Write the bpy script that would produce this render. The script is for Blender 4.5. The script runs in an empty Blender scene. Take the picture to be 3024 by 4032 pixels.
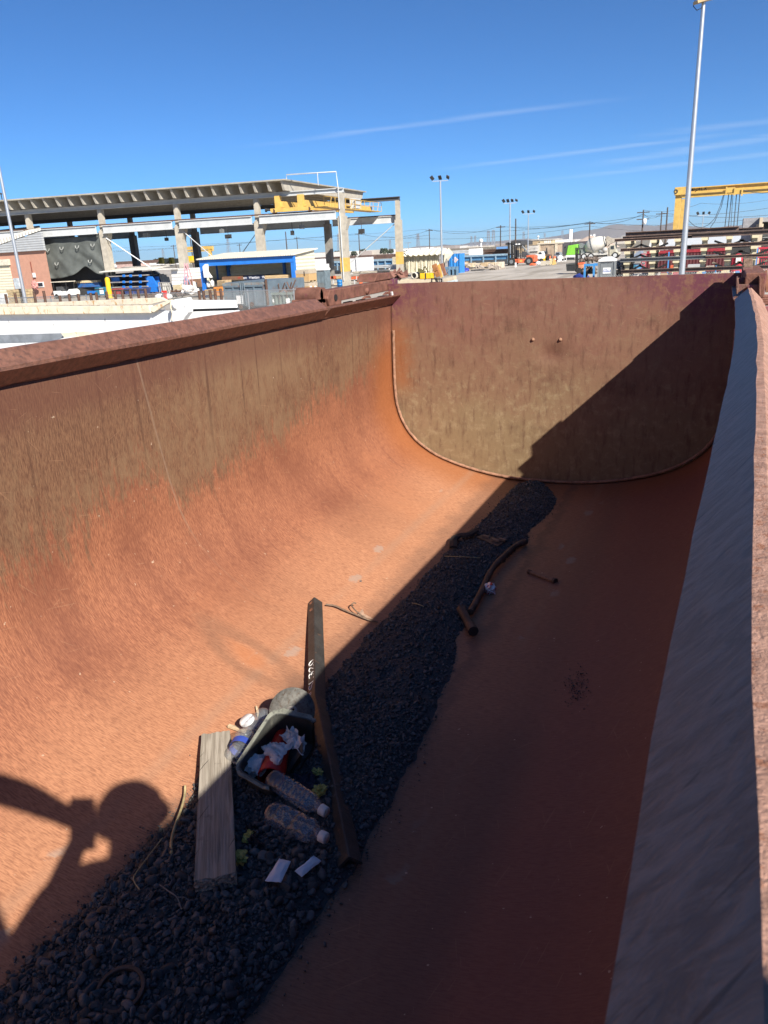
import bpy, bmesh, math, random
import numpy as np
from mathutils import Vector, Matrix, noise
rnd = random.Random(7)
sc = bpy.context.scene
COL = sc.collection
H = 3.3                                     # eye height above the yard
HAZE_D = 0.00007
# ------------------------------------------------------------------ camera
RM = Matrix(((0.91799889, 0.08906608, -0.38645216), (0.39377704, -0.32042066, 0.86155107),
             (-0.04709228, -0.94307891, -0.32921799)))   # columns: image right, image down, view
FPX, CX, CY = 2936.18, 1512.0, 2016.0
cd = bpy.data.cameras.new('camera'); cam = bpy.data.objects.new('camera', cd); COL.objects.link(cam)
cam.matrix_world = Matrix.Translation((0, 0, H)) @ Matrix((
    (RM[0][0], -RM[0][1], -RM[0][2]), (RM[1][0], -RM[1][1], -RM[1][2]), (RM[2][0], -RM[2][1], -RM[2][2]))).to_4x4()
cd.sensor_fit = 'VERTICAL'; cd.sensor_height = 9.6; cd.sensor_width = 7.2
cd.lens = 9.6 * FPX / 4032.0
cd.clip_start = 0.02; cd.clip_end = 40000
cd.dof.use_dof = True; cd.dof.focus_distance = 3.2; cd.dof.aperture_fstop = 5.5
sc.camera = cam
# ------------------------------------------------------------------ light
SUN = Vector((0.637, -0.504, 0.607)).normalized()
w = bpy.data.worlds.new('World'); sc.world = w; w.use_nodes = True
nt = w.node_tree; nt.nodes.clear()
def NN(t, ty, **k):
    n = t.nodes.new(ty)
    for a, b in k.items(): setattr(n, a, b)
    return n
sky = NN(nt, 'ShaderNodeTexSky', sky_type='NISHITA', sun_disc=False, sun_elevation=math.asin(SUN.z),
         sun_rotation=math.atan2(SUN.x, SUN.y), altitude=400, air_density=0.62, dust_density=0.05, ozone_density=5.0)
bg = NN(nt, 'ShaderNodeBackground'); bg.inputs[1].default_value = 0.062
out = NN(nt, 'ShaderNodeOutputWorld')
# faint cirrus streaks high in the sky, laid out by sky direction
tc = NN(nt, 'ShaderNodeTexCoord'); sep = NN(nt, 'ShaderNodeSeparateXYZ'); nt.links.new(tc.outputs['Generated'], sep.inputs[0])
def mth(t, op, a, b=None, c=None, clamp=False):
    n = NN(t, 'ShaderNodeMath', operation=op, use_clamp=clamp)
    for i, q in enumerate((a, b, c)):
        if q is None: continue
        if isinstance(q, (int, float)): n.inputs[i].default_value = q
        else: t.links.new(q, n.inputs[i])
    return n.outputs[0]
iz = mth(nt, 'DIVIDE', 1.0, mth(nt, 'MAXIMUM', sep.outputs[2], 0.03))
gx = mth(nt, 'MULTIPLY', sep.outputs[0], iz); gy = mth(nt, 'MULTIPLY', sep.outputs[1], iz)   # plane of the cloud layer
cmb = NN(nt, 'ShaderNodeCombineXYZ')
# streak direction in the layer: along + across
DIRA = (0.80, 0.60)
al = mth(nt, 'ADD', mth(nt, 'MULTIPLY', gx, DIRA[0]), mth(nt, 'MULTIPLY', gy, DIRA[1]))
ac = mth(nt, 'ADD', mth(nt, 'MULTIPLY', gx, -DIRA[1]), mth(nt, 'MULTIPLY', gy, DIRA[0]))
nt.links.new(mth(nt, 'MULTIPLY', al, 0.22), cmb.inputs[0]); nt.links.new(mth(nt, 'MULTIPLY', ac, 2.2), cmb.inputs[1])
no = NN(nt, 'ShaderNodeTexNoise'); no.inputs['Scale'].default_value = 1.0; no.inputs['Detail'].default_value = 6; no.inputs['Roughness'].default_value = 0.6
nt.links.new(cmb.outputs[0], no.inputs['Vector'])
CLOUD_NOISE = no
def mapr(t, v, a, b, c=0.0, d=1.0, smooth=True):
    n = NN(t, 'ShaderNodeMapRange', interpolation_type='SMOOTHSTEP' if smooth else 'LINEAR')
    if isinstance(v, (int, float)): n.inputs[0].default_value = v
    else: t.links.new(v, n.inputs[0])
    for i, q in zip((1, 2, 3, 4), (a, b, c, d)): n.inputs[i].default_value = q
    return n.outputs[0]
CLOUD_FAC = None
for (p0, p1, wd, st) in (((-4.6, 6.72), (-1.0, 6.52), .20, .15), ((-4.1, 10.5), (-.2, 9.5), .32, .20), ((-2.2, 12.0), (1.2, 9.6), .50, .22),
                         ((-3.6, 13.95), (1.2, 11.9), .55, .19), ((-1.2, 9.0), (1.2, 8.6), .40, .15)):
    dx, dy = p1[0] - p0[0], p1[1] - p0[1]; L = math.hypot(dx, dy); dx /= L; dy /= L
    lx = mth(nt, 'SUBTRACT', gx, p0[0]); ly = mth(nt, 'SUBTRACT', gy, p0[1])
    u_ = mth(nt, 'DIVIDE', mth(nt, 'ADD', mth(nt, 'MULTIPLY', lx, dx), mth(nt, 'MULTIPLY', ly, dy)), L)
    v_ = mth(nt, 'ABSOLUTE', mth(nt, 'ADD', mth(nt, 'ADD', mth(nt, 'MULTIPLY', lx, -dy), mth(nt, 'MULTIPLY', ly, dx)),
                                 mth(nt, 'MULTIPLY', mth(nt, 'SUBTRACT', CLOUD_NOISE.outputs['Fac'], .5), wd * 1.6)))
    band = mapr(nt, v_, 0, wd, 1, 0)
    rng = mth(nt, 'MULTIPLY', mapr(nt, u_, 0.0, .45), mapr(nt, u_, .8, 1.15, 1, 0))
    f = mth(nt, 'MULTIPLY', mth(nt, 'MULTIPLY', band, rng), mth(nt, 'MULTIPLY', mapr(nt, CLOUD_NOISE.outputs['Fac'], .25, .7, .35, 1.0), st))
    CLOUD_FAC = f if CLOUD_FAC is None else mth(nt, 'MAXIMUM', CLOUD_FAC, f)
CLOUD_FAC = mth(nt, 'MULTIPLY', CLOUD_FAC, mapr(nt, sep.outputs[2], .02, .06))

mx = NN(nt, 'ShaderNodeMix', data_type='RGBA'); mx.inputs[7].default_value = (7.5, 8.2, 9.2, 1)
tint = NN(nt, 'ShaderNodeMix', data_type='RGBA', blend_type='MULTIPLY'); tint.inputs[0].default_value = 1; tint.inputs[7].default_value = (.50, .87, 1.13, 1); nt.links.new(sky.outputs[0], tint.inputs[6])
nt.links.new(CLOUD_FAC, mx.inputs[0]); nt.links.new(tint.outputs[2], mx.inputs[6])
nt.links.new(mx.outputs[2], bg.inputs[0]); nt.links.new(bg.outputs[0], out.inputs[0])
sl = bpy.data.lights.new('sun', 'SUN'); sl.energy = 5.0; sl.angle = math.radians(0.53); sl.color = (1.0, 0.93, 0.84)
so = bpy.data.objects.new('sun', sl); COL.objects.link(so); so.rotation_euler = (-SUN).to_track_quat('-Z', 'Y').to_euler()
so.location = (20, -20, 40)
vs = sc.view_settings; vs.view_transform = 'Standard'; vs.look = 'None'; vs.gamma = 1.0; vs.exposure = 0.95; vs.use_curve_mapping = False
sc.cycles.max_bounces = 8; sc.cycles.transparent_max_bounces = 24; sc.cycles.use_denoising = True
sc.cycles.diffuse_bounces = 4

# ------------------------------------------------------------------ points from the photograph's pixels (3024 x 4032)
O = Vector((0, 0, H))
def ray(u, v): return RM @ Vector((u - CX, v - CY, FPX))
def AY(u, v, Y): r = ray(u, v); return O + r * (Y / r.y)
def AX(u, v, X): r = ray(u, v); return O + r * (X / r.x)
def AZ(u, v, z): r = ray(u, v); return O + r * ((z - H) / r.z)      # world height z
def ZC(u, v, zc): return AZ(u, v, H + zc)                           # height relative to the eye
def R(u0, u1, v0, v1, Y):
    um, vm = (u0 + u1) / 2, (v0 + v1) / 2
    return AY(u0, vm, Y).x, AY(u1, vm, Y).x, AY(um, v1, Y).z, AY(um, v0, Y).z

# ------------------------------------------------------------------ mesh builder
class MB:
    def __init__(s): s.v = []; s.f = []; s.sm = []
    def face(s, pts, smooth=False):
        n = len(s.v); s.v += [tuple(p) for p in pts]; s.f.append(tuple(range(n, n + len(pts)))); s.sm.append(smooth); return s
    def add(s, vs, fs, smooth=False):
        n = len(s.v); s.v += [tuple(p) for p in vs]
        for f in fs: s.f.append(tuple(i + n for i in f)); s.sm.append(smooth)
        return s
    BF = [(0, 3, 2, 1), (4, 5, 6, 7), (0, 1, 5, 4), (1, 2, 6, 5), (2, 3, 7, 6), (3, 0, 4, 7)]
    def box(s, x0, x1, y0, y1, z0, z1):
        x0, x1 = min(x0, x1), max(x0, x1); y0, y1 = min(y0, y1), max(y0, y1); z0, z1 = min(z0, z1), max(z0, z1)
        return s.add([(x0, y0, z0), (x1, y0, z0), (x1, y1, z0), (x0, y1, z0), (x0, y0, z1), (x1, y0, z1), (x1, y1, z1), (x0, y1, z1)], MB.BF)
    def obox(s, c, sx, sy, sz, rot=None):
        c = Vector(c); rot = rot or Matrix.Identity(3)
        vs = [c + rot @ Vector((a * sx / 2, b * sy / 2, d * sz / 2)) for d in (-1, 1) for a, b in ((-1, -1), (1, -1), (1, 1), (-1, 1))]
        return s.add(vs, MB.BF)
    def beam(s, p, q, w, h=None, up=(0, 0, 1)):
        p, q = Vector(p), Vector(q); h = h or w; d = (q - p).normalized(); up = Vector(up)
        if abs(d.dot(up)) > .98: up = Vector((0, 1, 0))
        a = d.cross(up).normalized() * (w / 2); b = a.cross(d).normalized() * (h / 2)
        vs = [p - a - b, p + a - b, p + a + b, p - a + b, q - a - b, q + a - b, q + a + b, q - a + b]
        return s.add(vs, MB.BF)
    def tube(s, pts, r, n=8, cap=True):
        pts = [Vector(p) for p in pts]; N = len(pts)
        rs = r if isinstance(r, (list, tuple)) else [r] * N
        vs = []; prev = None
        for i, p in enumerate(pts):
            d = (pts[min(i + 1, N - 1)] - pts[max(i - 1, 0)]).normalized()
            if prev is None:
                a = d.orthogonal().normalized()
            else:
                a = (prev - d * prev.dot(d))
                a = a.normalized() if a.length > 1e-6 else d.orthogonal().normalized()
            prev = a; b = d.cross(a)
            for k in range(n):
                t = 2 * math.pi * k / n; vs.append(p + (a * math.cos(t) + b * math.sin(t)) * rs[i])
        fs = [(i * n + k, i * n + (k + 1) % n, (i + 1) * n + (k + 1) % n, (i + 1) * n + k) for i in range(N - 1) for k in range(n)]
        s.add(vs, fs, n > 4)
        if cap: s.face(vs[:n][::-1]); s.face(vs[-n:])
        return s
    def prism(s, poly, ext):
        poly = [Vector(p) for p in poly]; ext = Vector(ext); n = len(poly)
        s.add(poly + [p + ext for p in poly], [tuple(range(n))[::-1], tuple(range(n, 2 * n))] + [(i, (i + 1) % n, n + (i + 1) % n, n + i) for i in range(n)])
        return s
    def lathe(s, prof, base, axis, n=20):
        base = Vector(base); d = Vector(axis).normalized(); a = d.orthogonal().normalized(); b = d.cross(a); vs = []
        for (t, r) in prof:
            for k in range(n):
                th = 2 * math.pi * k / n; vs.append(base + d * t + (a * math.cos(th) + b * math.sin(th)) * r)
        fs = [(i * n + k, i * n + (k + 1) % n, (i + 1) * n + (k + 1) % n, (i + 1) * n + k) for i in range(len(prof) - 1) for k in range(n)]
        return s.add(vs, fs, True)
    def ball(s, c, r, sub=2, sc3=(1, 1, 1), jit=0, fr=2.5, seed=0, smooth=True):
        bm = bmesh.new(); bmesh.ops.create_icosphere(bm, subdivisions=sub, radius=1); c = Vector(c)
        vs = []
        for q in bm.verts:
            k = 1 + jit * noise.noise(q.co * fr + Vector((seed * 3.1, seed * 1.7, seed)))
            if jit > .25: k += jit * .6 * (abs(noise.noise(q.co * fr * 2.3 + Vector((seed, 5, 9)))) - .25)
            vs.append(c + Vector((q.co.x * sc3[0], q.co.y * sc3[1], q.co.z * sc3[2])) * r * k)
        s.add(vs, [tuple(x.index for x in f.verts) for f in bm.faces], smooth); bm.free(); return s
    def build(s, name, mat, parent=None, bevel=0, loc=None):
        me = bpy.data.meshes.new(name); off = Vector((0, 0, 0))
        if parent is not None:
            off = Vector(parent.get('wl', (0, 0, 0)))
        elif loc is not None: off = Vector(loc)
        me.from_pydata([tuple(Vector(p) - off) for p in s.v], [], s.f)
        me.polygons.foreach_set('use_smooth', s.sm); me.materials.append(mat)
        me.update()
        o = bpy.data.objects.new(name, me); COL.objects.link(o)
        if parent is not None: o.parent = parent; o['wl'] = list(parent.get('wl', (0, 0, 0)))
        elif loc is not None: o.location = off; o['wl'] = list(off)
        else: o['wl'] = [0, 0, 0]
        if bevel:
            b = o.modifiers.new('edge', 'BEVEL'); b.width = bevel; b.segments = 2; b.limit_method = 'ANGLE'; b.angle_limit = math.radians(40)
        return o
def tag(o, label, cat, group=None, kind=None):
    if label: o['label'] = label
    if cat: o['category'] = cat
    if group: o['group'] = group
    if kind: o['kind'] = kind
    return o
def thing(name, label, cat, loc, group=None):
    o = bpy.data.objects.new(name, None); COL.objects.link(o); o.location = loc; o.empty_display_size = .2; o['wl'] = list(loc)
    return tag(o, label, cat, group)
def dup(root, loc, label, group=None, rz=0):
    r = root.copy(); COL.objects.link(r); r.location = loc; r['label'] = label; r.rotation_euler.z = rz
    if group: r['group'] = group
    for c in list(root.children):
        d = c.copy(); COL.objects.link(d); d.parent = r
        for g in list(c.children):
            e = g.copy(); COL.objects.link(e); e.parent = d
    return r
def text_mb(s, org, right, up, size, thick=.002, font_shear=0.0, bold=0.0, spacing=1.0):
    """lettering as a mesh builder on the plane right x up, centred on org"""
    cu = bpy.data.curves.new('lettering', 'FONT'); cu.body = s; cu.size = 1; cu.align_x = 'CENTER'; cu.align_y = 'CENTER'
    cu.shear = font_shear; cu.offset = bold; cu.extrude = 0.0; cu.space_character = spacing
    ob = bpy.data.objects.new('lettering', cu); COL.objects.link(ob)
    dg = bpy.context.evaluated_depsgraph_get(); dg.update()
    me = bpy.data.meshes.new_from_object(ob.evaluated_get(dg))
    right = Vector(right).normalized(); up = Vector(up).normalized(); nrm = right.cross(up); org = Vector(org)
    m = MB(); m.add([org + right * v.co.x * size + up * v.co.y * size + nrm * thick for v in me.vertices], [tuple(p.vertices) for p in me.polygons])
    bpy.data.objects.remove(ob); bpy.data.curves.remove(cu); bpy.data.meshes.remove(me)
    return m

# ------------------------------------------------------------------ materials
def new_mat(name):
    m = bpy.data.materials.new(name); m.use_nodes = True; t = m.node_tree
    b = t.nodes['Principled BSDF']; return m, t, b
def rgb(t, a, b, f):
    n = NN(t, 'ShaderNodeMix', data_type='RGBA')
    for i, q in ((6, a), (7, b)):
        if isinstance(q, (tuple, list)): n.inputs[i].default_value = (*q[:3], 1)
        else: t.links.new(q, n.inputs[i])
    if isinstance(f, (int, float)): n.inputs[0].default_value = f
    else: t.links.new(f, n.inputs[0])
    return n.outputs[2]
def noise_n(t, vec, scale, detail=4, rough=.6, dist=0):
    n = NN(t, 'ShaderNodeTexNoise'); n.inputs['Scale'].default_value = scale; n.inputs['Detail'].default_value = detail
    n.inputs['Roughness'].default_value = rough; n.inputs['Distortion'].default_value = dist
    t.links.new(vec, n.inputs['Vector']); return n.outputs['Fac']
def mapping(t, vec, scale, loc=(0, 0, 0), rot=(0, 0, 0)):
    n = NN(t, 'ShaderNodeMapping'); n.inputs['Scale'].default_value = scale; n.inputs['Location'].default_value = loc; n.inputs['Rotation'].default_value = rot
    t.links.new(vec, n.inputs['Vector']); return n.outputs[0]
def bump(t, b, h, strength, dist):
    n = NN(t, 'ShaderNodeBump'); n.inputs['Strength'].default_value = strength; n.inputs['Distance'].default_value = dist
    t.links.new(h, n.inputs['Height']); t.links.new(n.outputs[0], b.inputs['Normal']); return n
MC = {}
def M(name, col, rough=.6, var=.25, scale=3.0, metal=0.0, stain=None, stain_amt=.3, bmp=0, wave=None, spec=.5):
    """painted / plain surface: colour broken up by two noises, optional stain colour, optional ribs (wave=(axis, period))"""
    if name in MC: return MC[name]
    m, t, b = new_mat(name); g = NN(t, 'ShaderNodeNewGeometry'); P = g.outputs['Position']
    n1 = noise_n(t, P, scale, 5, .65); n2 = noise_n(t, P, scale * 7, 4, .7)
    c = rgb(t, tuple(x * (1 - var) for x in col), tuple(min(1, x * (1 + var * .7)) for x in col), mapr(t, n1, .3, .7))
    c = rgb(t, c, tuple(x * (1 - var * 1.2) for x in col), mth(t, 'MULTIPLY', mapr(t, n2, .5, .75), .5))
    if stain:
        n3 = noise_n(t, mapping(t, P, (1, 1, .35)), scale * 1.7, 8, .75)
        c = rgb(t, c, stain, mapr(t, n3, .62 - stain_amt * .3, .68 - stain_amt * .25))
    t.links.new(c, b.inputs['Base Color']); b.inputs['Roughness'].default_value = rough; b.inputs['Metallic'].default_value = metal
    b.inputs['Specular IOR Level'].default_value = spec
    if wave:
        s = NN(t, 'ShaderNodeSeparateXYZ'); t.links.new(P, s.inputs[0])
        h = mth(t, 'SINE', mth(t, 'MULTIPLY', s.outputs['XYZ'.index(wave[0])], 6.2832 / wave[1])); bump(t, b, h, .8, wave[1] * .07)
    elif bmp: bump(t, b, n2, bmp, .005)
    MC[name] = m; return m
# ================================================================== the trailer tub
def rust_material():
    m, t, b = new_mat('rusted tub steel')
    uv = NN(t, 'ShaderNodeUVMap'); uv.uv_map = 'uv'; U = uv.outputs[0]
    g = NN(t, 'ShaderNodeNewGeometry'); P = g.outputs['Position']
    s = NN(t, 'ShaderNodeSeparateXYZ'); t.links.new(P, s.inputs[0]); X, Y, Z = s.outputs
    st = noise_n(t, mapping(t, U, (34, 250, 1)), 1.0, 4, .65, .4)          # fine streaks running round the curve
    st2 = noise_n(t, mapping(t, U, (3.2, 22, 1), (3, 1, 0)), 1.0, 6, .65, .4)
    big = noise_n(t, mapping(t, U, (1.6, 1.1, 1), (7, 3, 0)), 1.0, 5, .6)
    fine = noise_n(t, mapping(t, U, (150, 260, 1)), 1.0, 3, .7)
    scr = noise_n(t, mapping(t, U, (14, 3.0, 1), (0, 0, 0), (0, 0, .5)), 3.0, 2, .5, 1.5)
    low = rgb(t, (.165, .060, .033), (.34, .142, .075), mapr(t, st, .34, .68))
    low = rgb(t, low, (.125, .043, .026), mth(t, 'MULTIPLY', mapr(t, noise_n(t, mapping(t, U, (1.1, 1.9, 1), (2, 6, 0)), 1.0, 6, .7), .42, .68), .6))
    low = rgb(t, low, (.34, .138, .066), mth(t, 'MULTIPLY', mapr(t, big, .5, .75), .45))
    low = rgb(t, low, (.125, .044, .027), mth(t, 'MULTIPLY', mapr(t, st2, .5, .72), .5))
    # paler, dustier floor away from the wall
    low = rgb(t, low, (.54, .275, .15), mth(t, 'MULTIPLY', mth(t, 'MULTIPLY', mapr(t, mth(t, 'ADD', Z, mth(t, 'MULTIPLY', big, .16)), H - 1.25, H - 1.50), mapr(t, st, .34, .6, .45, 1)), .72))
    low = rgb(t, low, (.165, .056, .043), mth(t, 'MULTIPLY', mapr(t, X, -.90, -.30), .78))  # right side: maroon steel, darkened further to put shade into the colour
    tan = rgb(t, (.10, .047, .028), (.205, .110, .061), mapr(t, st, .34, .66))
    tan = rgb(t, tan, (.21, .132, .074), mth(t, 'MULTIPLY', mapr(t, mth(t, 'ADD', mth(t, 'MULTIPLY', big, .6), mth(t, 'MULTIPLY', noise_n(t, mapping(t, U, (9, 22, 1), (2, 2, 0)), 1.0, 6, .75), .5)), .50, .66), .65))
    tan = rgb(t, tan, (.062, .030, .020), mth(t, 'MULTIPLY', mapr(t, noise_n(t, mapping(t, U, (1.0, 34, 1), (6, 5, 0)), 1.0, 4, .6), .54, .72), mapr(t, Z, H - .95, H - .45, .15, .75)))
    tan = rgb(t, tan, (.075, .034, .022), mth(t, 'MULTIPLY', mapr(t, noise_n(t, mapping(t, U, (1.8, 2.6, 1), (1, 9, 0)), 1.0, 6, .65), .5, .72), .65))
    tan = rgb(t, tan, (.28, .17, .09), mth(t, 'MULTIPLY', mapr(t, scr, .72, .76), .35))
    zb = mapr(t, Y, 2.5, 4.8, H - 1.02, H - .72, False)
    patch = mth(t, 'MULTIPLY', mapr(t, Y, 2.485, 2.495, 0, 1), mapr(t, Y, 2.70, 2.78, 1, 0))
    zb = mth(t, 'SUBTRACT', zb, mth(t, 'MULTIPLY', patch, .045))
    leftof = mth(t, 'MULTIPLY', mapr(t, Y, 2.40, 2.48, 1, 0), mapr(t, Y, 1.7, 2.2, 0.35, 1))
    zb = mth(t, 'ADD', zb, mth(t, 'MULTIPLY', leftof, .17))
    speck = noise_n(t, mapping(t, U, (16, 60, 1), (5, 2, 0)), 1.0, 5, .75)
    zz = mth(t, 'ADD', mth(t, 'ADD', Z, mth(t, 'MULTIPLY', mth(t, 'SUBTRACT', speck, .5), .75)), mth(t, 'MULTIPLY', mth(t, 'ADD', mth(t, 'MULTIPLY', mth(t, 'SUBTRACT', st, .5), .35), mth(t, 'SUBTRACT', st2, .5)), .55))
    zz = mth(t, 'ADD', zz, mth(t, 'MULTIPLY', mth(t, 'SUBTRACT', big, .5), .5))
    ft = mapr(t, mth(t, 'SUBTRACT', zz, zb), -.07, .09)
    ft = mth(t, 'MULTIPLY', ft, mapr(t, mth(t, 'ADD', Y, mth(t, 'MULTIPLY', big, .35)), 4.75, 5.12, 1, .12))
    c = rgb(t, low, tan, ft)
    # bright orange run by the front corner
    c = rgb(t, c, (.25, .078, .018), mth(t, 'MULTIPLY', mapr(t, mth(t, 'ADD', Y, mth(t, 'MULTIPLY', big, .3)), 4.6, 5.05), mapr(t, Z, H - .5, H - .75, 0, .6)))
    # maroon band below the left rail
    c = rgb(t, c, (.11, .044, .03), mth(t, 'MULTIPLY', mapr(t, mth(t, 'ADD', Z, mth(t, 'MULTIPLY', st2, .12)), H - .50, H - .36), .6))
    # bare worn spots along the two floor plate edges
    vo = NN(t, 'ShaderNodeTexVoronoi', voronoi_dimensions='2D'); vo.inputs['Scale'].default_value = 1.0
    t.links.new(mapping(t, U, (5.5, 3.2, 1)), vo.inputs['Vector'])
    r0 = mth(t, 'ADD', vo.outputs['Distance'], mth(t, 'MULTIPLY', mth(t, 'SUBTRACT', noise_n(t, mapping(t, U, (26, 40, 1)), 1, 5, .7), .5), .42))
    sp = mapr(t, r0, .11, .17, 1, 0)
    n_on = mapr(t, noise_n(t, mapping(t, U, (3, 1.7, 1), (4, 4, 0)), 1.0, 2), .50, .55)
    bl = mapr(t, mth(t, 'ABSOLUTE', mth(t, 'ADD', X, 1.52)), .05, .09, 1, 0); br = mapr(t, mth(t, 'ABSOLUTE', mth(t, 'ADD', X, .613)), .04, .08, 1, 0)
    c = rgb(t, c, (.33, .26, .21), mth(t, 'MULTIPLY', mth(t, 'MULTIPLY', sp, n_on), mth(t, 'MAXIMUM', mth(t, 'MULTIPLY', bl, .6), mth(t, 'MULTIPLY', br, .95))))
    # dusty line on the plate edges
    ln = mth(t, 'ADD', mapr(t, mth(t, 'ABSOLUTE', mth(t, 'ADD', X, mth(t, 'ADD', 1.50, mth(t, 'MULTIPLY', st2, .03)))), .0, .045, .35, 0), mapr(t, mth(t, 'ABSOLUTE', mth(t, 'ADD', X, .613)), .0, .035, .35, 0))
    c = rgb(t, c, (.31, .19, .125), mth(t, 'MULTIPLY', ln, mapr(t, big, .35, .6)))
    # scorched oval on the floor
    dx_ = mth(t, 'DIVIDE', mth(t, 'ADD', X, 1.585), .15); dy_ = mth(t, 'DIVIDE', mth(t, 'ADD', mth(t, 'SUBTRACT', Y, 2.17), mth(t, 'MULTIPLY', mth(t, 'ADD', X, 1.585), .25)), .055)
    rr_ = mth(t, 'SQRT', mth(t, 'ADD', mth(t, 'MULTIPLY', dx_, dx_), mth(t, 'MULTIPLY', dy_, dy_)))
    rr_ = mth(t, 'ADD', rr_, mth(t, 'MULTIPLY', mth(t, 'SUBTRACT', st2, .5), 1.1))
    c = rgb(t, c, (.13, .075, .05), mth(t, 'MULTIPLY', mth(t, 'MULTIPLY', mapr(t, rr_, .7, 1.25), mapr(t, rr_, 1.4, 2.3, 1, 0)), .36))
    c = rgb(t, c, (.40, .15, .06), mth(t, 'MULTIPLY', mapr(t, rr_, .3, .95, 1, 0), .5))
    # grit dust smeared on the steel along both edges of the gravel
    ey_ = mth(t, 'ADD', X, mth(t, 'MULTIPLY', mth(t, 'SUBTRACT', noise_n(t, mapping(t, U, (6, 7, 1), (3, 3, 0)), 1.0, 6, .7), .5), .22))
    fr_ = mth(t, 'MAXIMUM', mth(t, 'MULTIPLY', mapr(t, ey_, -.86, -.80), mapr(t, ey_, -.80, -.66, 1, 0)), mth(t, 'MULTIPLY', mapr(t, ey_, -1.43, -1.33), mapr(t, Y, 1.9, 2.3, 1, .55)))
    fr_ = mth(t, 'MULTIPLY', fr_, mapr(t, Z, H - 1.49, H - 1.53))
    c = rgb(t, c, (.060, .047, .042), mth(t, 'MULTIPLY', fr_, .62))
    # plate seam round the left wall near Y 2.45
    ys = mth(t, 'ADD', 2.36, mth(t, 'MULTIPLY', mapr(t, Z, H - .34, H - 1.33, 0, .19, False), 1.0))
    sm = mapr(t, mth(t, 'ABSOLUTE', mth(t, 'SUBTRACT', Y, ys)), .002, .008, 1, 0)
    lw = mth(t, 'LESS_THAN', X, -1.75)
    c = rgb(t, c, (.28, .2, .14), mth(t, 'MULTIPLY', mth(t, 'MULTIPLY', mth(t, 'MULTIPLY', sm, lw), mapr(t, Z, H - 1.25, H - 1.0, .25, 1)), .32))
    c = rgb(t, c, (.08, .03, .016), mth(t, 'MULTIPLY', mapr(t, fine, .55, .75), .35))
    c = rgb(t, c, (.46, .35, .25), mth(t, 'MULTIPLY', mapr(t, noise_n(t, mapping(t, U, (45, 45, 1)), 1.0, 2, .5), .735, .76), .7))   # pale chips
    # long scratches
    for k, (sx, sy, rt) in enumerate(((150, 5, .25), (190, 7, -.35), (130, 4, .9))):
        q = noise_n(t, mapping(t, mapping(t, U, (1, 1, 1), (0, 0, 0), (0, 0, rt)), (sx, sy, 1), (k * 3.3, k, 0)), 1.0, 1, .4)
        c = rgb(t, c, (.34, .19, .11), mth(t, 'MULTIPLY', mapr(t, q, .74, .76), .30))
    t.links.new(c, b.inputs['Base Color'])
    t.links.new(mapr(t, st, .3, .7, .62, .5), b.inputs['Roughness'])
    b.inputs['Specular IOR Level'].default_value = .35
    h = mth(t, 'ADD', mth(t, 'MULTIPLY', st, .6), mth(t, 'ADD', mth(t, 'MULTIPLY', fine, .35), mth(t, 'MULTIPLY', sm, 1.2)))
    bump(t, b, h, .10, .004)
    return m
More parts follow.
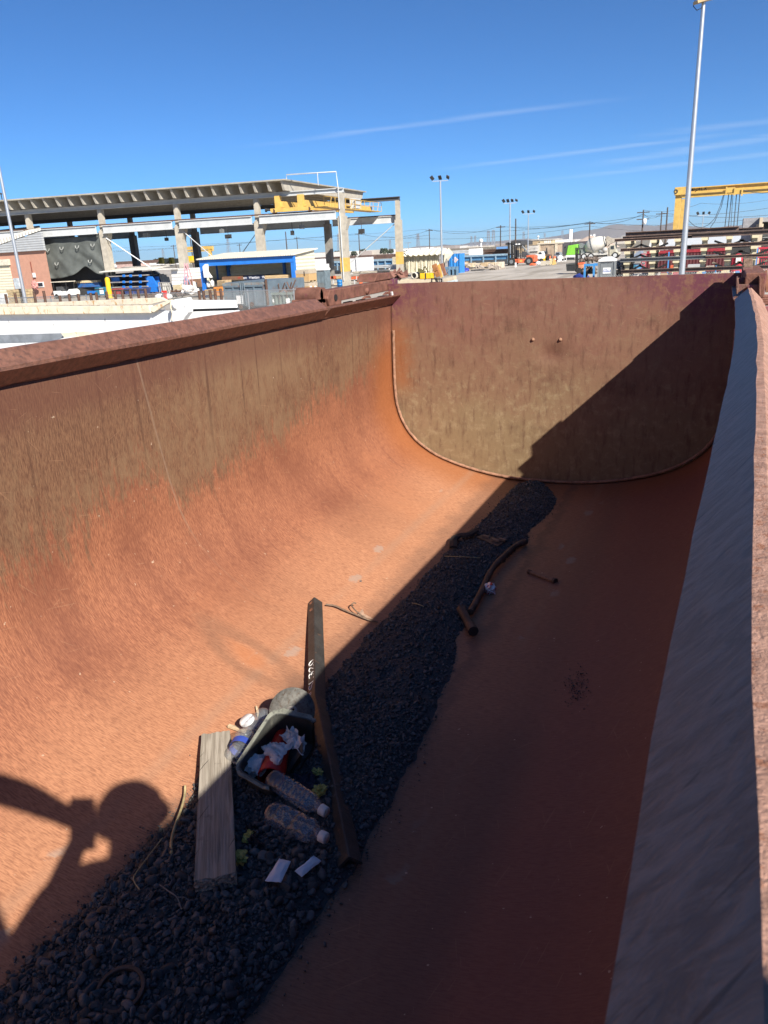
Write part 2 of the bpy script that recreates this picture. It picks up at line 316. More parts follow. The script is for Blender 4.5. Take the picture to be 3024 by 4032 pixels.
def bulkhead_material():
    m, t, b = new_mat('worn bulkhead steel')
    g = NN(t, 'ShaderNodeNewGeometry'); P = g.outputs['Position']
    s = NN(t, 'ShaderNodeSeparateXYZ'); t.links.new(P, s.inputs[0]); X, Y, Z = s.outputs
    n1 = noise_n(t, P, 2.2, 6, .65); n2 = noise_n(t, mapping(t, P, (28, 1, 6)), 1, 5, .7); n3 = noise_n(t, P, 14, 6, .75); n4 = noise_n(t, P, 90, 3, .7)
    zn = mth(t, 'ADD', Z, mth(t, 'MULTIPLY', mth(t, 'SUBTRACT', n1, .5), .9))
    zn = mth(t, 'ADD', zn, mth(t, 'MULTIPLY', mth(t, 'SUBTRACT', n2, .5), .25))
    c = rgb(t, (.20, .138, .075), (.19, .108, .064), mapr(t, zn, H - 1.25, H - .85))
    c = rgb(t, c, (.195, .092, .062), mapr(t, zn, H - .9, H - .35))
    c = rgb(t, c, (.27, .20, .115), mth(t, 'MULTIPLY', mapr(t, n3, .48, .66), mapr(t, zn, H - .65, H - 1.1, .22, .8)))
    c = rgb(t, c, (.08, .036, .024), mth(t, 'MULTIPLY', mapr(t, noise_n(t, mapping(t, P, (1, 1, 1), (5, 0, 2)), 3.0, 6, .7), .52, .75), .75))
    c = rgb(t, c, (.085, .040, .026), mth(t, 'MULTIPLY', mapr(t, n2, .48, .7), .6))
    c = rgb(t, c, (.26, .17, .10), mth(t, 'MULTIPLY', mapr(t, noise_n(t, P, 5.5, 7, .75), .54, .68), .28))
    c = rgb(t, c, (.09, .048, .032), mth(t, 'MULTIPLY', mapr(t, noise_n(t, mapping(t, P, (9, 1, 2.2), (3, 0, 1)), 1.0, 6, .7), .56, .72), .3))
    # purple paint left in the upper corners
    pm = mth(t, 'ADD', mapr(t, X, -2.1, -1.6, 1, 0), mapr(t, X, -.75, -.15, 0, 1))
    pm = mth(t, 'MULTIPLY', mth(t, 'MULTIPLY', pm, mapr(t, zn, H - .55, H - .30)), mapr(t, n3, .40, .55))
    c = rgb(t, c, (.12, .030, .052), mth(t, 'MULTIPLY', pm, .85))
    c = rgb(t, c, (.26, .085, .025), mth(t, 'MULTIPLY', mapr(t, mth(t, 'ADD', X, mth(t, 'MULTIPLY', n3, .2)), -1.98, -1.80, 1, 0), mth(t, 'MULTIPLY', mapr(t, Z, H - .4, H - .6, 0, .6), mapr(t, Z, H - 1.05, H - .85))))
    for k, (sx, sz, rt) in enumerate(((150, 10, .5), (190, 14, -.7), (120, 9, 1.3))):
        q = noise_n(t, mapping(t, mapping(t, P, (1, 0, 1), (0, 0, 0), (0, rt, 0)), (sx, 1, sz), (k, k, 0)), 1.0, 1, .4)
        c = rgb(t, c, (.36, .22, .13), mth(t, 'MULTIPLY', mapr(t, q, .72, .755), .28))
    c = rgb(t, c, (.36, .25, .15), mth(t, 'MULTIPLY', mapr(t, n4, .66, .72), .5))
    # darker tone at the dent
    dx = mth(t, 'ADD', X, .985); dz = mth(t, 'ADD', Z, -(H - .685))
    dd = mth(t, 'SQRT', mth(t, 'ADD', mth(t, 'MULTIPLY', dx, dx), mth(t, 'MULTIPLY', mth(t, 'MULTIPLY', dz, dz), 3.2)))
    c = rgb(t, c, (.13, .055, .035), mth(t, 'MULTIPLY', mapr(t, mth(t, 'ADD', dd, mth(t, 'MULTIPLY', n3, .12)), .08, .16, 1, 0), .45))
    t.links.new(c, b.inputs['Base Color']); b.inputs['Roughness'].default_value = .62; b.inputs['Specular IOR Level'].default_value = .3
    bump(t, b, mth(t, 'ADD', n3, mth(t, 'MULTIPLY', n4, .5)), .3, .004)
    return m
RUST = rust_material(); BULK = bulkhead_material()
RAIL = M('rail rust', (.205, .092, .058), .45, .35, 40, .2, (.10, .05, .036), .25, .7, spec=.7)
RAILD = M('rail rust brown', (.165, .075, .052), .75, .35, 16, 0, (.14, .045, .048), .16, .6, spec=.25)
BEAD = M('weld bead rust', (.30, .165, .105), .8, .35, 30, bmp=.8, spec=.2)

PROF = [(-2.100, -.30), (-2.105, -.50), (-2.112, -.75), (-2.112, -.93), (-2.098, -1.07), (-2.05, -1.205), (-1.955, -1.33), (-1.80, -1.432),
        (-1.60, -1.502), (-1.36, -1.551), (-1.17, -1.568), (-.992, -1.572)]
PROF = PROF + [(-1.984 - x, z) for x, z in PROF[-2::-1]]
def catmull(P, k):
    P = [np.array(p, float) for p in P]; P = [2 * P[0] - P[1]] + P + [2 * P[-1] - P[-2]]; o = []
    for i in range(1, len(P) - 2):
        a, b, c, d = P[i - 1:i + 3]
        for t in np.linspace(0, 1, k, endpoint=False):
            o.append(.5 * ((2 * b) + (-a + c) * t + (2 * a - 5 * b + 4 * c - d) * t * t + (-a + 3 * b - 3 * c + d) * t ** 3))
    o.append(P[-2]); return np.array(o)
PC = catmull(PROF, 8)
_h = PC[(PC[:, 0] > -2.05) & (PC[:, 0] < .06)]
def floor_z(x): return float(np.interp(x, _h[:, 0], _h[:, 1]))
def rim_shift(y):       # the right wall is bowed: sideways shift of its rim
    return float(np.mean(np.interp([y - .3, y - .2, y - .1, y, y + .1, y + .2, y + .3], [-3.5, -.5, .2, .55, .9, 1.25, 1.64, 2.1, 2.7, 3.7, 5], [-.02, -.06, -.072, -.062, -.050, -.036, -.022, -.006, .006, .016, .022])))
YB, YF = -3.4, 5.0
trailer = thing('dump_trailer', 'long rusted half round dump trailer tub seen from inside, black gravel along its floor', 'trailer', (-.992, 1.0, 0))
def tub_mesh():
    NY = 170; ys = np.linspace(YB, YF, NY); NP = len(PC)
    arc = np.r_[0, np.cumsum(np.hypot(*np.diff(PC, axis=0).T))]
    tang = np.gradient(PC, axis=0); nrm = np.stack([tang[:, 1], -tang[:, 0]], 1); nrm /= np.linalg.norm(nrm, axis=1)[:, None]
    # nrm must point out of the tub
    if nrm[NP // 2][1] > 0: nrm = -nrm
    vs = []; 
    for lay in (0, 1):
        for y in ys:
            sh = rim_shift(y)
            for i, (x, z) in enumerate(PC):
                k = max(0, min(1, (z + 1.25) / .95)) if x > -.9 else 0
                k = k * k * (3 - 2 * k)
                d = .006 * noise.noise((x * 1.6, y * 1.1, z * 1.6)) if lay == 0 else 0
                px, pz = x + sh * k, z
                vs.append((px + nrm[i][0] * (d + lay * .010), y, H + pz + nrm[i][1] * (d + lay * .010)))
    fs = []; N = NY * NP
    for j in range(NY - 1):
        for i in range(NP - 1):
            a = j * NP + i; fs.append((a, a + 1, a + NP + 1, a + NP)); fs.append((N + a, N + a + NP, N + a + NP + 1, N + a + 1))
        a = j * NP; fs.append((a, a + NP, N + a + NP, N + a)); a += NP - 1; fs.append((a, N + a, N + a + NP, a + NP))
    for i in range(NP - 1):
        fs.append((i, N + i, N + i + 1, i + 1)); a = (NY - 1) * NP + i; fs.append((a, a + 1, N + a + 1, N + a))
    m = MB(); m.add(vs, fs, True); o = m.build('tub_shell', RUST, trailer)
    uvl = o.data.uv_layers.new(name='uv'); li = np.zeros(len(o.data.loops), np.int32); o.data.loops.foreach_get('vertex_index', li)
    a_uv = np.zeros((2 * N, 2)); idx = np.arange(2 * N) % N
    a_uv[:, 0] = arc[idx % NP]; a_uv[:, 1] = ys[idx // NP]
    uvl.data.foreach_set('uv', a_uv[li].astype(np.float32).ravel())
    return o
tub_mesh()
# front panel: a plate whose face is at Y=5
m = MB(); nx, nz = 60, 40; x0, x1, z0, z1 = -2.125, .165, H - 1.63, H - .2135
vs = []; 
for j in range(nz + 1):
    for i in range(nx + 1):
        x = x0 + (x1 - x0) * i / nx; z = z0 + (z1 - z0) * j / nz
        d = .010 * noise.noise((x * 1.4, 3, z * 1.4)) + .022 * math.exp(-(((x + .985) / .07) ** 2 + ((z - H + .685) / .05) ** 2))
        if j == nz: d = .002 * noise.noise((x * 6, 0, 0))
        vs.append((x, 5.0 + d, z + (.003 * noise.noise((x * 3, 1, 1)) if j == nz else 0)))
N = len(vs); vs += [(x, 5.014, z) for x, y, z in vs]
vs = [(x, max(y, 5.0 - .008) if k < N else 5.03, z) for k, (x, y, z) in enumerate(vs)]
fs = []
for j in range(nz):
    for i in range(nx):
        a = j * (nx + 1) + i; fs.append((a, a + 1, a + nx + 2, a + nx + 1)); fs.append((N + a, N + a + nx + 1, N + a + nx + 2, N + a + 1))
for i in range(nx):
    a = nz * (nx + 1) + i; fs.append((a, a + 1, N + a + 1, N + a)); fs.append((i, N + i, N + i + 1, i + 1))
for j in range(nz):
    a = j * (nx + 1); fs.append((a, a + nx + 1, N + a + nx + 1, N + a)); a += nx; fs.append((a, N + a, N + a + nx + 1, a + nx + 1))
m.add(vs, fs, True); bulk = m.build('front_panel', BULK, trailer)
es = bulk.modifiers.new('edge', 'EDGE_SPLIT'); es.split_angle = math.radians(50)
tail = MB().box(-2.11, .10, YB - .03, YB, H - 1.6, H - .25).build('tailgate', RAILD, trailer)
# weld bead and the gap under it
bp = [(x, z) for x, z in PC if z < -.50]
bead = [(x + (-.992 - x) * .012, 4.985, H + z + .014 * max(0, min(1, (-z - .9) / .5))) for x, z in bp]
bead = [(x + .003 * noise.noise((k * .7, 1, 0)), y, z + .004 * noise.noise((k * .5, 4, 0))) for k, (x, y, z) in enumerate(bead)]
MB().tube(bead, [.0105 + .003 * noise.noise((k * .9, 0, 3)) for k in range(len(bead))], 8).build('weld_bead', BEAD, trailer)
for u, v in ((2098, 1337), (2206, 1337)):
    p = AY(u, v, 5.0); MB().lathe([(0, .013), (.005, .012), (.006, .009), (.013, .008), (.015, .004), (.016, 0)], p + Vector((0, .004, 0)), (0, -1, 0), 8).build('bolt_head', BEAD, trailer)
# diamond top rails
def rail(side, y0, y1):
    m = MB(); ys = [y0 + (y1 - y0) * i / 60 for i in range(61)]; hd = .056; vs = []; c = .006
    for y in ys:
        cx = -2.086 if side < 0 else .102 + rim_shift(y) + .006; cz = H - .29
        ring = [(-hd, c), (-hd, -c), (-c, -hd), (c, -hd), (hd, -c), (hd, c), (c, hd), (-c, hd)]
        for a, b in ring:
            q = .0025 * noise.noise((y * 9 + a * 40, b * 30, side * 3)); vs.append((cx + a + q, y + (-.07 * (b + hd) / (2 * hd) if y == ys[-1] else 0), cz + b + q))
    fs = [(j * 8 + i, j * 8 + (i + 1) % 8, j * 8 + 8 + (i + 1) % 8, j * 8 + 8 + i) for j in range(60) for i in range(8)]
    fs += [tuple(range(8))[::-1], tuple(range(480, 488))]
    return m.add(vs, [f[::-1] for f in fs], False).build('top_rail', RAIL, trailer)
rail(-1, YB, 3.92); rr0 = rail(1, YB, 3.97)
rr0.data.materials.clear(); PEACH = M('dusty worn ridge', (.40, .235, .175), .8, .32, 45, 0, (.30, .14, .085), .3, .9, spec=.2)
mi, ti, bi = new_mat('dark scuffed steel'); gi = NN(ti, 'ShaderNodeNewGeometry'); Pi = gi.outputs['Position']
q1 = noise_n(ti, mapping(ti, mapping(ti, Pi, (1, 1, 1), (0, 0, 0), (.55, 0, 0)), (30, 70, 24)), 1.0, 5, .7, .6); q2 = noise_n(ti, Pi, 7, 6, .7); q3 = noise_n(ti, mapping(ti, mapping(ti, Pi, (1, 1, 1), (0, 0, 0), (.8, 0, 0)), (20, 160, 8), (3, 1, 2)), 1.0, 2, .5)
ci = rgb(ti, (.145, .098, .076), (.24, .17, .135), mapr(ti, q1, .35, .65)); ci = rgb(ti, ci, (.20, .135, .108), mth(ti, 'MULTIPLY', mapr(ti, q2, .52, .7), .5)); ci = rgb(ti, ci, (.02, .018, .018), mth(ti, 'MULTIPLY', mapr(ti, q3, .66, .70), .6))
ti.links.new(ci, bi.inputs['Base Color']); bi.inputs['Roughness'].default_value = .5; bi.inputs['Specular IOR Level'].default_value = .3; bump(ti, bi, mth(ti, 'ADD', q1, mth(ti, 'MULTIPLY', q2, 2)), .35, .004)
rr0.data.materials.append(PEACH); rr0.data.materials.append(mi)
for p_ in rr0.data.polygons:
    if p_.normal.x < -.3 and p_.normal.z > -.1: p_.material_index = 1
# weld between rail and left wall
MB().tube([(-2.094 + .004 * noise.noise((k * .8, 0, 0)), YB + k * .06, H - .345 + .006 * noise.noise((k * .9, 2, 0))) for k in range(int((4.98 - YB) / .06))], .007, 6).build('rail_weld', RAIL, trailer)
# left front: lower half of the rail carried on to the front panel, lever arm above it
lip = MB().prism([(-2.03, 3.93, H - .292), (-2.09, 3.93, H - .348), (-2.14, 3.93, H - .300), (-2.14, 3.93, H - .290), (-2.03, 3.93, H - .284)], (0, 1.065, 0)).build('rail_ledge', RAIL, trailer, .003)
arm = thing('x', 'x', 'x', (0, 0, 0)); bpy.data.objects.remove(arm)
def yz(u, v, X): p = AX(u, v, X); return p.y, p.z
XA = -2.13
la = MB()
def platepoly(m, pts, X, th):
    m.prism([(X, *yz(u, v, X)) for u, v in pts], (-th, 0, 0))
platepoly(la, [(1300, 1142), (1420, 1122), (1543, 1102), (1543, 1143), (1440, 1164), (1346, 1184), (1346, 1198), (1300, 1206), (1290, 1175)], XA, .09)
lever = la.build('lever_arm', RAILD, trailer, .006)
y_, z_ = yz(1321, 1172, XA); MB().tube([(XA + .004, y_, z_), (XA - .02, y_, z_)], .020, 14).build('pin_hole', M('black hole', (.012, .010, .010), .9, .1), lever)
y_, z_ = yz(1443, 1146, XA); MB().lathe([(0, .022), (.012, .02), (.016, 0)], (XA, y_, z_), (1, 0, 0), 8).build('stop_lug', RAILD, lever)
m = MB(); platepoly(m, [(1474, 1110), (1487, 1077), (1537, 1072), (1552, 1096)], XA - .03, .14); m.build('wedge_block', RAILD, trailer, .006)
m = MB()
for (u, v, r) in ((1258, 1164, .05), (1275, 1162, .045)):
    y_, z_ = yz(u, v, XA - .02); m.tube([(XA - .02, y_, z_), (XA - .16, y_, z_)], r, 12)
y_, z_ = yz(1262, 1178, XA - .02); m.box(XA - .16, XA - .02, y_ - .10, y_ + .25, z_ - .05, z_ + .004); m.build('pivot_bracket', RAILD, trailer, .004)
m = MB(); platepoly(m, [(1545, 1100), (1566, 1096), (1566, 1124), (1545, 1128)], XA - .02, .10); m.build('arm_end_plate', M('purple paint rust', (.12, .03, .05), .6, .35, 12, 0, (.15, .07, .05), .4), trailer, .003)
for u in (1445, 1528):
    m = MB(); platepoly(m, [(u - 18, 1178 - (u - 1445) * .2), (u - 4, 1165 - (u - 1445) * .2), (u + 12, 1163 - (u - 1445) * .2), (u + 18, 1173 - (u - 1445) * .2)], -2.085, .012); m.build('gusset', RAILD, trailer, .002)
m = MB(); platepoly(m, [(1542, 1150), (1547, 1148), (1549, 1160), (1546, 1166)], -2.068, .01); m.build('paint_dab', M('white dab', (.7, .7, .68), .5, .1), trailer)
m = MB()
for u in (1375, 1425, 1510): m = MB(); platepoly(m, [(u - 14, 1190 - (u - 1375) * .17), (u + 14, 1184 - (u - 1375) * .17), (u + 14, 1215 - (u - 1375) * .17), (u - 14, 1220 - (u - 1375) * .17)], XA - .09, .02); m.build('arm_bracket', RAILD, trailer)
# right front: bracket with pin tube, post and side plates
BR = M('bracket rust', (.20, .11, .085), .85, .35, 14, 0, (.14, .05, .07), .3, 1.0, spec=.2)
def xz(u, v, Y): p = AY(u, v, Y); return p.x, p.z
def fplate(pts, Y, th, name, mat=BR, bev=.003):
    m = MB(); m.prism([(xz(u, v, Y)[0], Y, xz(u, v, Y)[1]) for u, v in pts], (0, th, 0)); return m.build(name, mat, trailer, bev)
fplate([(2902, 1119), (2990, 1121), (2992, 1165), (2982, 1163), (2940, 1131), (2900, 1157)], 4.10, .02, 'bracket_front_plate')
fplate([(2899, 1096), (2907, 1092), (2910, 1120), (2905, 1158), (2899, 1158)], 4.07, .16, 'bracket_side_plate')
fplate([(2988, 1086), (2996, 1092), (2996, 1166), (2988, 1160)], 4.07, .22, 'bracket_side_plate', RAILD)
x_, z_ = xz(2906, 1111, 4.2); x2, z2 = xz(2962, 1109, 4.2); MB().tube([(x_, 4.2, z_), (x2, 4.2, z2)], .020, 14).build('pin_tube', BR, trailer)
fplate([(2925, 1090), (2966, 1088), (2990, 1092), (2990, 1102), (2930, 1104)], 4.32, .06, 'bracket_cross_bar')
fplate([(2927, 1020), (2964, 1018), (2963, 1057), (2926, 1059)], 4.75, .14, 'stop_post', M('gritty post', (.25, .17, .12), .95, .5, 60, bmp=1.0))
fplate([(2925, 1058), (2964, 1057), (2971, 1098), (2921, 1100)], 4.55, .2, 'post_foot')
# right lever arm and ledge, mirrored from the left
MB().box(.108, .200, 4.125, 5.0, H - .295, H - .178).build('lever_arm', RAILD, trailer, .006)
MB().prism([(.062, 4.0, H - .292), (.118, 4.0, H - .345), (.150, 4.0, H - .30), (.150, 4.0, H - .29), (.062, 4.0, H - .284)][::-1], (0, .99, 0)).build('rail_ledge', RAIL, trailer, .003)
# wall top sliver by the bracket, plate and parts to its right
fplate([(3010, 1068), (3022, 1062), (3030, 1150), (3014, 1152)], 4.35, .03, 'hinge_plate', M('orange rust plate', (.24, .11, .06), .85, .4, 10))
m = MB(); 
for k in range(4):
    p = AY(3024, 1168 + k * 9, 4.5); m.tube([p + Vector((-.03, 0, 0)), p + Vector((.25, .05, 0))], .011, 8)
m.build('chain_hoist', RAILD, trailer)
m = MB().box(.16, .40, 2.6, 5.2, H - .56, H - .42).build('side_ledge', M('faded red paint', (.26, .075, .06), .7, .3, 4, 0, (.20, .11, .08), .35), trailer)
# under the tub: chassis, wheels, step
CH = M('chassis black', (.03, .03, .03), .7, .3)
for x in (-1.45, -.53): MB().box(x - .05, x + .05, YB, 6.5, 1.25, 1.62).build('chassis_rail', CH, trailer)
for y in (-2.7, -1.4):
    for x in (-2.0, .02):
        wl = MB().lathe([(-.14, .30), (-.15, .46), (-.10, .52), (.10, .52), (.15, .46), (.14, .30)], (x, y, .52), (1, 0, 0), 24).build('wheel', M('tyre', (.02, .02, .02), .85, .2), trailer)
        MB().lathe([(-.12, 0), (-.12, .30), (.12, .30), (.12, 0)], (x, y, .52), (1, 0, 0), 20).build('wheel_hub', M('hub steel', (.3, .3, .3), .5, .2), wl)
    MB().tube([(-2.1, y, .52), (.1, y, .52)], .07, 10).build('axle', CH, trailer)
for x in (-1.45, -.53): MB().box(x - .06, x + .06, 5.6, 5.75, 0, 1.25).build('landing_leg', CH, trailer)

# ================================================================== gravel
GL = [(4.97, -1.09), (4.906, -1.165), (4.58, -1.179), (4.07, -1.189), (3.818, -1.225), (3.458, -1.24), (2.987, -1.24), (2.594, -1.258), (2.141, -1.26), (1.97, -1.29),
      (1.734, -1.389), (1.52, -1.375), (1.408, -1.335), (1.28, -1.35), (1.123, -1.345), (.945, -1.36), (.772, -1.366), (.3, -1.38), (-.6, -1.30)]
GR = [(4.97, -1.0), (4.674, -.863), (4.441, -.832), (4.15, -.87), (4.008, -.894), (3.864, -.861), (3.5, -.93), (3.319, -.946), (3.102, -.93), (2.821, -.889), (2.687, -.899), (2.539, -.851),
      (2.233, -.814), (1.897, -.794), (1.691, -.774), (1.506, -.783), (1.435, -.778), (1.3, -.781), (1.053, -.801), (.917, -.813), (.3, -.80), (-.6, -.90)]
def interp(tab, y): t_ = sorted(tab); return float(np.interp(y, [a for a, _ in t_], [b for _, b in t_]))
def gedge(y):
    l = interp(GL, y) + .018 * noise.noise((y * 6, 1, 0)) + .012 * noise.noise((y * 19, 2, 0)); r = interp(GR, y) + .02 * noise.noise((y * 6, 8, 0)) + .012 * noise.noise((y * 21, 5, 0))
    return l, max(r, l + .05)
def gravel_top(x, y):           # height (relative to the eye) of whatever lies under (x, y)
    l, r = gedge(y); f = floor_z(x)
    if x <= l or x >= r: return f
    d = min(x - l, r - x); hm = float(np.interp(y, [0, 1.6, 2.4, 5], [.055, .05, .035, .03]))
    k = min(1, d / .16); k = k * (2 - k)
    return f + hm * k + .010 * k * noise.noise((x * 7, y * 7, 0)) + .006 * k * noise.noise((x * 17, y * 17, 3))
def gravel_material():
    m, t, b = new_mat('dark crushed stone')
    at = NN(t, 'ShaderNodeAttribute', attribute_name='tone'); g = NN(t, 'ShaderNodeNewGeometry'); P = g.outputs['Position']
    n1 = noise_n(t, P, 120, 4, .7)
    c = rgb(t, (.044, .0435, .044), (.165, .163, .16), at.outputs['Fac'])
    c = rgb(t, c, (.20, .19, .17), mapr(t, at.outputs['Fac'], .965, .985, 0, .75)); 
    c = rgb(t, c, (.085, .055, .032), mapr(t, at.outputs['Fac'], .02, .012, 0, .7))
    c = rgb(t, c, (.035, .034, .034), mth(t, 'MULTIPLY', n1, .5))
    t.links.new(c, b.inputs['Base Color']); b.inputs['Roughness'].default_value = .78; b.inputs['Specular IOR Level'].default_value = .45
    bump(t, b, n1, .6, .004); return m
def gravel():
    rg = np.random.default_rng(3)
    bases = []
    for k in range(14):
        bm = bmesh.new(); bmesh.ops.create_icosphere(bm, subdivisions=2 if k < 6 else 1, radius=1)
        vv = np.array([v.co[:] for v in bm.verts]); ff = np.array([[v.index for v in f.verts] for f in bm.faces]); bm.free()
        for _ in range(10):      # cut facets
            n = rg.normal(size=3); n /= np.linalg.norm(n); d = rg.uniform(.32, .72); q = vv @ n; vv = vv - np.outer(np.maximum(q - d, 0), n)
        vv *= rg.uniform(.75, 1.15, 3) * np.array([1, 1, .7]); bases.append((vv, ff))
    V = []; Fc = []; T = []; nv = 0
    def put(x, y, r, big, tone):
        nonlocal nv
        vv, ff = bases[rg.integers(0, 6) if big else rg.integers(6, 14)]
        a = rg.normal(size=4); a /= np.linalg.norm(a); w_, x_, y_, z_ = a
        Rm = np.array([[1 - 2 * (y_ * y_ + z_ * z_), 2 * (x_ * y_ - z_ * w_), 2 * (x_ * z_ + y_ * w_)], [2 * (x_ * y_ + z_ * w_), 1 - 2 * (x_ * x_ + z_ * z_), 2 * (y_ * z_ - x_ * w_)], [2 * (x_ * z_ - y_ * w_), 2 * (y_ * z_ + x_ * w_), 1 - 2 * (x_ * x_ + y_ * y_)]])
        p = vv @ Rm.T * r + np.array([x, y, H + gravel_top(x, y) + r * .35])
        V.append(p); Fc.append(ff + nv); T.append(np.full(len(p), tone)); nv += len(p)
    # bed sheet
    NYg, NXg = 420, 40
    for j in range(NYg):
        y = -.5 + 5.46 * j / (NYg - 1); l, r = gedge(y)
        row = []
        for i in range(NXg):
            x = l - .012 + (r - l + .024) * i / (NXg - 1); e = i in (0, NXg - 1)
            row.append((x, y, H + (floor_z(x) - .004 if e else gravel_top(x, y) + .004 * noise.noise((x * 60, y * 60, 0)))))
        V.append(np.array(row)); T.append(np.full(NXg, .12)); nv += NXg
    a = np.arange((NYg - 1) * NXg).reshape(NYg - 1, NXg)[:, :-1].ravel()
    quads = np.stack([a, a + 1, a + NXg + 1, a + NXg], 1)
    Fc.append(np.vstack([quads[:, [0, 1, 2]], quads[:, [0, 2, 3]]]))
    n = 0
    while n < 32000:
        y = rg.uniform(.2, 4.95) if rg.random() < .62 else rg.uniform(.5, 2.1); l, r = gedge(y)
        sc_ = rg.random(); x = l + (r - l) * (rg.random() * 1.0)
        if sc_ < .06: x = (l - rg.exponential(.016)) if rg.random() < .5 else (r + rg.exponential(.018))
        near = y < 1.4
        rr = math.exp(rg.normal(math.log(.0056 if y > 2.3 else .0058), .38)) if not near else math.exp(rg.normal(math.log(.0060), .52))
        rr = min(rr, .021 if near else .014)
        if sc_ < .06: rr *= rg.uniform(.25, .6)
        put(x, y, rr, rr > .010, rg.random()); n += 1
    for _ in range(110):
        y = rg.uniform(.5, 1.35); l, r = gedge(y); put(rg.uniform(l + .05, r - .03), y, rg.uniform(.013, .020), True, rg.uniform(.1, .9))
    for (u, v, r_) in ((1315, 2890, .022), (1310, 2935, .014), (1355, 2725, .010), (1345, 2780, .012), (1935, 2165, .014), (1420, 2300, .01)):
        p = ZC(u, v, -1.54); put(p.x, p.y, r_, True, .8)
    # the small heap of grit on the right-hand slope
    for _ in range(230):
        th = rg.normal(size=2); u = 2262 + 18 * th[0] + (20 if rg.random() < .5 else -8); v = 2700 + 34 * th[1]
        x, y = -.35, 2.3
        p = ZC(u, v, -1.485); x, y = p.x, p.y
        put(x, y, abs(rg.normal()) * .0016 + .0012, False, rg.random() * .9)
    V = np.vstack(V).astype(np.float32); Fc = np.vstack(Fc).astype(np.int32); T = np.concatenate(T).astype(np.float32)
    me = bpy.data.meshes.new('gravel'); me.vertices.add(len(V)); me.vertices.foreach_set('co', V.ravel())
    me.loops.add(Fc.size); me.loops.foreach_set('vertex_index', Fc.ravel()); me.polygons.add(len(Fc))
    me.polygons.foreach_set('loop_start', np.arange(0, Fc.size, 3, dtype=np.int32)); me.polygons.foreach_set('loop_total', np.full(len(Fc), 3, np.int32))
    me.update(calc_edges=True); at = me.attributes.new('tone', 'FLOAT', 'POINT'); at.data.foreach_set('value', T)
    me.materials.append(gravel_material()); o = bpy.data.objects.new('gravel', me); COL.objects.link(o)
    tag(o, 'strip of black crushed stone lying along the bottom of the rusty tub', 'gravel', kind='stuff'); return o
gravel()
# ================================================================== litter in the tub
def gpt(u, v, dz=0.0):
    """point on the gravel / tub floor under a pixel, raised by dz"""
    z = -1.53
    for _ in range(8):
        p = ZC(u, v, z); z = gravel_top(p.x, p.y) + dz
    return ZC(u, v, z)
def wood_mat(name, c0, c1, dark):
    m, t, b = new_mat(name); tcx = NN(t, 'ShaderNodeTexCoord'); P = tcx.outputs['Object']
    gr = noise_n(t, mapping(t, P, (5, 130, 90)), 1.0, 5, .6, .6); g2 = noise_n(t, mapping(t, P, (2.2, 26, 26), (4, 0, 0)), 1.0, 4, .6, .8); g3 = noise_n(t, P, 16, 4, .6)
    c = rgb(t, c0, c1, mapr(t, gr, .35, .65)); c = rgb(t, c, dark, mth(t, 'MULTIPLY', mapr(t, g2, .55, .72), .7))
    wv = noise_n(t, mapping(t, P, (3, 40, 30), (9, 2, 0), (0, 0, .35)), 1.0, 2, .5, 1.0)
    cr = mth(t, 'MULTIPLY', mapr(t, noise_n(t, mapping(t, mapping(t, P, (1, 1, 1), (0, 0, 0), (0, 0, .5)), (3.5, 95, 5), (2, 1, 0)), 1.0, 2, .5), .66, .70), 1.0)
    c = rgb(t, c, tuple(x * .25 for x in dark), mth(t, 'MULTIPLY', cr, .75)); c = rgb(t, c, dark, mth(t, 'MULTIPLY', mapr(t, g3, .6, .75), .5))
    t.links.new(c, b.inputs['Base Color']); b.inputs['Roughness'].default_value = .85; b.inputs['Specular IOR Level'].default_value = .2
    bump(t, b, mth(t, 'SUBTRACT', gr, mth(t, 'MULTIPLY', cr, 1.5)), .6, .003); return m
# grey plank
A_, B_ = ZC(849, 2884, -1.487), ZC(846, 3452, -1.478)
L_ = (B_ - A_).length; ex = (B_ - A_).normalized(); ey = Vector((0, 0, 1)).cross(ex).normalized(); ez = ex.cross(ey)
bm = bmesh.new(); bmesh.ops.create_cube(bm, size=1); bmesh.ops.subdivide_edges(bm, edges=bm.edges[:], cuts=14, use_grid_fill=True)
for v in bm.verts:
    x, y, z = v.co; k = noise.noise((x * 9, y * 5, z * 5)) * .0022
    e = noise.noise((y * 14, z * 14, x * 3 + 7)) * .009 if abs(x) > .47 else 0
    v.co = Vector((x * L_ + e, y * (.094 + .010 * (x + .5)) + k, (z - .5) * .040 + k))
me = bpy.data.meshes.new('wooden_plank'); bm.to_mesh(me); bm.free(); me.materials.append(wood_mat('weathered plank', (.23, .20, .155), (.38, .34, .275), (.11, .09, .07)))
pk = bpy.data.objects.new('wooden_plank', me); COL.objects.link(pk)
pk.matrix_world = Matrix.Translation((A_ + B_) / 2) @ Matrix((ex, ey, ez)).transposed().to_4x4(); pk['wl'] = [0, 0, 0]
bv = pk.modifiers.new('edge', 'BEVEL'); bv.width = .003; bv.segments = 2; bv.limit_method = 'ANGLE'; bv.angle_limit = 1.0
tag(pk, 'weathered grey wooden plank lying beside the black plastic bin', 'plank')
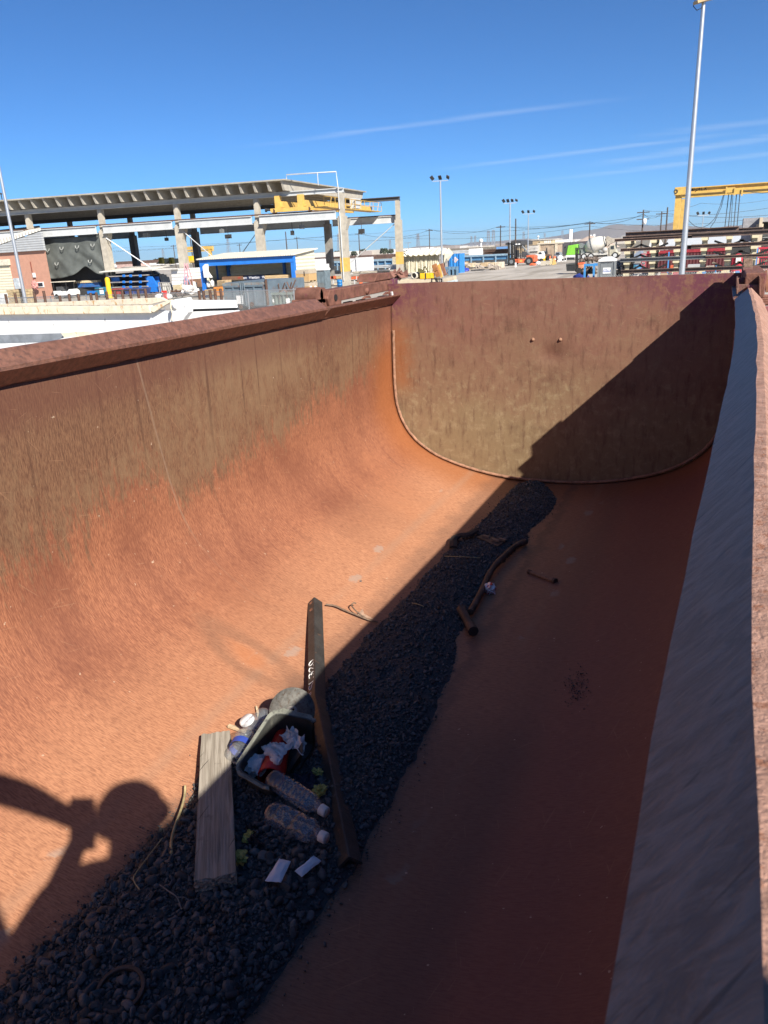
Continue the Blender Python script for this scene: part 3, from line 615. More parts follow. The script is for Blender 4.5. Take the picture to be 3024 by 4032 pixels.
# bent angle iron with chalk lettering
P0, P1, P2 = gpt(1240, 2378, .006), gpt(1247, 2765, .012), gpt(1378, 3412, .02)
def sweep(sec, path, up=Vector((0, 0, 1))):
    m = MB(); n = len(sec); vs = []
    for i, p in enumerate(path):
        d = (path[min(i + 1, len(path) - 1)] - path[max(i - 1, 0)]).normalized(); a = d.cross(up).normalized(); b = a.cross(d)
        for x, y in sec: vs.append(p + a * x + b * y)
    fs = [(i * n + k, i * n + (k + 1) % n, (i + 1) * n + (k + 1) % n, (i + 1) * n + k) for i in range(len(path) - 1) for k in range(n)]
    m.add(vs, [f[::-1] for f in fs]); m.face(vs[:n]); m.face(vs[-n:][::-1]); return m
IRON = M('scale blackened iron', (.036, .036, .034), .55, .35, 14, .0, (.10, .06, .04), .15, .4)
sec = [(-.034, 0), (-.034, .006), (-.002, .034), (.003, .034), (.031, .006), (.031, 0), (.025, 0), (.001, .025), (-.028, 0)]
ang = thing('angle_iron', 'bent length of black angle iron with white chalk lettering, reaching across the gravel', 'angle iron', P1)
path = [P0.lerp(P1, k / 8) for k in range(8)] + [P1.lerp(P2, k / 12) for k in range(13)]
path[8] = path[8] + Vector((-.002, 0, 0))
sweep(sec, path).build('angle_bar', IRON, ang, .0015)
dA = (P0 - P1).normalized(); aA = dA.cross(Vector((0, 0, 1))).normalized(); bA = aA.cross(dA)     # going up the bar: aA points to its right
# left face plane: from ridge (0,.034) down to the left edge
ridge_off, edge_off = bA * .034 + aA * .002, bA * .006 - aA * .033
GLY = {'S': [[(.9, .85), (.5, 1), (.1, .8), (.3, .55), (.7, .45), (.9, .2), (.5, 0), (.1, .15)]], 'L': [[(.15, 1), (.12, .05), (.85, .12)]],
       '3': [[(.1, .9), (.5, 1), (.85, .8), (.45, .55), (.9, .3), (.5, 0), (.1, .12)]], '2': [[(.1, .8), (.4, 1), (.85, .75), (.1, .05), (.95, .12)]],
       '0': [[(.5 + .42 * math.cos(q), .5 + .5 * math.sin(q)) for q in np.linspace(.3, 6.6, 14)]], '"': [[(.3, .95), (.35, .5)], [(.65, .95), (.6, .5)]], ' ': []}
m = MB(); LB = (P0 - P1).length
upv = (edge_off - ridge_off)
nrm_ = upv.cross(dA).normalized(); nrm_ = nrm_ if nrm_.z > 0 else -nrm_
for i, ch in enumerate('"SL320'):
    t0 = .02 * LB + i * .0405
    for st in GLY[ch]:
        pts = [P1 + dA * (t0 + x * .034) + ridge_off + upv * (.20 + .62 * y) + nrm_ * .0006 for x, y in st]
        # smooth the stroke
        q = [Vector(p) for p in catmull([tuple(p) for p in pts], 4)] if len(pts) > 2 else pts
        m.tube(q, .0021, 5)
m.build('chalk_lettering', M('white chalk', (.75, .75, .72), .9, .15), ang)
for k, (tt) in enumerate((.965, .88)):
    c_ = P1 + dA * (LB * tt) + (ridge_off + edge_off) / 2 + nrm_ * .001
    MB().tube([c_, c_ + nrm_ * .001], .010, 14).build('burnt_hole', M('burnt rust ring', (.25, .11, .06), .8, .4, 60), ang)
    
# black plastic bin, tipped and broken
BINM = M('grey black plastic', (.060, .062, .056), .45, .25, 12, 0, (.10, .10, .085), .25, .2)
rim = [ZC(928, 3030, -1.435), ZC(1068, 3108, -1.455), ZC(1247, 2835, -1.385), ZC(1078, 2803, -1.365)]      # BL, BR, TR, TL
cen = sum(rim, Vector()) / 4
binr = thing('plastic_bin', 'broken black plastic bin tipped on the gravel with rubbish inside', 'bin', cen)
nb = (rim[1] - rim[0]).cross(rim[3] - rim[0]).normalized(); nb = nb if nb.z > 0 else -nb
def rounded(c4, r, k=5):
    o = []
    for i in range(4):
        p, a, b = c4[i], c4[i - 1], c4[(i + 1) % 4]
        for j in range(k + 1):
            t = j / k; q1 = p + (a - p).normalized() * r * (1 - t); q2 = p + (b - p).normalized() * r * t
            s_ = p + (a - p).normalized() * r; e_ = p + (b - p).normalized() * r
            o.append((1 - t) ** 2 * s_ + 2 * t * (1 - t) * p + t * t * e_)
    return o
def ringat(dn, shrink, r):
    return rounded([cen + (p - cen) * shrink - nb * dn for p in rim], r)
NR = 24; Rr = []
lev = [(0.0, 1.0), (.004, 1.0), (.02, .985), (.06, .96), (.10, .93), (.115, .90)]
m = MB(); outer = [ringat(d, s * 1.0, .03) for d, s in lev]; inner = [ringat(d, s * .962, .028) for d, s in lev]
def skip(i, j):     # the broken right-hand wall
    return (9 <= i <= 13) and j < 4 if not (i == 9 or i == 13) else j < 2
vs = []; idx = {}
for L, rings in (('o', outer), ('i', inner)):
    for j, rg_ in enumerate(rings):
        for i, p in enumerate(rg_):
            idx[(L, j, i)] = len(vs); w_ = .004 * noise.noise((i * .9, j * 1.3, 2 if L == 'o' else 2.1)); vs.append(p + nb * w_ + (p - cen).normalized() * w_)
fs = []
for j in range(len(lev) - 1):
    for i in range(NR):
        k = (i + 1) % NR
        if skip(i, j): continue
        fs.append((idx['o', j, i], idx['o', j + 1, i], idx['o', j + 1, k], idx['o', j, k]))
        fs.append((idx['i', j, i], idx['i', j, k], idx['i', j + 1, k], idx['i', j + 1, i]))
for i in range(NR):
    k = (i + 1) % NR
    if not skip(i, 0): fs.append((idx['o', 0, i], idx['o', 0, k], idx['i', 0, k], idx['i', 0, i]))
J = len(lev) - 1
fs.append(tuple(idx['i', J, i] for i in range(NR))); fs.append(tuple(idx['o', J, i] for i in range(NR))[::-1])
m.add(vs, fs, True); o = m.build('bin_shell', BINM, binr); es = o.modifiers.new('edge', 'EDGE_SPLIT'); es.split_angle = math.radians(40)
# rim flange along the sound sides
fl = [(p, (p - cen).normalized()) for p in ringat(0, 1.0, .03)]
order = [fl[i % NR] for i in range(14, 14 + 19)]
vs = []; 
for k, (p, d) in enumerate(order):
    w_ = .010 + .004 * noise.noise((k * .8, 0, 0)) + (.007 if k > 2 and k < 11 else 0)
    dz_ = .003 * noise.noise((k * 1.1, 5, 0))
    vs += [p - nb * .001 + nb * dz_, p + d * w_ + nb * dz_ * 1.5, p + d * w_ - nb * .006 + nb * dz_, p - nb * .006 + nb * dz_]
m = MB(); m.add(vs, [(4 * i + a, 4 * i + (a + 1) % 4, 4 * i + 4 + (a + 1) % 4, 4 * i + 4 + a) for i in range(len(order) - 1) for a in range(4)], False)
m.build('rim_flange', M('pale flange plastic', (.20, .205, .165), .5, .35, 22, 0, (.10, .10, .085), .3, .2), binr)  # flange toned paler than the bin shell
m = MB(); m.prism([ZC(1148, 2990, -1.46), ZC(1188, 2925, -1.40), ZC(1190, 2955, -1.42), ZC(1180, 3005, -1.49), ZC(1120, 3060, -1.51)], (.003, .001, 0)); m.build('wall_shard', BINM, binr)
# rubbish
def blob(name, u, v, zc, r, mat, label, cat, sc3=(1, 1, 1), jit=.45, fr=2.6, seed=1, sub=3, group=None, smooth=False):
    p = ZC(u, v, zc); m = MB().ball((0, 0, 0), r, sub, sc3, jit, fr, seed, smooth)
    o = m.build(name, mat); o.location = p; return tag(o, label, cat, group)
REDP = M('red plastic', (.50, .025, .018), .4, .2, 20, bmp=.3)
a_, b_ = ZC(1117, 2890, -1.462), ZC(1066, 3062, -1.475)
m = MB().lathe([(0, 0), (0, .024), (.004, .027), (.06, .032), (.12, .037), ((b_ - a_).length, .042), ((b_ - a_).length, .036)], a_, b_ - a_, 18)
tag(m.build('plastic_cone', REDP), 'red plastic cone lying inside the broken black bin', 'cone')
WP = M('grimy white cloth', (.60, .60, .60), .9, .18, 40, 0, (.42, .36, .28), .12)
def crumple_sheet(name, pts, mat, label, cat, th=.004, seed=0, group=None, amp=.012, n=14):
    """a crumpled quad sheet between four corners"""
    m = MB(); vs = []; a, b, c, d = pts
    for j in range(n + 1):
        for i in range(n + 1):
            s, t = i / n, j / n; p = (a * (1 - s) + b * s) * (1 - t) + (d * (1 - s) + c * s) * t
            k = abs(noise.noise((s * 4 + seed, t * 4, seed * 2.3))) * 1.6 - .3 + .5 * abs(noise.noise((s * 9 + seed, t * 9, 1)))
            vs.append(p + Vector((noise.noise((s * 5, t * 5, seed + 9)) * amp * .6, noise.noise((s * 5, t * 5, seed + 19)) * amp * .6, k * amp)))
    fs = [(j * (n + 1) + i, j * (n + 1) + i + 1, (j + 1) * (n + 1) + i + 1, (j + 1) * (n + 1) + i) for j in range(n) for i in range(n)]
    m.add(vs, fs, False); o = m.build(name, mat); so_ = o.modifiers.new('thickness', 'SOLIDIFY'); so_.thickness = th * .3; return tag(o, label, cat, group)
crumple_sheet('cotton_glove', [ZC(1030, 2942, -1.43), ZC(1068, 2925, -1.425), ZC(1160, 2935, -1.43), ZC(1085, 3010, -1.44)], WP, 'dirty white cotton glove lying across the red cone', 'glove', seed=3, amp=.014)
gl = bpy.data.objects['cotton_glove']
m = MB()
for (q0, q1, r) in (((1090, 2985), (1040, 2945), .011), ((1105, 3000), (1070, 2992), .011), ((1085, 2998), (1095, 3008), .010), ((1075, 2970), (1045, 2968), .010)):
    m.tube([ZC(*q0, -1.432), (ZC(*q0, -1.432) + ZC(*q1, -1.435)) / 2 + Vector((0, 0, .006)), ZC(*q1, -1.437)], [r, r * 1.05, r * .7], 8)
m.build('glove_fingers', WP, gl)
crumple_sheet('paper_rag', [ZC(1098, 2900, -1.425), ZC(1155, 2868, -1.41), ZC(1208, 2925, -1.42), ZC(1190, 2980, -1.44)], WP, 'torn white paper rag spread at the back of the black bin', 'rag', seed=8, amp=.022)
blob('paper_wad', 1014, 3012, -1.465, .036, WP, 'crumpled white paper wad in the near corner of the black bin', 'paper wad', (.95, 1.1, .8), .55, 3.2, 4)
# grinding disc behind the bin
dc = ZC(1150, 2800, -1.435); dn = Vector((.25, -.75, .62)).normalized()
dsc = thing('cutting_disc', 'worn round grey cutting disc propped behind the black bin', 'cutting disc', dc)
MB().lathe([(-.0015, 0), (-.0015, .078), (.0015, .078), (.0018, .030), (.004, .026), (.004, 0)], dc, dn, 36).build('abrasive_disc', M('abrasive grey', (.17, .165, .145), .9, .3, 60, 0, (.10, .07, .05), .3, .8), dsc)
m = MB(); m.lathe([(.004, 0), (.004, .019), (.006, .017), (.006, 0)], dc, dn, 20); m.build('hub_plate', M('pale hub', (.36, .34, .29), .7, .3, 50), dsc)
a2 = dn.orthogonal().normalized()
m = MB().lathe([(.0065, 0), (.0065, .004), (.0071, 0)], dc + a2 * .007, dn, 8).build('hub_hole', M('black hole', (.01, .01, .01)), dsc)
MB().lathe([(.0065, 0), (.0065, .004), (.0071, 0)], dc - a2 * .007, dn, 8).build('hub_hole', M('black hole', (.01, .01, .01)), dsc)
# clear bottles
def plastic_mat(name, tint=(.93, .945, .96)):
    m, t, b = new_mat(name); o = [n for n in t.nodes if n.type == 'OUTPUT_MATERIAL'][0]
    tr = NN(t, 'ShaderNodeBsdfTransparent'); tr.inputs[0].default_value = (*tint, 1)
    gl_ = NN(t, 'ShaderNodeBsdfGlossy'); gl_.inputs['Roughness'].default_value = .07; gl_.inputs[0].default_value = (.9, .93, 1, 1)
    df = NN(t, 'ShaderNodeBsdfDiffuse'); df.inputs[0].default_value = (.62, .64, .66, 1)
    fr = NN(t, 'ShaderNodeLayerWeight'); fr.inputs[0].default_value = .45
    g = NN(t, 'ShaderNodeNewGeometry'); n1 = noise_n(t, g.outputs['Position'], 38, 2, .5)
    bp_ = NN(t, 'ShaderNodeBump'); bp_.inputs['Strength'].default_value = .4; bp_.inputs['Distance'].default_value = .006; t.links.new(n1, bp_.inputs['Height'])
    t.links.new(bp_.outputs[0], gl_.inputs['Normal']); t.links.new(bp_.outputs[0], fr.inputs['Normal'])
    m1 = NN(t, 'ShaderNodeMixShader'); m1.inputs[0].default_value = .09; t.links.new(tr.outputs[0], m1.inputs[1]); t.links.new(df.outputs[0], m1.inputs[2])
    m2 = NN(t, 'ShaderNodeMixShader'); t.links.new(mapr(t, fr.outputs['Facing'], .2, 1.0, .05, .36), m2.inputs[0]); t.links.new(m1.outputs[0], m2.inputs[1]); t.links.new(gl_.outputs[0], m2.inputs[2])
    t.links.new(m2.outputs[0], o.inputs['Surface']); return m
PET = plastic_mat('clear bottle plastic'); CAP = M('white cap plastic', (.72, .70, .64), .5, .08, 30, 0, (.5, .42, .3), .1); BLUEL = M('blue paper label', (.03, .06, .30), .5, .15, 30)
def bottle(pb, pc, rad, label, ribs, crush=0.0, seed=0, capc=True, lbl=None):
    d = pc - pb; L = d.length; d.normalize(); t = thing('plastic_bottle', label, 'bottle', pb, None)
    pr = [(0, .3 * rad), (.004, .75 * rad), (.010, .96 * rad), (.02, rad)]
    Lb = L * .70
    for k in range(ribs * 6 + 1):
        q = k / (ribs * 6); pr.append((.022 + q * (Lb - .022), rad * (1 - .055 * (0.5 - .5 * math.cos(q * ribs * 2 * math.pi)) ** 3)))
    for q in (.2, .4, .6, .8, 1): pr.append((Lb + (L * .86 - Lb) * q, rad + (.014 - rad) * (q ** 1.6)))
    pr += [(L * .88, .0135), (L * .90, .0135)]
    m = MB(); m.lathe(pr, pb, d, 28)
    if crush:
        a = d.orthogonal().normalized(); nv = []
        for p in m.v:
            p = Vector(p); q = (p - pb).dot(d); ax = pb + d * q; r_ = p - ax; k = 1 + crush * noise.noise((p.x * 30 + seed, p.y * 30, p.z * 30)) * (1 if .02 < q < L * .8 else .2)
            r_ = r_ * k; r_.z *= .88; nv.append(tuple(ax + r_))
        m.v = nv
    m.build('bottle_body', PET, t)
    if capc:
        c = MB(); c.lathe([(L * .895, 0), (L * .895, .0155), (L * .90, .016), (L * .985, .0155), (L, .0145), (L, 0)], pb, d, 22); c.build('cap', CAP, t)
    if lbl:
        MB().lathe([(L * .30, rad * 1.01), (L * .46, rad * 1.012)], pb, d, 28).build('label_band', BLUEL, t)
    return t
bottle(ZC(1062, 3058, -1.455), ZC(1287, 3200, -1.482), .031, 'ribbed clear bottle leaning out of the black bin, white cap down', 8, .06, 2)
bottle(ZC(1058, 3195, -1.488), ZC(1287, 3302, -1.488), .036, 'dented clear bottle lying nearest the two white packets', 4, .16, 5)
bottle(ZC(925, 2990, -1.475), ZC(985, 2862, -1.462), .034, 'sunlit clear bottle with a blue label squeezed behind the bin', 4, .12, 9, False, True)
bottle(ZC(985, 2880, -1.475), ZC(1062, 2790, -1.462), .032, 'label-less clear bottle lying sunlit against the cutting disc', 3, .15, 11, False)
p = ZC(976, 2842, -1.485)
m = MB().lathe([(0, .026), (.010, .027), (.016, .022), (.017, 0)], p, Vector((-.3, -.2, .9)), 22); tag(m.build('plastic_disc', M('white lid plastic', (.75, .75, .73), .4, .08)), 'round white lid on the sunlit rust left of the bottles', 'lid')
PINE = M('pale split wood', (.55, .42, .26), .8, .25, 40)
for k, (q, lab) in enumerate((([(895, 2858), (903, 2850), (975, 2870), (968, 2882)], 'pale wood splinter pointing at the plank, beside the white lid'), ([(1006, 2780), (1012, 2778), (1024, 2810), (1012, 2816)], 'short upright pale wood splinter behind the sunlit bottles'))):
    m = MB(); m.prism([gpt(u, v, .018) for u, v in q], (0, 0, -.008)); tag(m.build('wood_splinter', PINE), lab, 'splinter')
# yellow tape scraps
YT = M('yellow barrier tape', (.42, .37, .09), .6, .3, 90, 0, (.06, .06, .05), .12)
for k, (u, v, r, lab) in enumerate(((1205, 2763, .016, 'yellow tape scrap caught under the angle iron behind the disc'), (1250, 3040, .015, 'upper yellow tape scrap between the ribbed bottle and the iron'),
                              (1257, 3112, .021, 'yellow tape wad just above the ribbed bottle cap'), (985, 3290, .017, 'yellow tape scrap printed black, left of the dented bottle'),
                              (968, 3305, .010, 'small dark yellow tape shred beside the plank'), (942, 3375, .021, 'lowest yellow tape wad, against the plank edge'))):
    p = gpt(u, v, .012); m = MB().ball((0, 0, 0), r, 3, (1, 1, .65), .75, 3.0, k + 20, False); o = m.build('tape_scrap', YT); o.location = p; tag(o, lab, 'tape scrap', 'yellow tape scraps')
# white sachets
PKM = M('white paper sachet', (.74, .75, .78), .55, .06, 40)
def sachet(q, lab, seed):
    P4 = [gpt(u, v, .013 + .009 + .004 * (k % 2)) for k, (u, v) in enumerate(q)]
    m = MB(); n = 12; vs = []; a, b, c, d = P4
    for j in range(n + 1):
        for i in range(n + 1):
            s, t = i / n, j / n; p = (a * (1 - s) + b * s) * (1 - t) + (d * (1 - s) + c * s) * t; e = min(s, 1 - s, t, 1 - t)
            z = .0045 * min(1, max(0, (e - .07) / .16)) + .0022 * noise.noise((s * 3 + seed, t * 3, 0)) + .0012 * noise.noise((s * 9, t * 9, seed))
            vs.append(p + Vector((0, 0, z)))
    m.add(vs, [(j * (n + 1) + i, j * (n + 1) + i + 1, (j + 1) * (n + 1) + i + 1, (j + 1) * (n + 1) + i) for j in range(n) for i in range(n)], True)
    o = m.build('paper_sachet', PKM); so_ = o.modifiers.new('thickness', 'SOLIDIFY'); so_.thickness = .001; tag(o, lab, 'sachet', 'white sachets')
sachet([(1043, 3468), (1107, 3475), (1146, 3391), (1100, 3380)], 'white paper sachet lying upright, nearer the plank', 1)
sachet([(1160, 3430), (1188, 3453), (1266, 3390), (1236, 3368)], 'white paper sachet lying slanted, nearer the angle iron', 5)
# rusted ring
c_ = gpt(475, 3905, .006); m = MB(); n = 44; vs = []
for i in range(n):
    th = 2 * math.pi * i / n
    for (r, z) in ((.047, .0), (.056, .0), (.056, .010), (.047, .010)):
        x, y = math.cos(th) * r * 1.0, math.sin(th) * r * .92; vs.append(c_ + Vector((x, y, z + y * .15)))
m.add(vs, [(4 * i + a, 4 * ((i + 1) % n) + a, 4 * ((i + 1) % n) + (a + 1) % 4, 4 * i + (a + 1) % 4) for i in range(n) for a in range(4)])
tag(m.build('metal_ring', M('brown iron ring', (.06, .045, .036), .6, .4, 40), None, .002), 'thin rusted metal ring lying on the near end of the gravel', 'ring')
# hammer-like tool with a bent handle
tool = thing('sledge_hammer', 'rusty long hammer with a crooked shaft on the gravel edge', 'hammer', gpt(1852, 2410, .02))
hp = [gpt(u, v, z) for u, v, z in ((2070, 2133, .022), (2030, 2150, .03), (1985, 2190, .03), (1945, 2232, .03), (1922, 2270, .028), (1905, 2310, .026), (1880, 2360, .026), (1852, 2410, .026))]
hp = [Vector(p) for p in catmull([tuple(p) for p in hp], 4)]
MB().tube(hp, [.0155 + .004 * noise.noise((k * .35, 0, 0)) for k in range(len(hp))], 12).build('shaft', M('dark oily wood', (.06, .038, .028), .6, .4, 14, 0, (.13, .085, .06), .25), tool)
hh = [gpt(1816, 2396, .028), gpt(1838, 2440, .03), gpt(1864, 2486, .028)]
MB().tube(hh, [.022, .020, .024], 8).build('head', M('dark hammer iron', (.045, .035, .032), .6, .4, 20, 0, (.12, .06, .04), .25), tool)
b0, b1 = gpt(2083, 2251, .010), gpt(2180, 2287, .010)
bt = thing('steel_bolt', 'loose rusty bolt on the bare shaded slope right of the hammer', 'bolt', b0)
MB().tube([b0, b1], .0095, 12).build('shank', M('tan rust', (.22, .13, .085), .7, .35, 40), bt)
dv = (b1 - b0).normalized(); MB().tube([b1, b1 + dv * .014], .017, 6).build('bolt_head', M('dark nut', (.07, .045, .035), .6, .3), bt)
MB().tube([b0 - dv * .004, b0 + dv * .012], .0125, 6).build('nut', M('dark nut', (.07, .045, .035), .6, .3), bt)
m, t, b = new_mat('foil and red print'); g = NN(t, 'ShaderNodeNewGeometry'); n1 = noise_n(t, g.outputs['Position'], 45, 3, .6)
t.links.new(rgb(t, (.68, .68, .70), (.45, .05, .06), mapr(t, n1, .56, .60)), b.inputs['Base Color']); b.inputs['Metallic'].default_value = .35; b.inputs['Roughness'].default_value = .35; FOIL = m
p = gpt(1928, 2318, .022); o = MB().ball((0, 0, 0), .030, 3, (1, 1, .95), .5, 3.5, 6, False).build('foil_ball', FOIL); o.location = p; tag(o, 'crumpled silver and red foil wrapper beside the hammer shaft', 'wrapper')
# notched plate and rubber piece
q = [gpt(u, v, .012) for u, v in ((1875, 2113), (1905, 2104), (1992, 2130), (1958, 2150))]
pl = thing('notched_plate', 'flat notched brown plate lying on the gravel near the hammer tip', 'plate', q[0])
m = MB(); m.prism(q, (0, 0, -.006)); m.build('plate_body', M('dark brown plate', (.07, .05, .042), .6, .3, 20), pl)
for (u, v) in ((1915, 2112), (1952, 2127), (1978, 2124)):
    c_ = gpt(u, v, .018); MB().obox(c_, .045, .016, .010, Matrix.Rotation(-.3, 3, 'Z')).build('plate_tab', M('pale tab', (.14, .11, .09), .6, .3), pl)
hz = [gpt(u, v, z) for u, v, z in ((1785, 2160, .01), (1787, 2128, .025), (1810, 2112, .03), (1845, 2108, .025), (1872, 2092, .02))]
hz = [Vector(p) for p in catmull([tuple(p) for p in hz], 4)]
tag(sweep([(-.022, 0), (-.02, .012), (0, .018), (.02, .012), (.022, 0), (0, .004)], hz).build('rubber_strip', M('perished rubber', (.03, .028, .027), .8, .3, 30, 0, (.13, .075, .05), .15)), 'curled black rubber strip with a rusty edge by the gravel edge', 'rubber strip')
# twig with dead leaf, grass blades
TW = M('twig bark', (.16, .11, .075), .8, .35, 60)
def curve_pts(px, dz): return [Vector(p) for p in catmull([tuple(gpt(u, v, z)) for (u, v), z in zip(px, dz)], 5)]
twg = thing('dead_twig', 'dead twig with a curled dry leaf at the edge of the shade', 'twig', gpt(1285, 2378, .01))
MB().tube(curve_pts([(1283, 2380), (1320, 2386), (1355, 2402), (1400, 2420), (1450, 2440), (1488, 2450)], [.012, .014, .012, .012, .01, .008]), .0042, 6).build('stem', TW, twg)
MB().tube(curve_pts([(1440, 2434), (1405, 2408), (1385, 2385), (1392, 2374), (1402, 2376)], [.012, .025, .03, .03, .025]), .0032, 6).build('side_shoot', TW, twg)
m = MB(); q = [gpt(1405, 2425, .01), gpt(1428, 2398, .035), gpt(1434, 2418, .025), gpt(1470, 2438, .012)]; m.add(q + [p + Vector((0, 0, .002)) for p in q], [(0, 1, 2), (0, 2, 3), (4, 6, 5), (4, 7, 6)]); m.build('dry_leaf', M('dry leaf', (.34, .22, .15), .8, .3, 60), twg)
STRAW = M('dry grass', (.42, .34, .17), .8, .3, 40); GREY = M('grey stalk', (.22, .20, .17), .8, .3, 40)
for px, dz, r, mt, nm, lab in (([(729, 3095), (727, 3130), (715, 3180), (690, 3250), (675, 3310), (674, 3360)], [.03, .03, .03, .02, .015, .012], .0040, STRAW, 'grass_blade', 'broad dry yellow grass blade standing left of the plank'),
                       ([(640, 3300), (570, 3390), (528, 3450), (530, 3475), (550, 3503)], [.012, .02, .02, .015, .01], .0016, STRAW, 'grass_blade', 'thin curved straw on the near gravel slope'),
                       ([(627, 3483), (665, 3510), (697, 3534), (715, 3580)], [.012, .02, .02, .012], .0016, GREY, 'dry_stalk', 'forked grey stalk lying below the plank'),
                       ([(697, 3534), (725, 3533), (745, 3545)], [.02, .02, .012], .0013, GREY, 'dry_stalk', 'short pale stalk crossing the forked stalk below the plank'),
                       ([(1750, 2190), (1820, 2192), (1890, 2197)], [.014, .02, .014], .0020, STRAW, 'grass_blade', 'straight straw lying across the far gravel left of the hammer'),
                       ([(1622, 2374), (1650, 2380), (1668, 2388)], [.014, .016, .014], .002, STRAW, 'grass_blade', 'short straw on the shaded gravel left of the hammer head')):
    tag(MB().tube(curve_pts(px, dz), r, 6).build(nm, mt), lab, 'straw' if mt is STRAW else 'stalk')
# black rag among the gravel
crumple_sheet('black_rag', [gpt(965, 3235, .012), gpt(1010, 3290, .012), gpt(1040, 3345, .014), gpt(985, 3320, .012)], M('black rag cloth', (.018, .018, .022), .9, .2), 'crumpled black rag on the gravel between plank and dented bottle', 'rag', seed=12, amp=.02)
crumple_sheet('dark_glove', [gpt(1155, 3060, .012), gpt(1235, 3045, .012), gpt(1240, 3110, .014), gpt(1165, 3110, .012)], M('navy rag cloth', (.018, .022, .038), .9, .2), 'dark navy rag on the gravel above the ribbed bottle', 'rag', seed=15, amp=.02)
# chips on the right rail face
for (u, v) in ((2905, 1258), (2916, 1243)):
    p = AX(u, v, .075 + (0)); o = MB().ball((0, 0, 0), .006, 1, (1, 1.6, 1), .3, 2, u).build('bird_dropping', M('white droppings', (.7, .7, .68), .8)); 
    # sit on the inner face of the rail
    for _ in range(6):
        cx = .102 + rim_shift(p.y) + .006; q = AX(u, v, p.x); dz = q.z - (H - .29); p = AX(u, v, cx - (.056 - abs(dz)))
    o.location = p; tag(o, 'white bird dropping on the shaded rail face, ' + ('lower of two' if u == 2905 else 'upper of two'), 'dropping', 'bird droppings')

# ================================================================== the photographer (behind the lens; casts the shadow on the left wall)
E1 = Vector((.62048, .78422, 0)); E2 = Vector((-.45728, .3618, .8124))
def Q(a, b, k): return O + E1 * a + E2 * b + SUN * k
per = thing('person', 'person in dark work clothes and hard hat taking the picture from outside the tub', 'person', (.42, -.35, 1.62))
J_ = [(Q(.03, -.84, .08), .15), (Q(.0, -.62, .2), .17), (Q(.02, -.315, .31), .19), (Q(.08, -.21, .40), .085), (Q(.11, -.15, .44), .07), (Q(.13, -.09, .46), .085), (Q(.125, -.035, .47), .065),
      (Q(-.26, -.40, .33), .13), (Q(-.285, -.14, .29), .05), (Q(-.265, .19, .24), .05), (Q(-.13, .09, .15), .045), (Q(-.035, .0, .07), .03), (Q(0, -.02, .045), .02),
      (Q(.2, -.27, .42), .08), (Q(.03, -.30, .28), .055), (Q(-.145, -.245, .2), .045), (Q(-.085, -.155, .13), .036), (Q(-.02, -.07, .07), .028), (Q(0, -.05, .045), .02),
      (Q(-.10, -.275, .32), .14), (Q(-.19, -.365, .32), .14)]
hip = J_[0][0]
for sx in (-1, 1):
    h0 = hip + Vector((.03 * sx, .08 * sx, -.06)); J_ += [(h0, .09), (Vector((.36 + .03 * sx, -.33 + .10 * sx, 2.15)), .065), (Vector((.38 + .03 * sx, -.38 + .10 * sx, 1.72)), .045), (Vector((.30 + .03 * sx, -.33 + .10 * sx, 1.67)), .04)]
ED = [(0, 1), (1, 2), (2, 3), (3, 4), (4, 5), (5, 6), (2, 19), (19, 20), (20, 7), (7, 8), (8, 9), (9, 10), (10, 11), (11, 12), (2, 13), (13, 14), (14, 15), (15, 16), (16, 17), (17, 18), (0, 21), (21, 22), (22, 23), (23, 24), (0, 25), (25, 26), (26, 27), (27, 28)]
fing = []
for hj, sgn in ((12, -1), (18, 1)):
    base = J_[hj][0]
    for f in range(5):
        o1 = base + Vector((.008 * (f - 2), -.012, .012 * (2 - f))); o2 = o1 + Vector((-.004 * sgn, -.004, .02 - .004 * f)); n0 = len(J_); J_ += [(o1, .008), (o2, .007)]; ED += [(hj, n0), (n0, n0 + 1)]
wl = Vector(per['wl']); me = bpy.data.meshes.new('body'); me.from_pydata([tuple(p - wl) for p, r in J_], ED, [])
bo = bpy.data.objects.new('body', me); COL.objects.link(bo); bo.parent = per
sk = bo.modifiers.new('skin', 'SKIN')
me.skin_vertices  # created with the modifier
for i, (p, r) in enumerate(J_): me.skin_vertices[0].data[i].radius = (r, r)
me.skin_vertices[0].data[0].use_root = True
sb = bo.modifiers.new('smooth', 'SUBSURF'); sb.levels = 2; sb.render_levels = 2
me.materials.append(M('dark work clothes', (.03, .035, .05), .9, .2))
hc = Q(.13, -.055, .465)
MB().lathe([(-.01, .112), (0, .102), (.04, .096), (.075, .07), (.092, .03), (.095, 0)], hc, Vector((0, .1, 1)), 20).build('hard_hat', M('white hard hat', (.7, .7, .68), .4, .05), per)
xr, xd, xv = Vector([RM[i][0] for i in range(3)]), Vector([RM[i][1] for i in range(3)]), Vector([RM[i][2] for i in range(3)])
pc_ = O + xr * .010 + xd * .026 - xv * .014
ph = MB(); ph.obox(pc_, .072, .148, .008, Matrix((xr, xd, xv)).transposed()); tag(ph.build('mobile_phone', M('black phone', (.02, .02, .02), .3, .1)), 'black mobile phone held up over the rail by the photographer', 'phone')
stp = thing('step_platform', 'folding steel step platform standing against the trailer side under the photographer', 'platform', (.42, -.35, 0))
MB().box(.18, .70, -.75, .02, 1.585, 1.625).build('tread', CH, stp)
for x in (.2, .68):
    for y in (-.73, 0): MB().beam((x, y, 0), (x, y, 1.585), .04).build('leg', CH, stp)
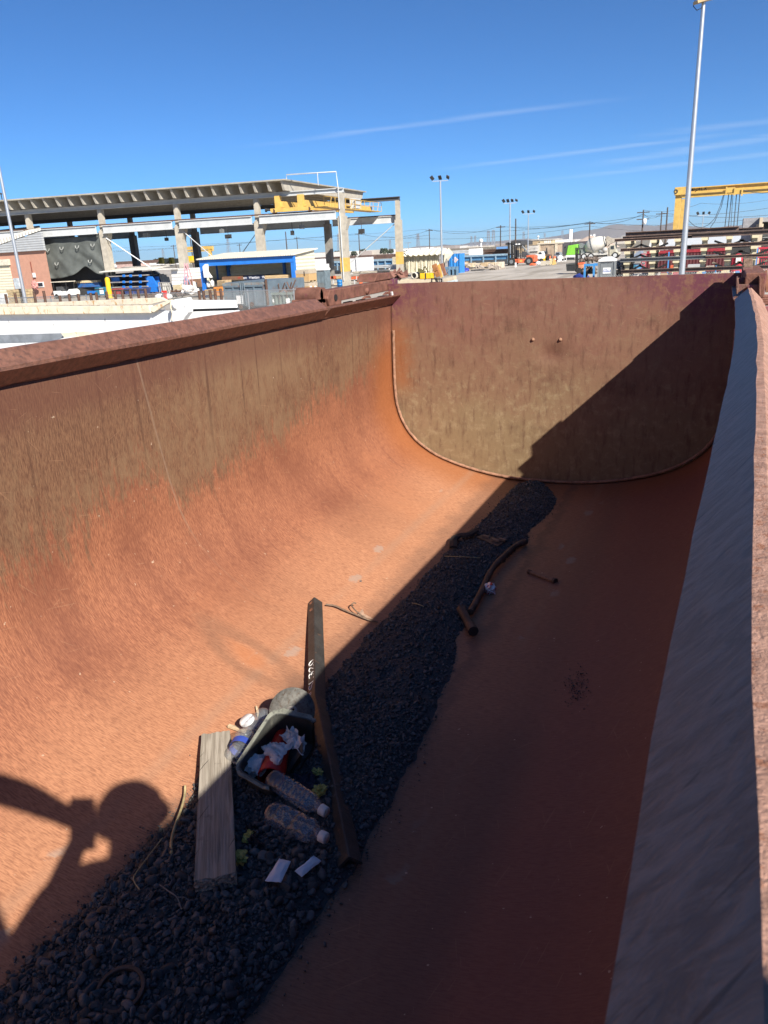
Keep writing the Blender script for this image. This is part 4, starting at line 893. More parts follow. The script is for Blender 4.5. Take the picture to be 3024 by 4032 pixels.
# ================================================================== the yard
WHITE = M('white paint', (.72, .72, .70), .5, .08, 2); CREAM = M('cream siding', (.62, .58, .44), .55, .08, 2, wave=('Z', .30)); CREAMR = M('cream roof', (.70, .66, .53), .5, .08, 2, wave=('X', .25))
BLUE = M('bright blue paint', (.02, .17, .58), .45, .12, 2); BLUED = M('worn blue paint', (.03, .12, .34), .55, .25, 3, 0, (.16, .09, .06), .2); TEAL = M('teal plastic', (.02, .16, .27), .5, .15)
YEL = M('crane yellow', (.56, .36, .09), .5, .15, 2); YELB = M('bright yellow paint', (.75, .46, .015), .5, .12, 2); CONC = M('concrete', (.37, .34, .28), .85, .18, 2.0, bmp=.2)
GALV = M('galvanised steel', (.55, .57, .58), .38, .08, 1.5, .75); GREYS = M('light grey steel', (.46, .48, .48), .5, .12, 1); DARK = M('dark shaded steel', (.035, .035, .035), .7, .3)
RUSTP = M('dark rusty post', (.085, .045, .030), .8, .4, 8, 0, (.13, .07, .045), .3); BROWN = M('brown mill steel', (.12, .072, .055), .7, .25, 1.5, 0, (.19, .12, .09), .25); SLATE = M('slate blue steel', (.115, .155, .185), .55, .18, 2, 0, (.16, .08, .05), .12)
CARD = M('brown cardboard', (.45, .29, .13), .85, .1, 4); PALLET = M('pallet wood', (.42, .31, .18), .85, .25, 4); CANV = M('grey tarpaulin', (.085, .095, .088), .7, .2, 1.2); RED = M('dull red paint', (.28, .022, .03), .55, .2, 2)
ORANGE = M('orange paint', (.62, .13, .05), .5, .15, 3); PINKW = M('pink stucco', (.44, .235, .165), .9, .08, 2, bmp=.3); BLACK = M('black rubber', (.02, .02, .02), .8, .2); LIME = M('lime green paint', (.20, .52, .05), .5, .08, 2)
DGREY = M('dark grey', (.06, .062, .065), .6, .2, 3); MGREY = M('mid grey plastic', (.17, .185, .19), .55, .12, 3); TANW = M('tan wall', (.42, .32, .20), .8, .12, 1); STRAP = M('cream strap cloth', (.66, .62, .48), .85, .12, 6)
LUMB = M('fresh timber', (.62, .50, .30), .8, .2, 3); GLASS = M('dark glass', (.03, .04, .05), .1, .1); WRAP = M('white plastic wrap', (.68, .69, .70), .4, .1, 3); MAROON = M('dark maroon container', (.075, .010, .012), .6, .2, 2, wave=('X', .28))
# ground: one sheet to the horizon
m, t, b = new_mat('yard concrete and dirt'); g = NN(t, 'ShaderNodeNewGeometry'); P = g.outputs['Position']; s = NN(t, 'ShaderNodeSeparateXYZ'); t.links.new(P, s.inputs[0])
n1 = noise_n(t, P, .12, 6, .65); n2 = noise_n(t, P, 1.6, 6, .7); n3 = noise_n(t, mapping(t, P, (.35, .035, 1), (0, 0, 0), (0, 0, .72)), 1.0, 4, .6)
c = rgb(t, (.33, .30, .255), (.42, .385, .335), mapr(t, n1, .35, .65)); c = rgb(t, c, (.26, .23, .19), mth(t, 'MULTIPLY', mapr(t, n2, .5, .7), .5)); c = rgb(t, c, (.21, .185, .15), mth(t, 'MULTIPLY', mapr(t, n3, .48, .62), .7))
far = mapr(t, s.outputs[1], 260, 420); c = rgb(t, c, (.20, .18, .14), far)
t.links.new(c, b.inputs['Base Color']); b.inputs['Roughness'].default_value = .9; b.inputs['Specular IOR Level'].default_value = .2
GS = 11500
m_ = MB(); xs = [-GS, -2000, -400, -120, -40, 0, 40, 120, 400, 2000, GS]
for i in range(10):
    for j in range(10): m_.face([(xs[i], xs[j], 0), (xs[i + 1], xs[j], 0), (xs[i + 1], xs[j + 1], 0), (xs[i], xs[j + 1], 0)])
tag(m_.build('ground', m), None, None, kind='structure')
ORD = ['first', 'second', 'third', 'fourth', 'fifth', 'sixth', 'seventh', 'eighth', 'ninth', 'tenth', 'eleventh', 'twelfth', 'thirteenth', 'fourteenth', 'fifteenth', 'sixteenth', 'seventeenth', 'eighteenth', 'nineteenth', 'twentieth',
       'twenty-first', 'twenty-second', 'twenty-third', 'twenty-fourth', 'twenty-fifth', 'twenty-sixth', 'twenty-seventh', 'twenty-eighth', 'twenty-ninth', 'thirtieth', 'thirty-first', 'thirty-second', 'thirty-third', 'thirty-fourth', 'thirty-fifth', 'thirty-sixth']
def boxthing(name, label, cat, px, Y, depth, mat, z0=None, group=None, extra=None, bev=0):
    """single-mesh thing: axis-aligned body whose front face fills px at distance Y"""
    x0, x1, za, zb = R(*px, Y); za = za if z0 is None else z0
    m = MB().box(x0, x1, Y, Y + depth, za, zb)
    if extra: extra(m, x0, x1, Y, Y + depth, za, zb)
    return tag(m.build(name, mat, None, bev, loc=((x0 + x1) / 2, Y + depth / 2, za)), label, cat, group)

# ---- open crane shed -----------------------------------------------------
eA = Vector((-.9835, -.181, 0)); cA = Vector((-.063, .998, 0)); A0 = Vector((-36.7, 75.0, 0)); BAY = 9.3
def sh(a, c, z): return A0 + eA * a + cA * c + Vector((0, 0, z))
shed = thing('crane_shed', 'open sided concrete crane shed with a deep ribbed roof and bare end frame', 'shed', A0)
def sbox(m, a0, a1, c0, c1, z0, z1):
    q = [sh(a, c, z) for z in (z0, z1) for a, c in ((a0, c0), (a0, c1), (a1, c1), (a1, c0))]
    return m.add(q, MB.BF)
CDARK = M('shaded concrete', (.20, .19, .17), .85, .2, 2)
for k in range(8):
    a = k * BAY
    m = MB(); sbox(m, a - .38, a + .38, -.38, .38, 0, 7.0); sbox(m, a - .25, a + .25, -.30, .22, 7.0, 9.25)
    m.prism([sh(a - .38, -.38, 6.7), sh(a - .38, -.38, 5.6), sh(a - .75, -.38, 6.7)], cA * .76)
    m.build('column', CONC, shed)
    if k in (0,):
        sbox(MB(), 0, 0, 0, 0, 0, 0); mm = MB(); sbox(mm, a - .39, a + .39, -.39, .39, 1.5, 2.9); mm.build('yellow_band', YEL, shed)
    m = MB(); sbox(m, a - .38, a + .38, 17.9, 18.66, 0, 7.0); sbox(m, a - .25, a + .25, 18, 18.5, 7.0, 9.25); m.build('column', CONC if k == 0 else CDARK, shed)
mm = MB(); sbox(mm, -.39, .39, 17.89, 18.67, 1.7, 3.2); mm.build('yellow_band', YEL, shed)
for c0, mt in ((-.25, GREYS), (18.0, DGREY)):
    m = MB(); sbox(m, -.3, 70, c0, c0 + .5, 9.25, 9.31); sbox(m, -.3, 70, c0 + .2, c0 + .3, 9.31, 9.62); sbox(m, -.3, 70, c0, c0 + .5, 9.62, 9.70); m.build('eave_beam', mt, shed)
for c0, mt in ((-.78, GREYS), (18.8, GREYS)):
    for k in range(7):
        m = MB(); sbox(m, k * BAY + .42, (k + 1) * BAY - .42, c0 + .1, c0 + .16, 6.75, 7.45); sbox(m, k * BAY + .42, (k + 1) * BAY - .42, c0 - .05, c0 + .35, 7.45, 7.52); sbox(m, k * BAY + .42, (k + 1) * BAY - .42, c0 - .05, c0 + .35, 6.68, 6.75); m.build('crane_rail_beam', mt, shed)
    m = MB(); sbox(m, 0, 65, c0 + .1, c0 + .2, 7.52, 7.66); m.build('crane_rail', RUSTP, shed)
ZR0, ZR1 = 9.72, 10.62
m = MB(); sbox(m, 5.0, 70, -2.1, 21.2, ZR1, ZR1 + .14); m.build('roof_slab', M('old roof concrete', (.30, .28, .23), .9, .2, 1), shed)
k = 5.35
while k < 64:
    m = MB(); m.prism([sh(k, -1.95, ZR1), sh(k, -1.5, ZR0), sh(k, 20.4, ZR0), sh(k, 21.0, ZR1)], eA * .22); m.build('roof_rib', M('rib concrete', (.38, .355, .30), .85, .15, 2), shed); k += 1.55
m = MB(); sbox(m, 29.8, 64, 1.6, 1.9, 0, 6.6); m.build('shade_backing', M('inner wall shade', (.03, .032, .034), .8, .2), shed)  # backing added behind the tarpaulin, the bay's shade put into its colour
def stube(pts, r, name, mat): MB().tube([sh(*p) for p in pts], r, 6).build(name, mat, shed)
stube([(5.2, -1.2, 10.75), (5.2, -1.2, 11.2), (.2, -.45, 11.2), (.1, -.45, 9.7), (.1, -.45, 3.0), (.1, -.45, .6)], .065, 'conduit', GREYS)
stube([(2.0, -.9, 10.0), (2.0, -.9, 11.2)], .05, 'conduit_post', GREYS)
for (a, b_) in (((.4, 18.3, 6.6), (6.5, 18.3, 2.2)), ((18.0, -.3, 6.4), (13.5, -.3, 2.4))):
    stube([a, b_], .055, 'brace', GREYS)
stube([(27.4, -.45, 6.2), (21.5, -.45, 2.2)], .06, 'brace', WHITE); stube([(19.0, 18, 6.4), (23.0, 18, 2.2)], .05, 'brace', GREYS)
for k, (u, v, w_, h_) in enumerate(((573, 926, 22, 18), (652, 942, 9, 13), (870, 910, 12, 16), (895, 931, 20, 16), (1148, 917, 9, 18), (1185, 894, 14, 15), (1421, 911, 20, 19), (236, 999 - 20, 1, 1))):
    if w_ < 2: continue
    Yd = 74.0 if k not in (6,) else 80
    x0, x1, z0, z1 = R(u - w_ / 2, u + w_ / 2, v - h_ / 2, v + h_ / 2, Yd); mt = MGREY if k in (0, 2, 5) else DARK
    m = MB().box(x0, x1, Yd, Yd + .35, z0, z1); m.tube([((x0 + x1) / 2, Yd + .2, z1), ((x0 + x1) / 2, Yd + .2, 6.7)], .03, 5); m.build('hanging_lamp', mt, shed)
m = MB(); m.tube([sh(38.5, -1.9, 10.76), sh(38.5, -1.9, 11.3)], .05, 6); m.ball(sh(38.5, -1.9, 11.4), .14, 1); m.build('roof_vent', DARK, shed)
# overhead crane
oc = thing('overhead_crane', 'yellow overhead bridge crane parked at the open end of the shed', 'crane', sh(5.5, 0, 7.66))
m = MB(); sbox(m, 2.9, 7.4, -.95, -.35, 7.72, 8.10); m.build('end_truck', YEL, oc)
for a in (7.1, 3.2):
    m = MB(); m.tube([sh(a, -.95, 7.85), sh(a, -.35, 7.85)], .22, 12); m.build('crane_wheel', RUSTP, oc)
m = MB(); m.tube([sh(7.4, -.65, 8.0), sh(8.0, -.65, 8.0)], .10, 8); m.tube([sh(7.95, -.65, 8.0), sh(8.1, -.65, 8.0)], .2, 8); m.build('buffer', DARK, oc)
for a in (6.3, 3.9):
    m = MB(); sbox(m, a - .25, a + .25, -.7, 19.2, 8.15, 8.75); m.build('bridge_girder', YEL, oc)
for a in (6.6, 4.1):
    m = MB(); sbox(m, a - .28, a + .28, -.9, -.4, 8.1, 9.3); m.build('girder_post', YEL, oc)
m = MB(); sbox(m, 2.2, 3.7, 1, 18.5, 8.05, 8.12); m.build('walkway', YEL, oc)
m = MB()
for z in (8.6, 9.1): m.tube([sh(2.2, .8, z), sh(2.2, 18.6, z)], .035, 5)
for i in range(13): m.tube([sh(2.2, .8 + i * 1.48, 8.1), sh(2.2, .8 + i * 1.48 + (.5 if i % 2 else 0), 9.1)], .035, 5)
m.build('handrail', YEL, oc)
m = MB(); sbox(m, 2.25, 2.9, 9.8, 11.6, 8.2, 9.3); m.build('control_cabinet', GREYS, oc)
# tarpaulin curtain in the third bay
m = MB(); nx, nz = 48, 30; vs = []
for j in range(nz + 1):
    for i in range(nx + 1):
        s_, t_ = i / nx, j / nz; a = 28.3 + s_ * 8.4; low = 2.35 + .9 * abs(math.sin((s_ * 2.2 + .1) * math.pi)) ** .6 * 0 + (.95 * math.exp(-((s_ - .32) / .13) ** 2) - .25 * math.exp(-((s_ - .8) / .16) ** 2))
        z = 6.55 + (low - 6.55) * t_; c_ = -.1 + .16 * noise.noise((s_ * 6, t_ * 3, 0)) + .22 * t_ * noise.noise((s_ * 9 + t_ * 4, t_ * 2, 5)) + .12 * math.sin(s_ * 14 + 3 * t_) * t_ * t_
        vs.append(sh(a, c_, z))
m.add(vs, [(j * (nx + 1) + i, j * (nx + 1) + i + 1, (j + 1) * (nx + 1) + i + 1, (j + 1) * (nx + 1) + i) for j in range(nz) for i in range(nx)], True)
tarp = m.build('tarpaulin', CANV); so_ = tarp.modifiers.new('thickness', 'SOLIDIFY'); so_.thickness = .02; tag(tarp, 'big grey tarpaulin hung as a curtain between two shed columns', 'tarpaulin')
for (s_, z) in ((.12, 5.6), (.36, 5.5), (.6, 5.45), (.82, 5.35), (.2, 3.9), (.72, 3.8)):
    a = 28.3 + s_ * 8.4; MB().tube([sh(a + .22, -.35, z + .1), sh(a + .18, -.42, z - .12), sh(a, -.45, z - .22), sh(a - .18, -.42, z - .12), sh(a - .22, -.35, z + .1)], .045, 6).build('strap_handle', M('pale strap', (.32, .33, .31), .8), tarp)

# ---- pink stucco building ------------------------------------------------
YP = 67.0; x0, x1, z0, z1 = R(-260, 213, 992, 1172, YP); xr_ = AY(196, 1080, YP).x
pb = thing('stucco_building', 'pink stucco building with a white roof and a roller door', 'building', (xr_ - 8, YP, 0))
zt = AY(100, 990, YP).z; m = MB(); m.prism([(xr_ - 18, YP, 0), (xr_, YP, 0), (xr_ - 6.5, YP + 6, 0), (xr_ - 18, YP + 6, 0)], (0, 0, zt)); m.build('wall', PINKW, pb)
zg = AY(178, 917, YP + 3).z; m = MB(); m.prism([(xr_ - 11.5, YP - .3, zt), (xr_ + .1, YP - .3, zt), (xr_ + .1, YP - .3, zg)], (0, .3, 0)); m.build('gable', M('ribbed grey gable', (.36, .38, .39), .5, .08, 2, wave=('Z', .25)), pb)
m = MB(); q = [(xr_ - 11.6, YP - .35, zt + .03), (xr_ + .3, YP - .35, zg + .12), (xr_ - 6.5, YP + 6, zg + .9), (xr_ - 18, YP + 6, zg + .7), (xr_ - 18, YP - .35, zt + .03)]
m.prism(q, (0, 0, .14)); m.build('roof', M('white sheet roof', (.66, .64, .57), .5, .1, 1.5, wave=('X', .5)), pb)
x0, x1, z0, z1 = R(-120, 48, 1028, 1160, YP); dr = MB().box(x0, x1, YP - .05, YP, 0, z1).build('roller_door', CREAM, pb)
MB().box(x0, x1 + .2, YP - .28, YP - .002, z1 - .55, z1 + .1).build('door_hood', M('cream hood', (.6, .56, .45)), pb)
x0, x1, z0, z1 = R(147, 173, 1110, 1131, YP); wi = MB().box(x0, x1, YP - .08, YP - .002, z0, z1).build('window', WHITE, pb); MB().box(x0 + .1, x1 - .1, YP - .10, YP - .081, z0 + .1, z1 - .1).build('pane', GLASS, wi)
x0, x1, z0, z1 = R(60, 80, 1095, 1137, YP); MB().box(x0, x1, YP - .2, YP - .002, z0, z1).build('wall_cabinet', M('pale blue grey box', (.42, .47, .50)), pb)
a, b_ = AY(121, 1030, YP), AY(137, 1108, YP); MB().tube([(a.x, YP - .08, a.z), (a.x, YP - .08, b_.z)], .05, 6).build('wall_pipe', M('red oxide pipe', (.2, .05, .03)), pb)
x0, x1, z0, z1 = R(133, 143, 1074, 1092, YP); MB().box(x0, x1, YP - .18, YP - .09, z0, z1).build('meter_box', WHITE, pb)
p = AY(137, 1122, YP - .5); m = MB().ball((0, 0, 0), .42, 3, (.9, .5, 1.2), .6, 2.2, 4, False); o = m.build('rag_bundle', M('red and white rag', (.55, .25, .22), .9, .5, 6)); o.location = p; tag(o, 'red and white bundle hung on the pink stucco wall', 'bundle')
# ---- golf cart -----------------------------------------------------------
gx0, gx1, gz0, gz1 = R(207, 284, 1104, 1168, 66.0); gc = thing('golf_cart', 'white golf cart parked under the hanging tarpaulin', 'golf cart', ((gx0 + gx1) / 2, 66.5, 0)); gw = gx1 - gx0
m = MB(); m.prism([(gx0 + .05 * gw, 65.9, .35), (gx0 + .95 * gw, 65.9, .35), (gx0 + .97 * gw, 65.9, .75), (gx0 + .85 * gw, 65.9, 1.0), (gx0 + .70 * gw, 65.9, .62), (gx0 + .45 * gw, 65.9, .6), (gx0 + .4 * gw, 65.9, .85), (gx0 + .03 * gw, 65.9, .85)], (0, 1.3, 0)); m.build('cart_body', WHITE, gc, .03)
MB().box(gx0 + .0 * gw, gx0 + .80 * gw, 65.85, 67.25, 1.78, 1.86).build('cart_roof', M('cart roof', (.6, .55, .45)), gc)
for fx in (.08, .72):
    for y in (65.95, 67.1): MB().tube([(gx0 + fx * gw, y, .8), (gx0 + (fx + .03) * gw, y, 1.8)], .03, 5).build('roof_post', DARK, gc)
MB().box(gx0 + .18 * gw, gx0 + .45 * gw, 66, 67.1, .85, 1.3).build('cart_seat', DGREY, gc)
for fx in (.18, .83):
    for y in (65.88, 67.1): MB().tube([(gx0 + fx * gw, y, .27), (gx0 + fx * gw, y + .2, .27)], .27, 14).build('wheel', BLACK, gc)
# ---- long blue bench, bins, bollard --------------------------------------
x0, x1, z0, z1 = R(236, 392, 1115, 1163, 70.5); lb = thing('long_trough', 'long blue steel trough with a slatted cream top under the tarpaulin', 'trough', ((x0 + x1) / 2, 71, 0))
MB().box(x0, x1, 70.5, 72.3, 1.0, 1.5).build('trough_body', BLUED, lb); MB().box(x0, x1, 70.7, 72.3, .25, .55).build('lower_beam', BLUE, lb)
m = MB(); n = 20
for i in range(n): xx = x0 + (x1 - x0) * i / n; m.box(xx, xx + (x1 - x0) / n * .62, 70.4, 72.4, 1.5, 1.75)
m.build('slat_top', LUMB, lb)
for i in range(4): xx = x0 + (x1 - x0) * (i + .3) / 4; MB().box(xx, xx + .25, 70.8, 72.2, 0, 1.0).build('leg', DARK, lb)
def wheelie(px, Y, mat, label, cat, lid, name='rubbish_skip'):
    x0, x1, z0, z1 = R(*px, Y); r = thing(name, label, cat, ((x0 + x1) / 2, Y + .6, 0)); w_ = x1 - x0
    m = MB(); m.prism([(x0 + .08 * w_, Y, .2), (x1 - .08 * w_, Y, .2), (x1, Y, z1), (x0, Y, z1)], (0, 1.3, 0)); m.build('bin_body', mat, r, .03)
    if lid: MB().box(x0 - .05, x1 + .05, Y - .08, Y + 1.4, z1, z1 + .1).build('lid', lid, r)
    MB().box(x0 - .04, x1 + .04, Y - .05, Y - .002, z1 - .22, z1 - .12).build('rim_bar', DARK, r)
    for fx in (.15, .85): MB().tube([(x0 + fx * w_, Y + .2, .12), (x0 + fx * w_, Y + .35, .12)], .12, 10).build('castor', BLACK, r)
    return r
wr = wheelie((375, 412, 1132, 1167), 66.0, TEAL, 'teal wheeled rubbish skip with a white sticker', 'skip', None)
p = AY(400, 1146, 66.0); MB().box(p.x - .28, p.x + .28, 65.985, 65.998, p.z - .3, p.z + .3).build('sticker', WHITE, wr)
wheelie((429, 484, 1137, 1166), 66.5, M('faded red bin', (.30, .055, .05), .6, .3, 2, 0, (.3, .2, .18), .3), 'faded red steel skip standing next to the yellow bollard', 'skip', None)
wheelie((487, 566, 1135, 1168), 66.5, M('navy bin', (.035, .06, .17), .6, .3, 2, 0, (.2, .12, .1), .25), 'navy blue scratched skip in front of the blue rack', 'skip', None)
x0, x1, z0, z1 = R(415, 430, 1101, 1172, 64); m = MB(); m.tube([((x0 + x1) / 2, 64.2, 0), ((x0 + x1) / 2, 64.2, z1)], (x1 - x0) / 2, 14); m.ball(((x0 + x1) / 2, 64.2, z1), (x1 - x0) / 2, 2); m.box(x0 - .1, x1 + .15, 64.0, 64.4, .0, .04)
tag(m.build('bollard', YELB, None, loc=((x0 + x1) / 2, 64.2, 0)), 'tall bright yellow bollard post beside the teal skip', 'bollard')
# ---- blue rack under a thin white canopy ---------------------------------
rk = thing('blue_rack', 'royal blue steel storage rack with loaded arms under a white sheet canopy', 'rack', tuple(AZ(530, 1168, 0)))
yr = 69.5
def fl(px, Y, d, name, mat, par): x0, x1, z0, z1 = R(*px, Y); return MB().box(x0, x1, Y, Y + d, z0, z1).build(name, mat, par)
m = MB(); m.prism([(AY(u, v, yr + 1.2).x, yr + 1.2, max(.02, AY(u, v, yr + 1.2).z)) for u, v in ((424, 1080), (610, 1065), (640, 1085), (628, 1160), (430, 1165))], (0, .12, 0)); m.build('back_panel', M('navy panel', (.012, .03, .10), .5), rk)
for px in ((424, 470, 1092, 1115), (575, 628, 1089, 1150)):
    fl(px, yr, .15, 'side_panel', BLUE, rk)
m = MB(); m.prism([(AY(u, v, yr - .6).x, yr - .6, max(.02, AY(u, v, yr - .6).z)) for u, v in ((577, 1087), (598, 1089), (622, 1128), (627, 1150), (578, 1150))], (0, .15, 0)); m.build('gusset_panel', BLUE, rk)
for k, v in enumerate((1086, 1110, 1130)):
    x0, x1, z0, z1 = R(426 + k, 580, v - 2, v + 2, yr - .8); MB().box(x0, x1, yr - .8, yr + 1, z0, z1).build('shelf_bar', M('grey load', (.3, .28, .26)), rk)
    for u in (485, 512, 550): p = AY(u, v, yr - 1); MB().box(p.x - .13, p.x + .13, yr - 1.0, yr - .82, p.z - .13, p.z + .13).build('bracket', BLUE, rk)
m = MB(); m.prism([AY(u, v, Y_) for u, v, Y_ in ((390, 1070, 68.6), (598, 1058, 68.6), (682, 1043, 75), (500, 1050, 75))], (0, 0, -.09)); m.build('canopy', M('white canopy sheet', (.66, .64, .58), .6, .12, 1), rk)
m = MB(); m.prism([AY(u, v, Y_) for u, v, Y_ in ((598, 1062, 68.6), (700, 1057, 68.6), (705, 1056, 72), (640, 1056, 72))], (0, 0, -.08)); m.build('canopy_end', M('white canopy sheet', (.66, .64, .58)), rk)
for u in (430, 600): p = AY(u, 1090, 69.2); MB().box(p.x - .08, p.x + .08, 69.2, 69.36, 0, AY(u, 1066, 69.2).z).build('canopy_post', DARK, rk)
o = boxthing('storage_cabin', 'small white corrugated cabin between the blue rack and the ladder', 'cabin', (676, 735, 1058, 1120), 69, 2.5, M('white ribbed wall', (.66, .66, .63), .5, .06, 2, wave=('Z', .35)), z0=0)
# ladders and clutter in front of the cabin
def ladder(name, u0, v0, u1, v1, Y, wpx, mat, label, rungs=8):
    a, b_ = AY(u0, v0, Y), AY(u1, v1, Y); b_.z = 0; b_.y -= .8; w_ = wpx / FPX * Y; dx = Vector((w_ / 2, 0, 0)); r = thing(name, label, 'ladder', b_)
    for sg in (-1, 1): MB().beam(a + dx * sg, b_ + dx * sg, .07, .12).build('rail', mat, r)
    for i in range(rungs): p = a.lerp(b_, (i + .6) / rungs); MB().beam(p - dx, p + dx, .07).build('rung', mat, r)
    for sg in (-1, 1): MB().beam(a + dx * sg, Vector((b_.x, b_.y + 1.5, 0)) + dx * sg * 1.2, .06).build('rear_leg', mat, r)
ladder('step_ladder', 732, 1036, 750, 1145, 66, 14, M('pink fibreglass', (.55, .30, .33)), 'tall faded pink step ladder by the white cabin'); ladder('step_ladder', 730, 1088, 742, 1140, 67.5, 12, M('pale blue fibreglass', (.12, .30, .48)), 'short pale blue step ladder behind the pink ladder', 5)
fr = thing('tube_stand', 'grey tube stand stacked with leaning galvanised sections beside the blue rack', 'stand', tuple(AZ(650, 1150, 0)))
for u0, v0, u1, v1 in ((632, 1080, 655, 1145), (640, 1078, 662, 1145), (650, 1082, 672, 1145), (660, 1090, 680, 1145)):
    MB().beam(AY(u0, v0, 70), AY(u1, v1 + 20, 69.5), .3, .06).build('leaning_section', M('grey section', (.36, .36, .33), .6), fr)
m = MB(); 
for i in range(7): p = AY(626 + i * 7, 1130, 68.5); m.tube([(p.x, 68.5, .1), (p.x, 68.5, AY(626, 1112, 68.5).z)], .05, 5)
p, q = AY(624, 1113, 68.5), AY(670, 1113, 68.5); m.tube([p, q], .06, 5); m.tube([Vector((p.x, 68.5, .9)), Vector((q.x, 68.5, .9))], .06, 5); m.build('tube_cage', M('cage grey', (.28, .27, .25)), fr)
def heap(name, u, v, w_px, h_px, Y, mat, label, cat, seed=0, n=40, size=.25, group=None):
    """a heap of small angular bits standing on the ground"""
    rg = random.Random(seed); p = AY(u, v, Y); hw = w_px / 2 / FPX * Y * 1.1; hh = max(.25, h_px / FPX * Y); m = MB()
    for i in range(n):
        x = rg.uniform(-1, 1); d = rg.uniform(-.7, .7); k = (1 - abs(x) ** 1.6); z = rg.uniform(0, 1) * hh * k
        rot = Matrix.Rotation(rg.uniform(0, 3), 3, Vector((rg.random(), rg.random(), rg.random())).normalized())
        m.obox((p.x + x * hw, Y + d, max(p.z, .0) + z), size * rg.uniform(.6, 2.4), size * rg.uniform(.3, 1), size * rg.uniform(.1, .5), rot)
    return tag(m.build(name, mat, None, loc=(p.x, Y, 0)), label, cat, group)
heap('rebar_heap', 610, 1168, 46, 16, 60, RUSTP, 'heap of rusty rods on the yard floor below the blue rack', 'scrap heap', 1, 60, .3); heap('rebar_heap', 700, 1162, 56, 20, 60, RUSTP, 'long heap of rusty rods and clips below the white cabin', 'scrap heap', 2, 70, .3)
heap('plastic_heap', 750, 1150, 48, 24, 61, M('white plastic scrap', (.6, .58, .56), .6, .3, 3), 'loose white plastic sheeting heaped at the foot of the pink ladder', 'heap', 3, 40, .5)
boxthing('foam_board', 'white board leaning in front of the white cabin', 'board', (678, 706, 1106, 1130), 64, .15, WHITE); boxthing('tan_crate', 'tan plastic crate standing below the leaning white board', 'crate', (681, 711, 1122, 1142), 63, .8, M('tan crate', (.5, .42, .26)))
boxthing('fuel_can', 'small red fuel can among the white bags below the cabin', 'can', (637, 650, 1145, 1166), 58, .3, M('signal red', (.6, .03, .02)), z0=0)
for k, (u, lab) in enumerate(((625, 'white sack left of the red fuel can'), (662, 'white sack right of the red fuel can'))):
    p = AY(u, 1158, 58.5); o = MB().ball((0, 0, 0), .42, 2, (1.1, .8, .75), .3, 2, k).build('sack', WHITE); o.location = (p.x, 58.5, .3); tag(o, lab, 'sack', 'white sacks by the cabin')
# ---- clutter seen through the shed ---------------------------------------
for k, (px, Y, mt, nm, lab, cat) in enumerate((
    ((735, 790, 1100, 1130), 69, M('rust crate', (.22, .12, .07), .8, .3), 'steel_crate', 'rusty steel crate right of the pink ladder', 'crate'), ((752, 800, 1065, 1098), 95, BROWN, 'steel_stack', 'brown steel stack seen between ladder and blue shelter', 'steel stack'),
    ((740, 775, 1088, 1096), 90, BLUE, 'blue_beam', 'short bright blue beam behind the pink ladder', 'beam'), ((460, 545, 1040, 1060), 110, M('pink wall', (.5, .36, .32)), 'low_wall', 'low pinkish wall behind the blue rack canopy', 'wall'),
    ((455, 720, 1024, 1036), 180, BROWN, 'steel_stack', 'long low dark stack of sections seen through the middle bays', 'steel stack'),
    ((585, 608, 1036, 1044), 120, WHITE, 'parked_pickup', 'tiny white pickup parked beyond the shed', 'pickup'))):
    boxthing(nm, lab, cat, px, Y, 3, mt)
jc = thing('lifting_gantry', 'far yellow lifting frame standing beyond the left shed columns', 'lifting frame', tuple(AY(790, 1045, 150)))
for (a, b_, w_) in (((732, 978), (838, 975), .7), ((768, 975), (776, 1035), .7), ((826, 978), (830, 1020), .6), ((732, 990), (840, 985), .35), ((742, 1030), (776, 1028), .5)): MB().beam(AY(*a, 150), AY(*b_, 150), w_).build('frame_beam', YEL, jc)
boxthing('yellow_cab', 'small yellow machine cab behind the second shed column', 'cab', (738, 754, 1008, 1026), 130, 2, YELB)
for k, u in enumerate((631, 671)): boxthing('yellow_jack', ('left' if not k else 'right') + ' yellow hydraulic jack standing behind the white canopy', 'jack', (u - 6, u + 6, 1014, 1040), 95, .6, YELB)
for k, (u0, u1) in enumerate(((612, 665), (650, 705))):
    a = AY(u0, 1038, 100); m = MB(); m.prism([AY(u0, 1040, 100), AY(u0 + 25, 1018, 100), AY(u1, 1020, 100), AY(u1, 1034, 100)], (0, 1.5, 0)); tag(m.build('covered_stack', M('dark tarp', (.03, .035, .032))), ('left' if not k else 'right') + ' dark tarp covered stack behind the white canopy', 'stack')
# ---- blue framed shelter -------------------------------------------------
YS = 60.5; q0, q1 = AY(789, 1022, YS), AY(1148, 1004, YS); zt = q0.z - .05; xe = q1.x; xw = q0.x
bs = thing('blue_shelter', 'open fronted shelter with bright blue frame, cream siding and cream roof', 'shelter', ((xw + xe) / 2, YS, 0))
yb = AX(1233, 1010, xe).y; yb = min(max(yb, YS + 4), YS + 8)
for x in (xw, xe): MB().box(x - .17, x + .17, YS, YS + .34, 0, zt - .55).build('front_post', BLUE, bs)
MB().box(xw - .17, xe + .17, YS - .02, YS + .34, zt - .55, zt).build('front_beam', BLUE, bs)
for x in (xw + .3, xw + .68 * (xe - xw), xe - .3): MB().box(x - .12, x + .12, yb - .25, yb - .02, 0, zt).build('rear_post', BLUE, bs)
MB().box(xw, xe, yb, yb + .12, 1.0, zt + .35).build('rear_wall', CREAM, bs); MB().box(xw, xe, yb - .12, yb - .002, .95, 1.2).build('rear_rail', BLUE, bs)
for x, nm in ((xw, 'side_wall'), (xe, 'side_wall')): m = MB(); m.prism([(x - .05, YS + .36, .9), (x - .05, yb + .12, .9), (x - .05, yb + .12, zt + .42), (x - .05, YS + .36, zt + .02)], (.1, 0, 0)); m.build(nm, CREAM, bs)
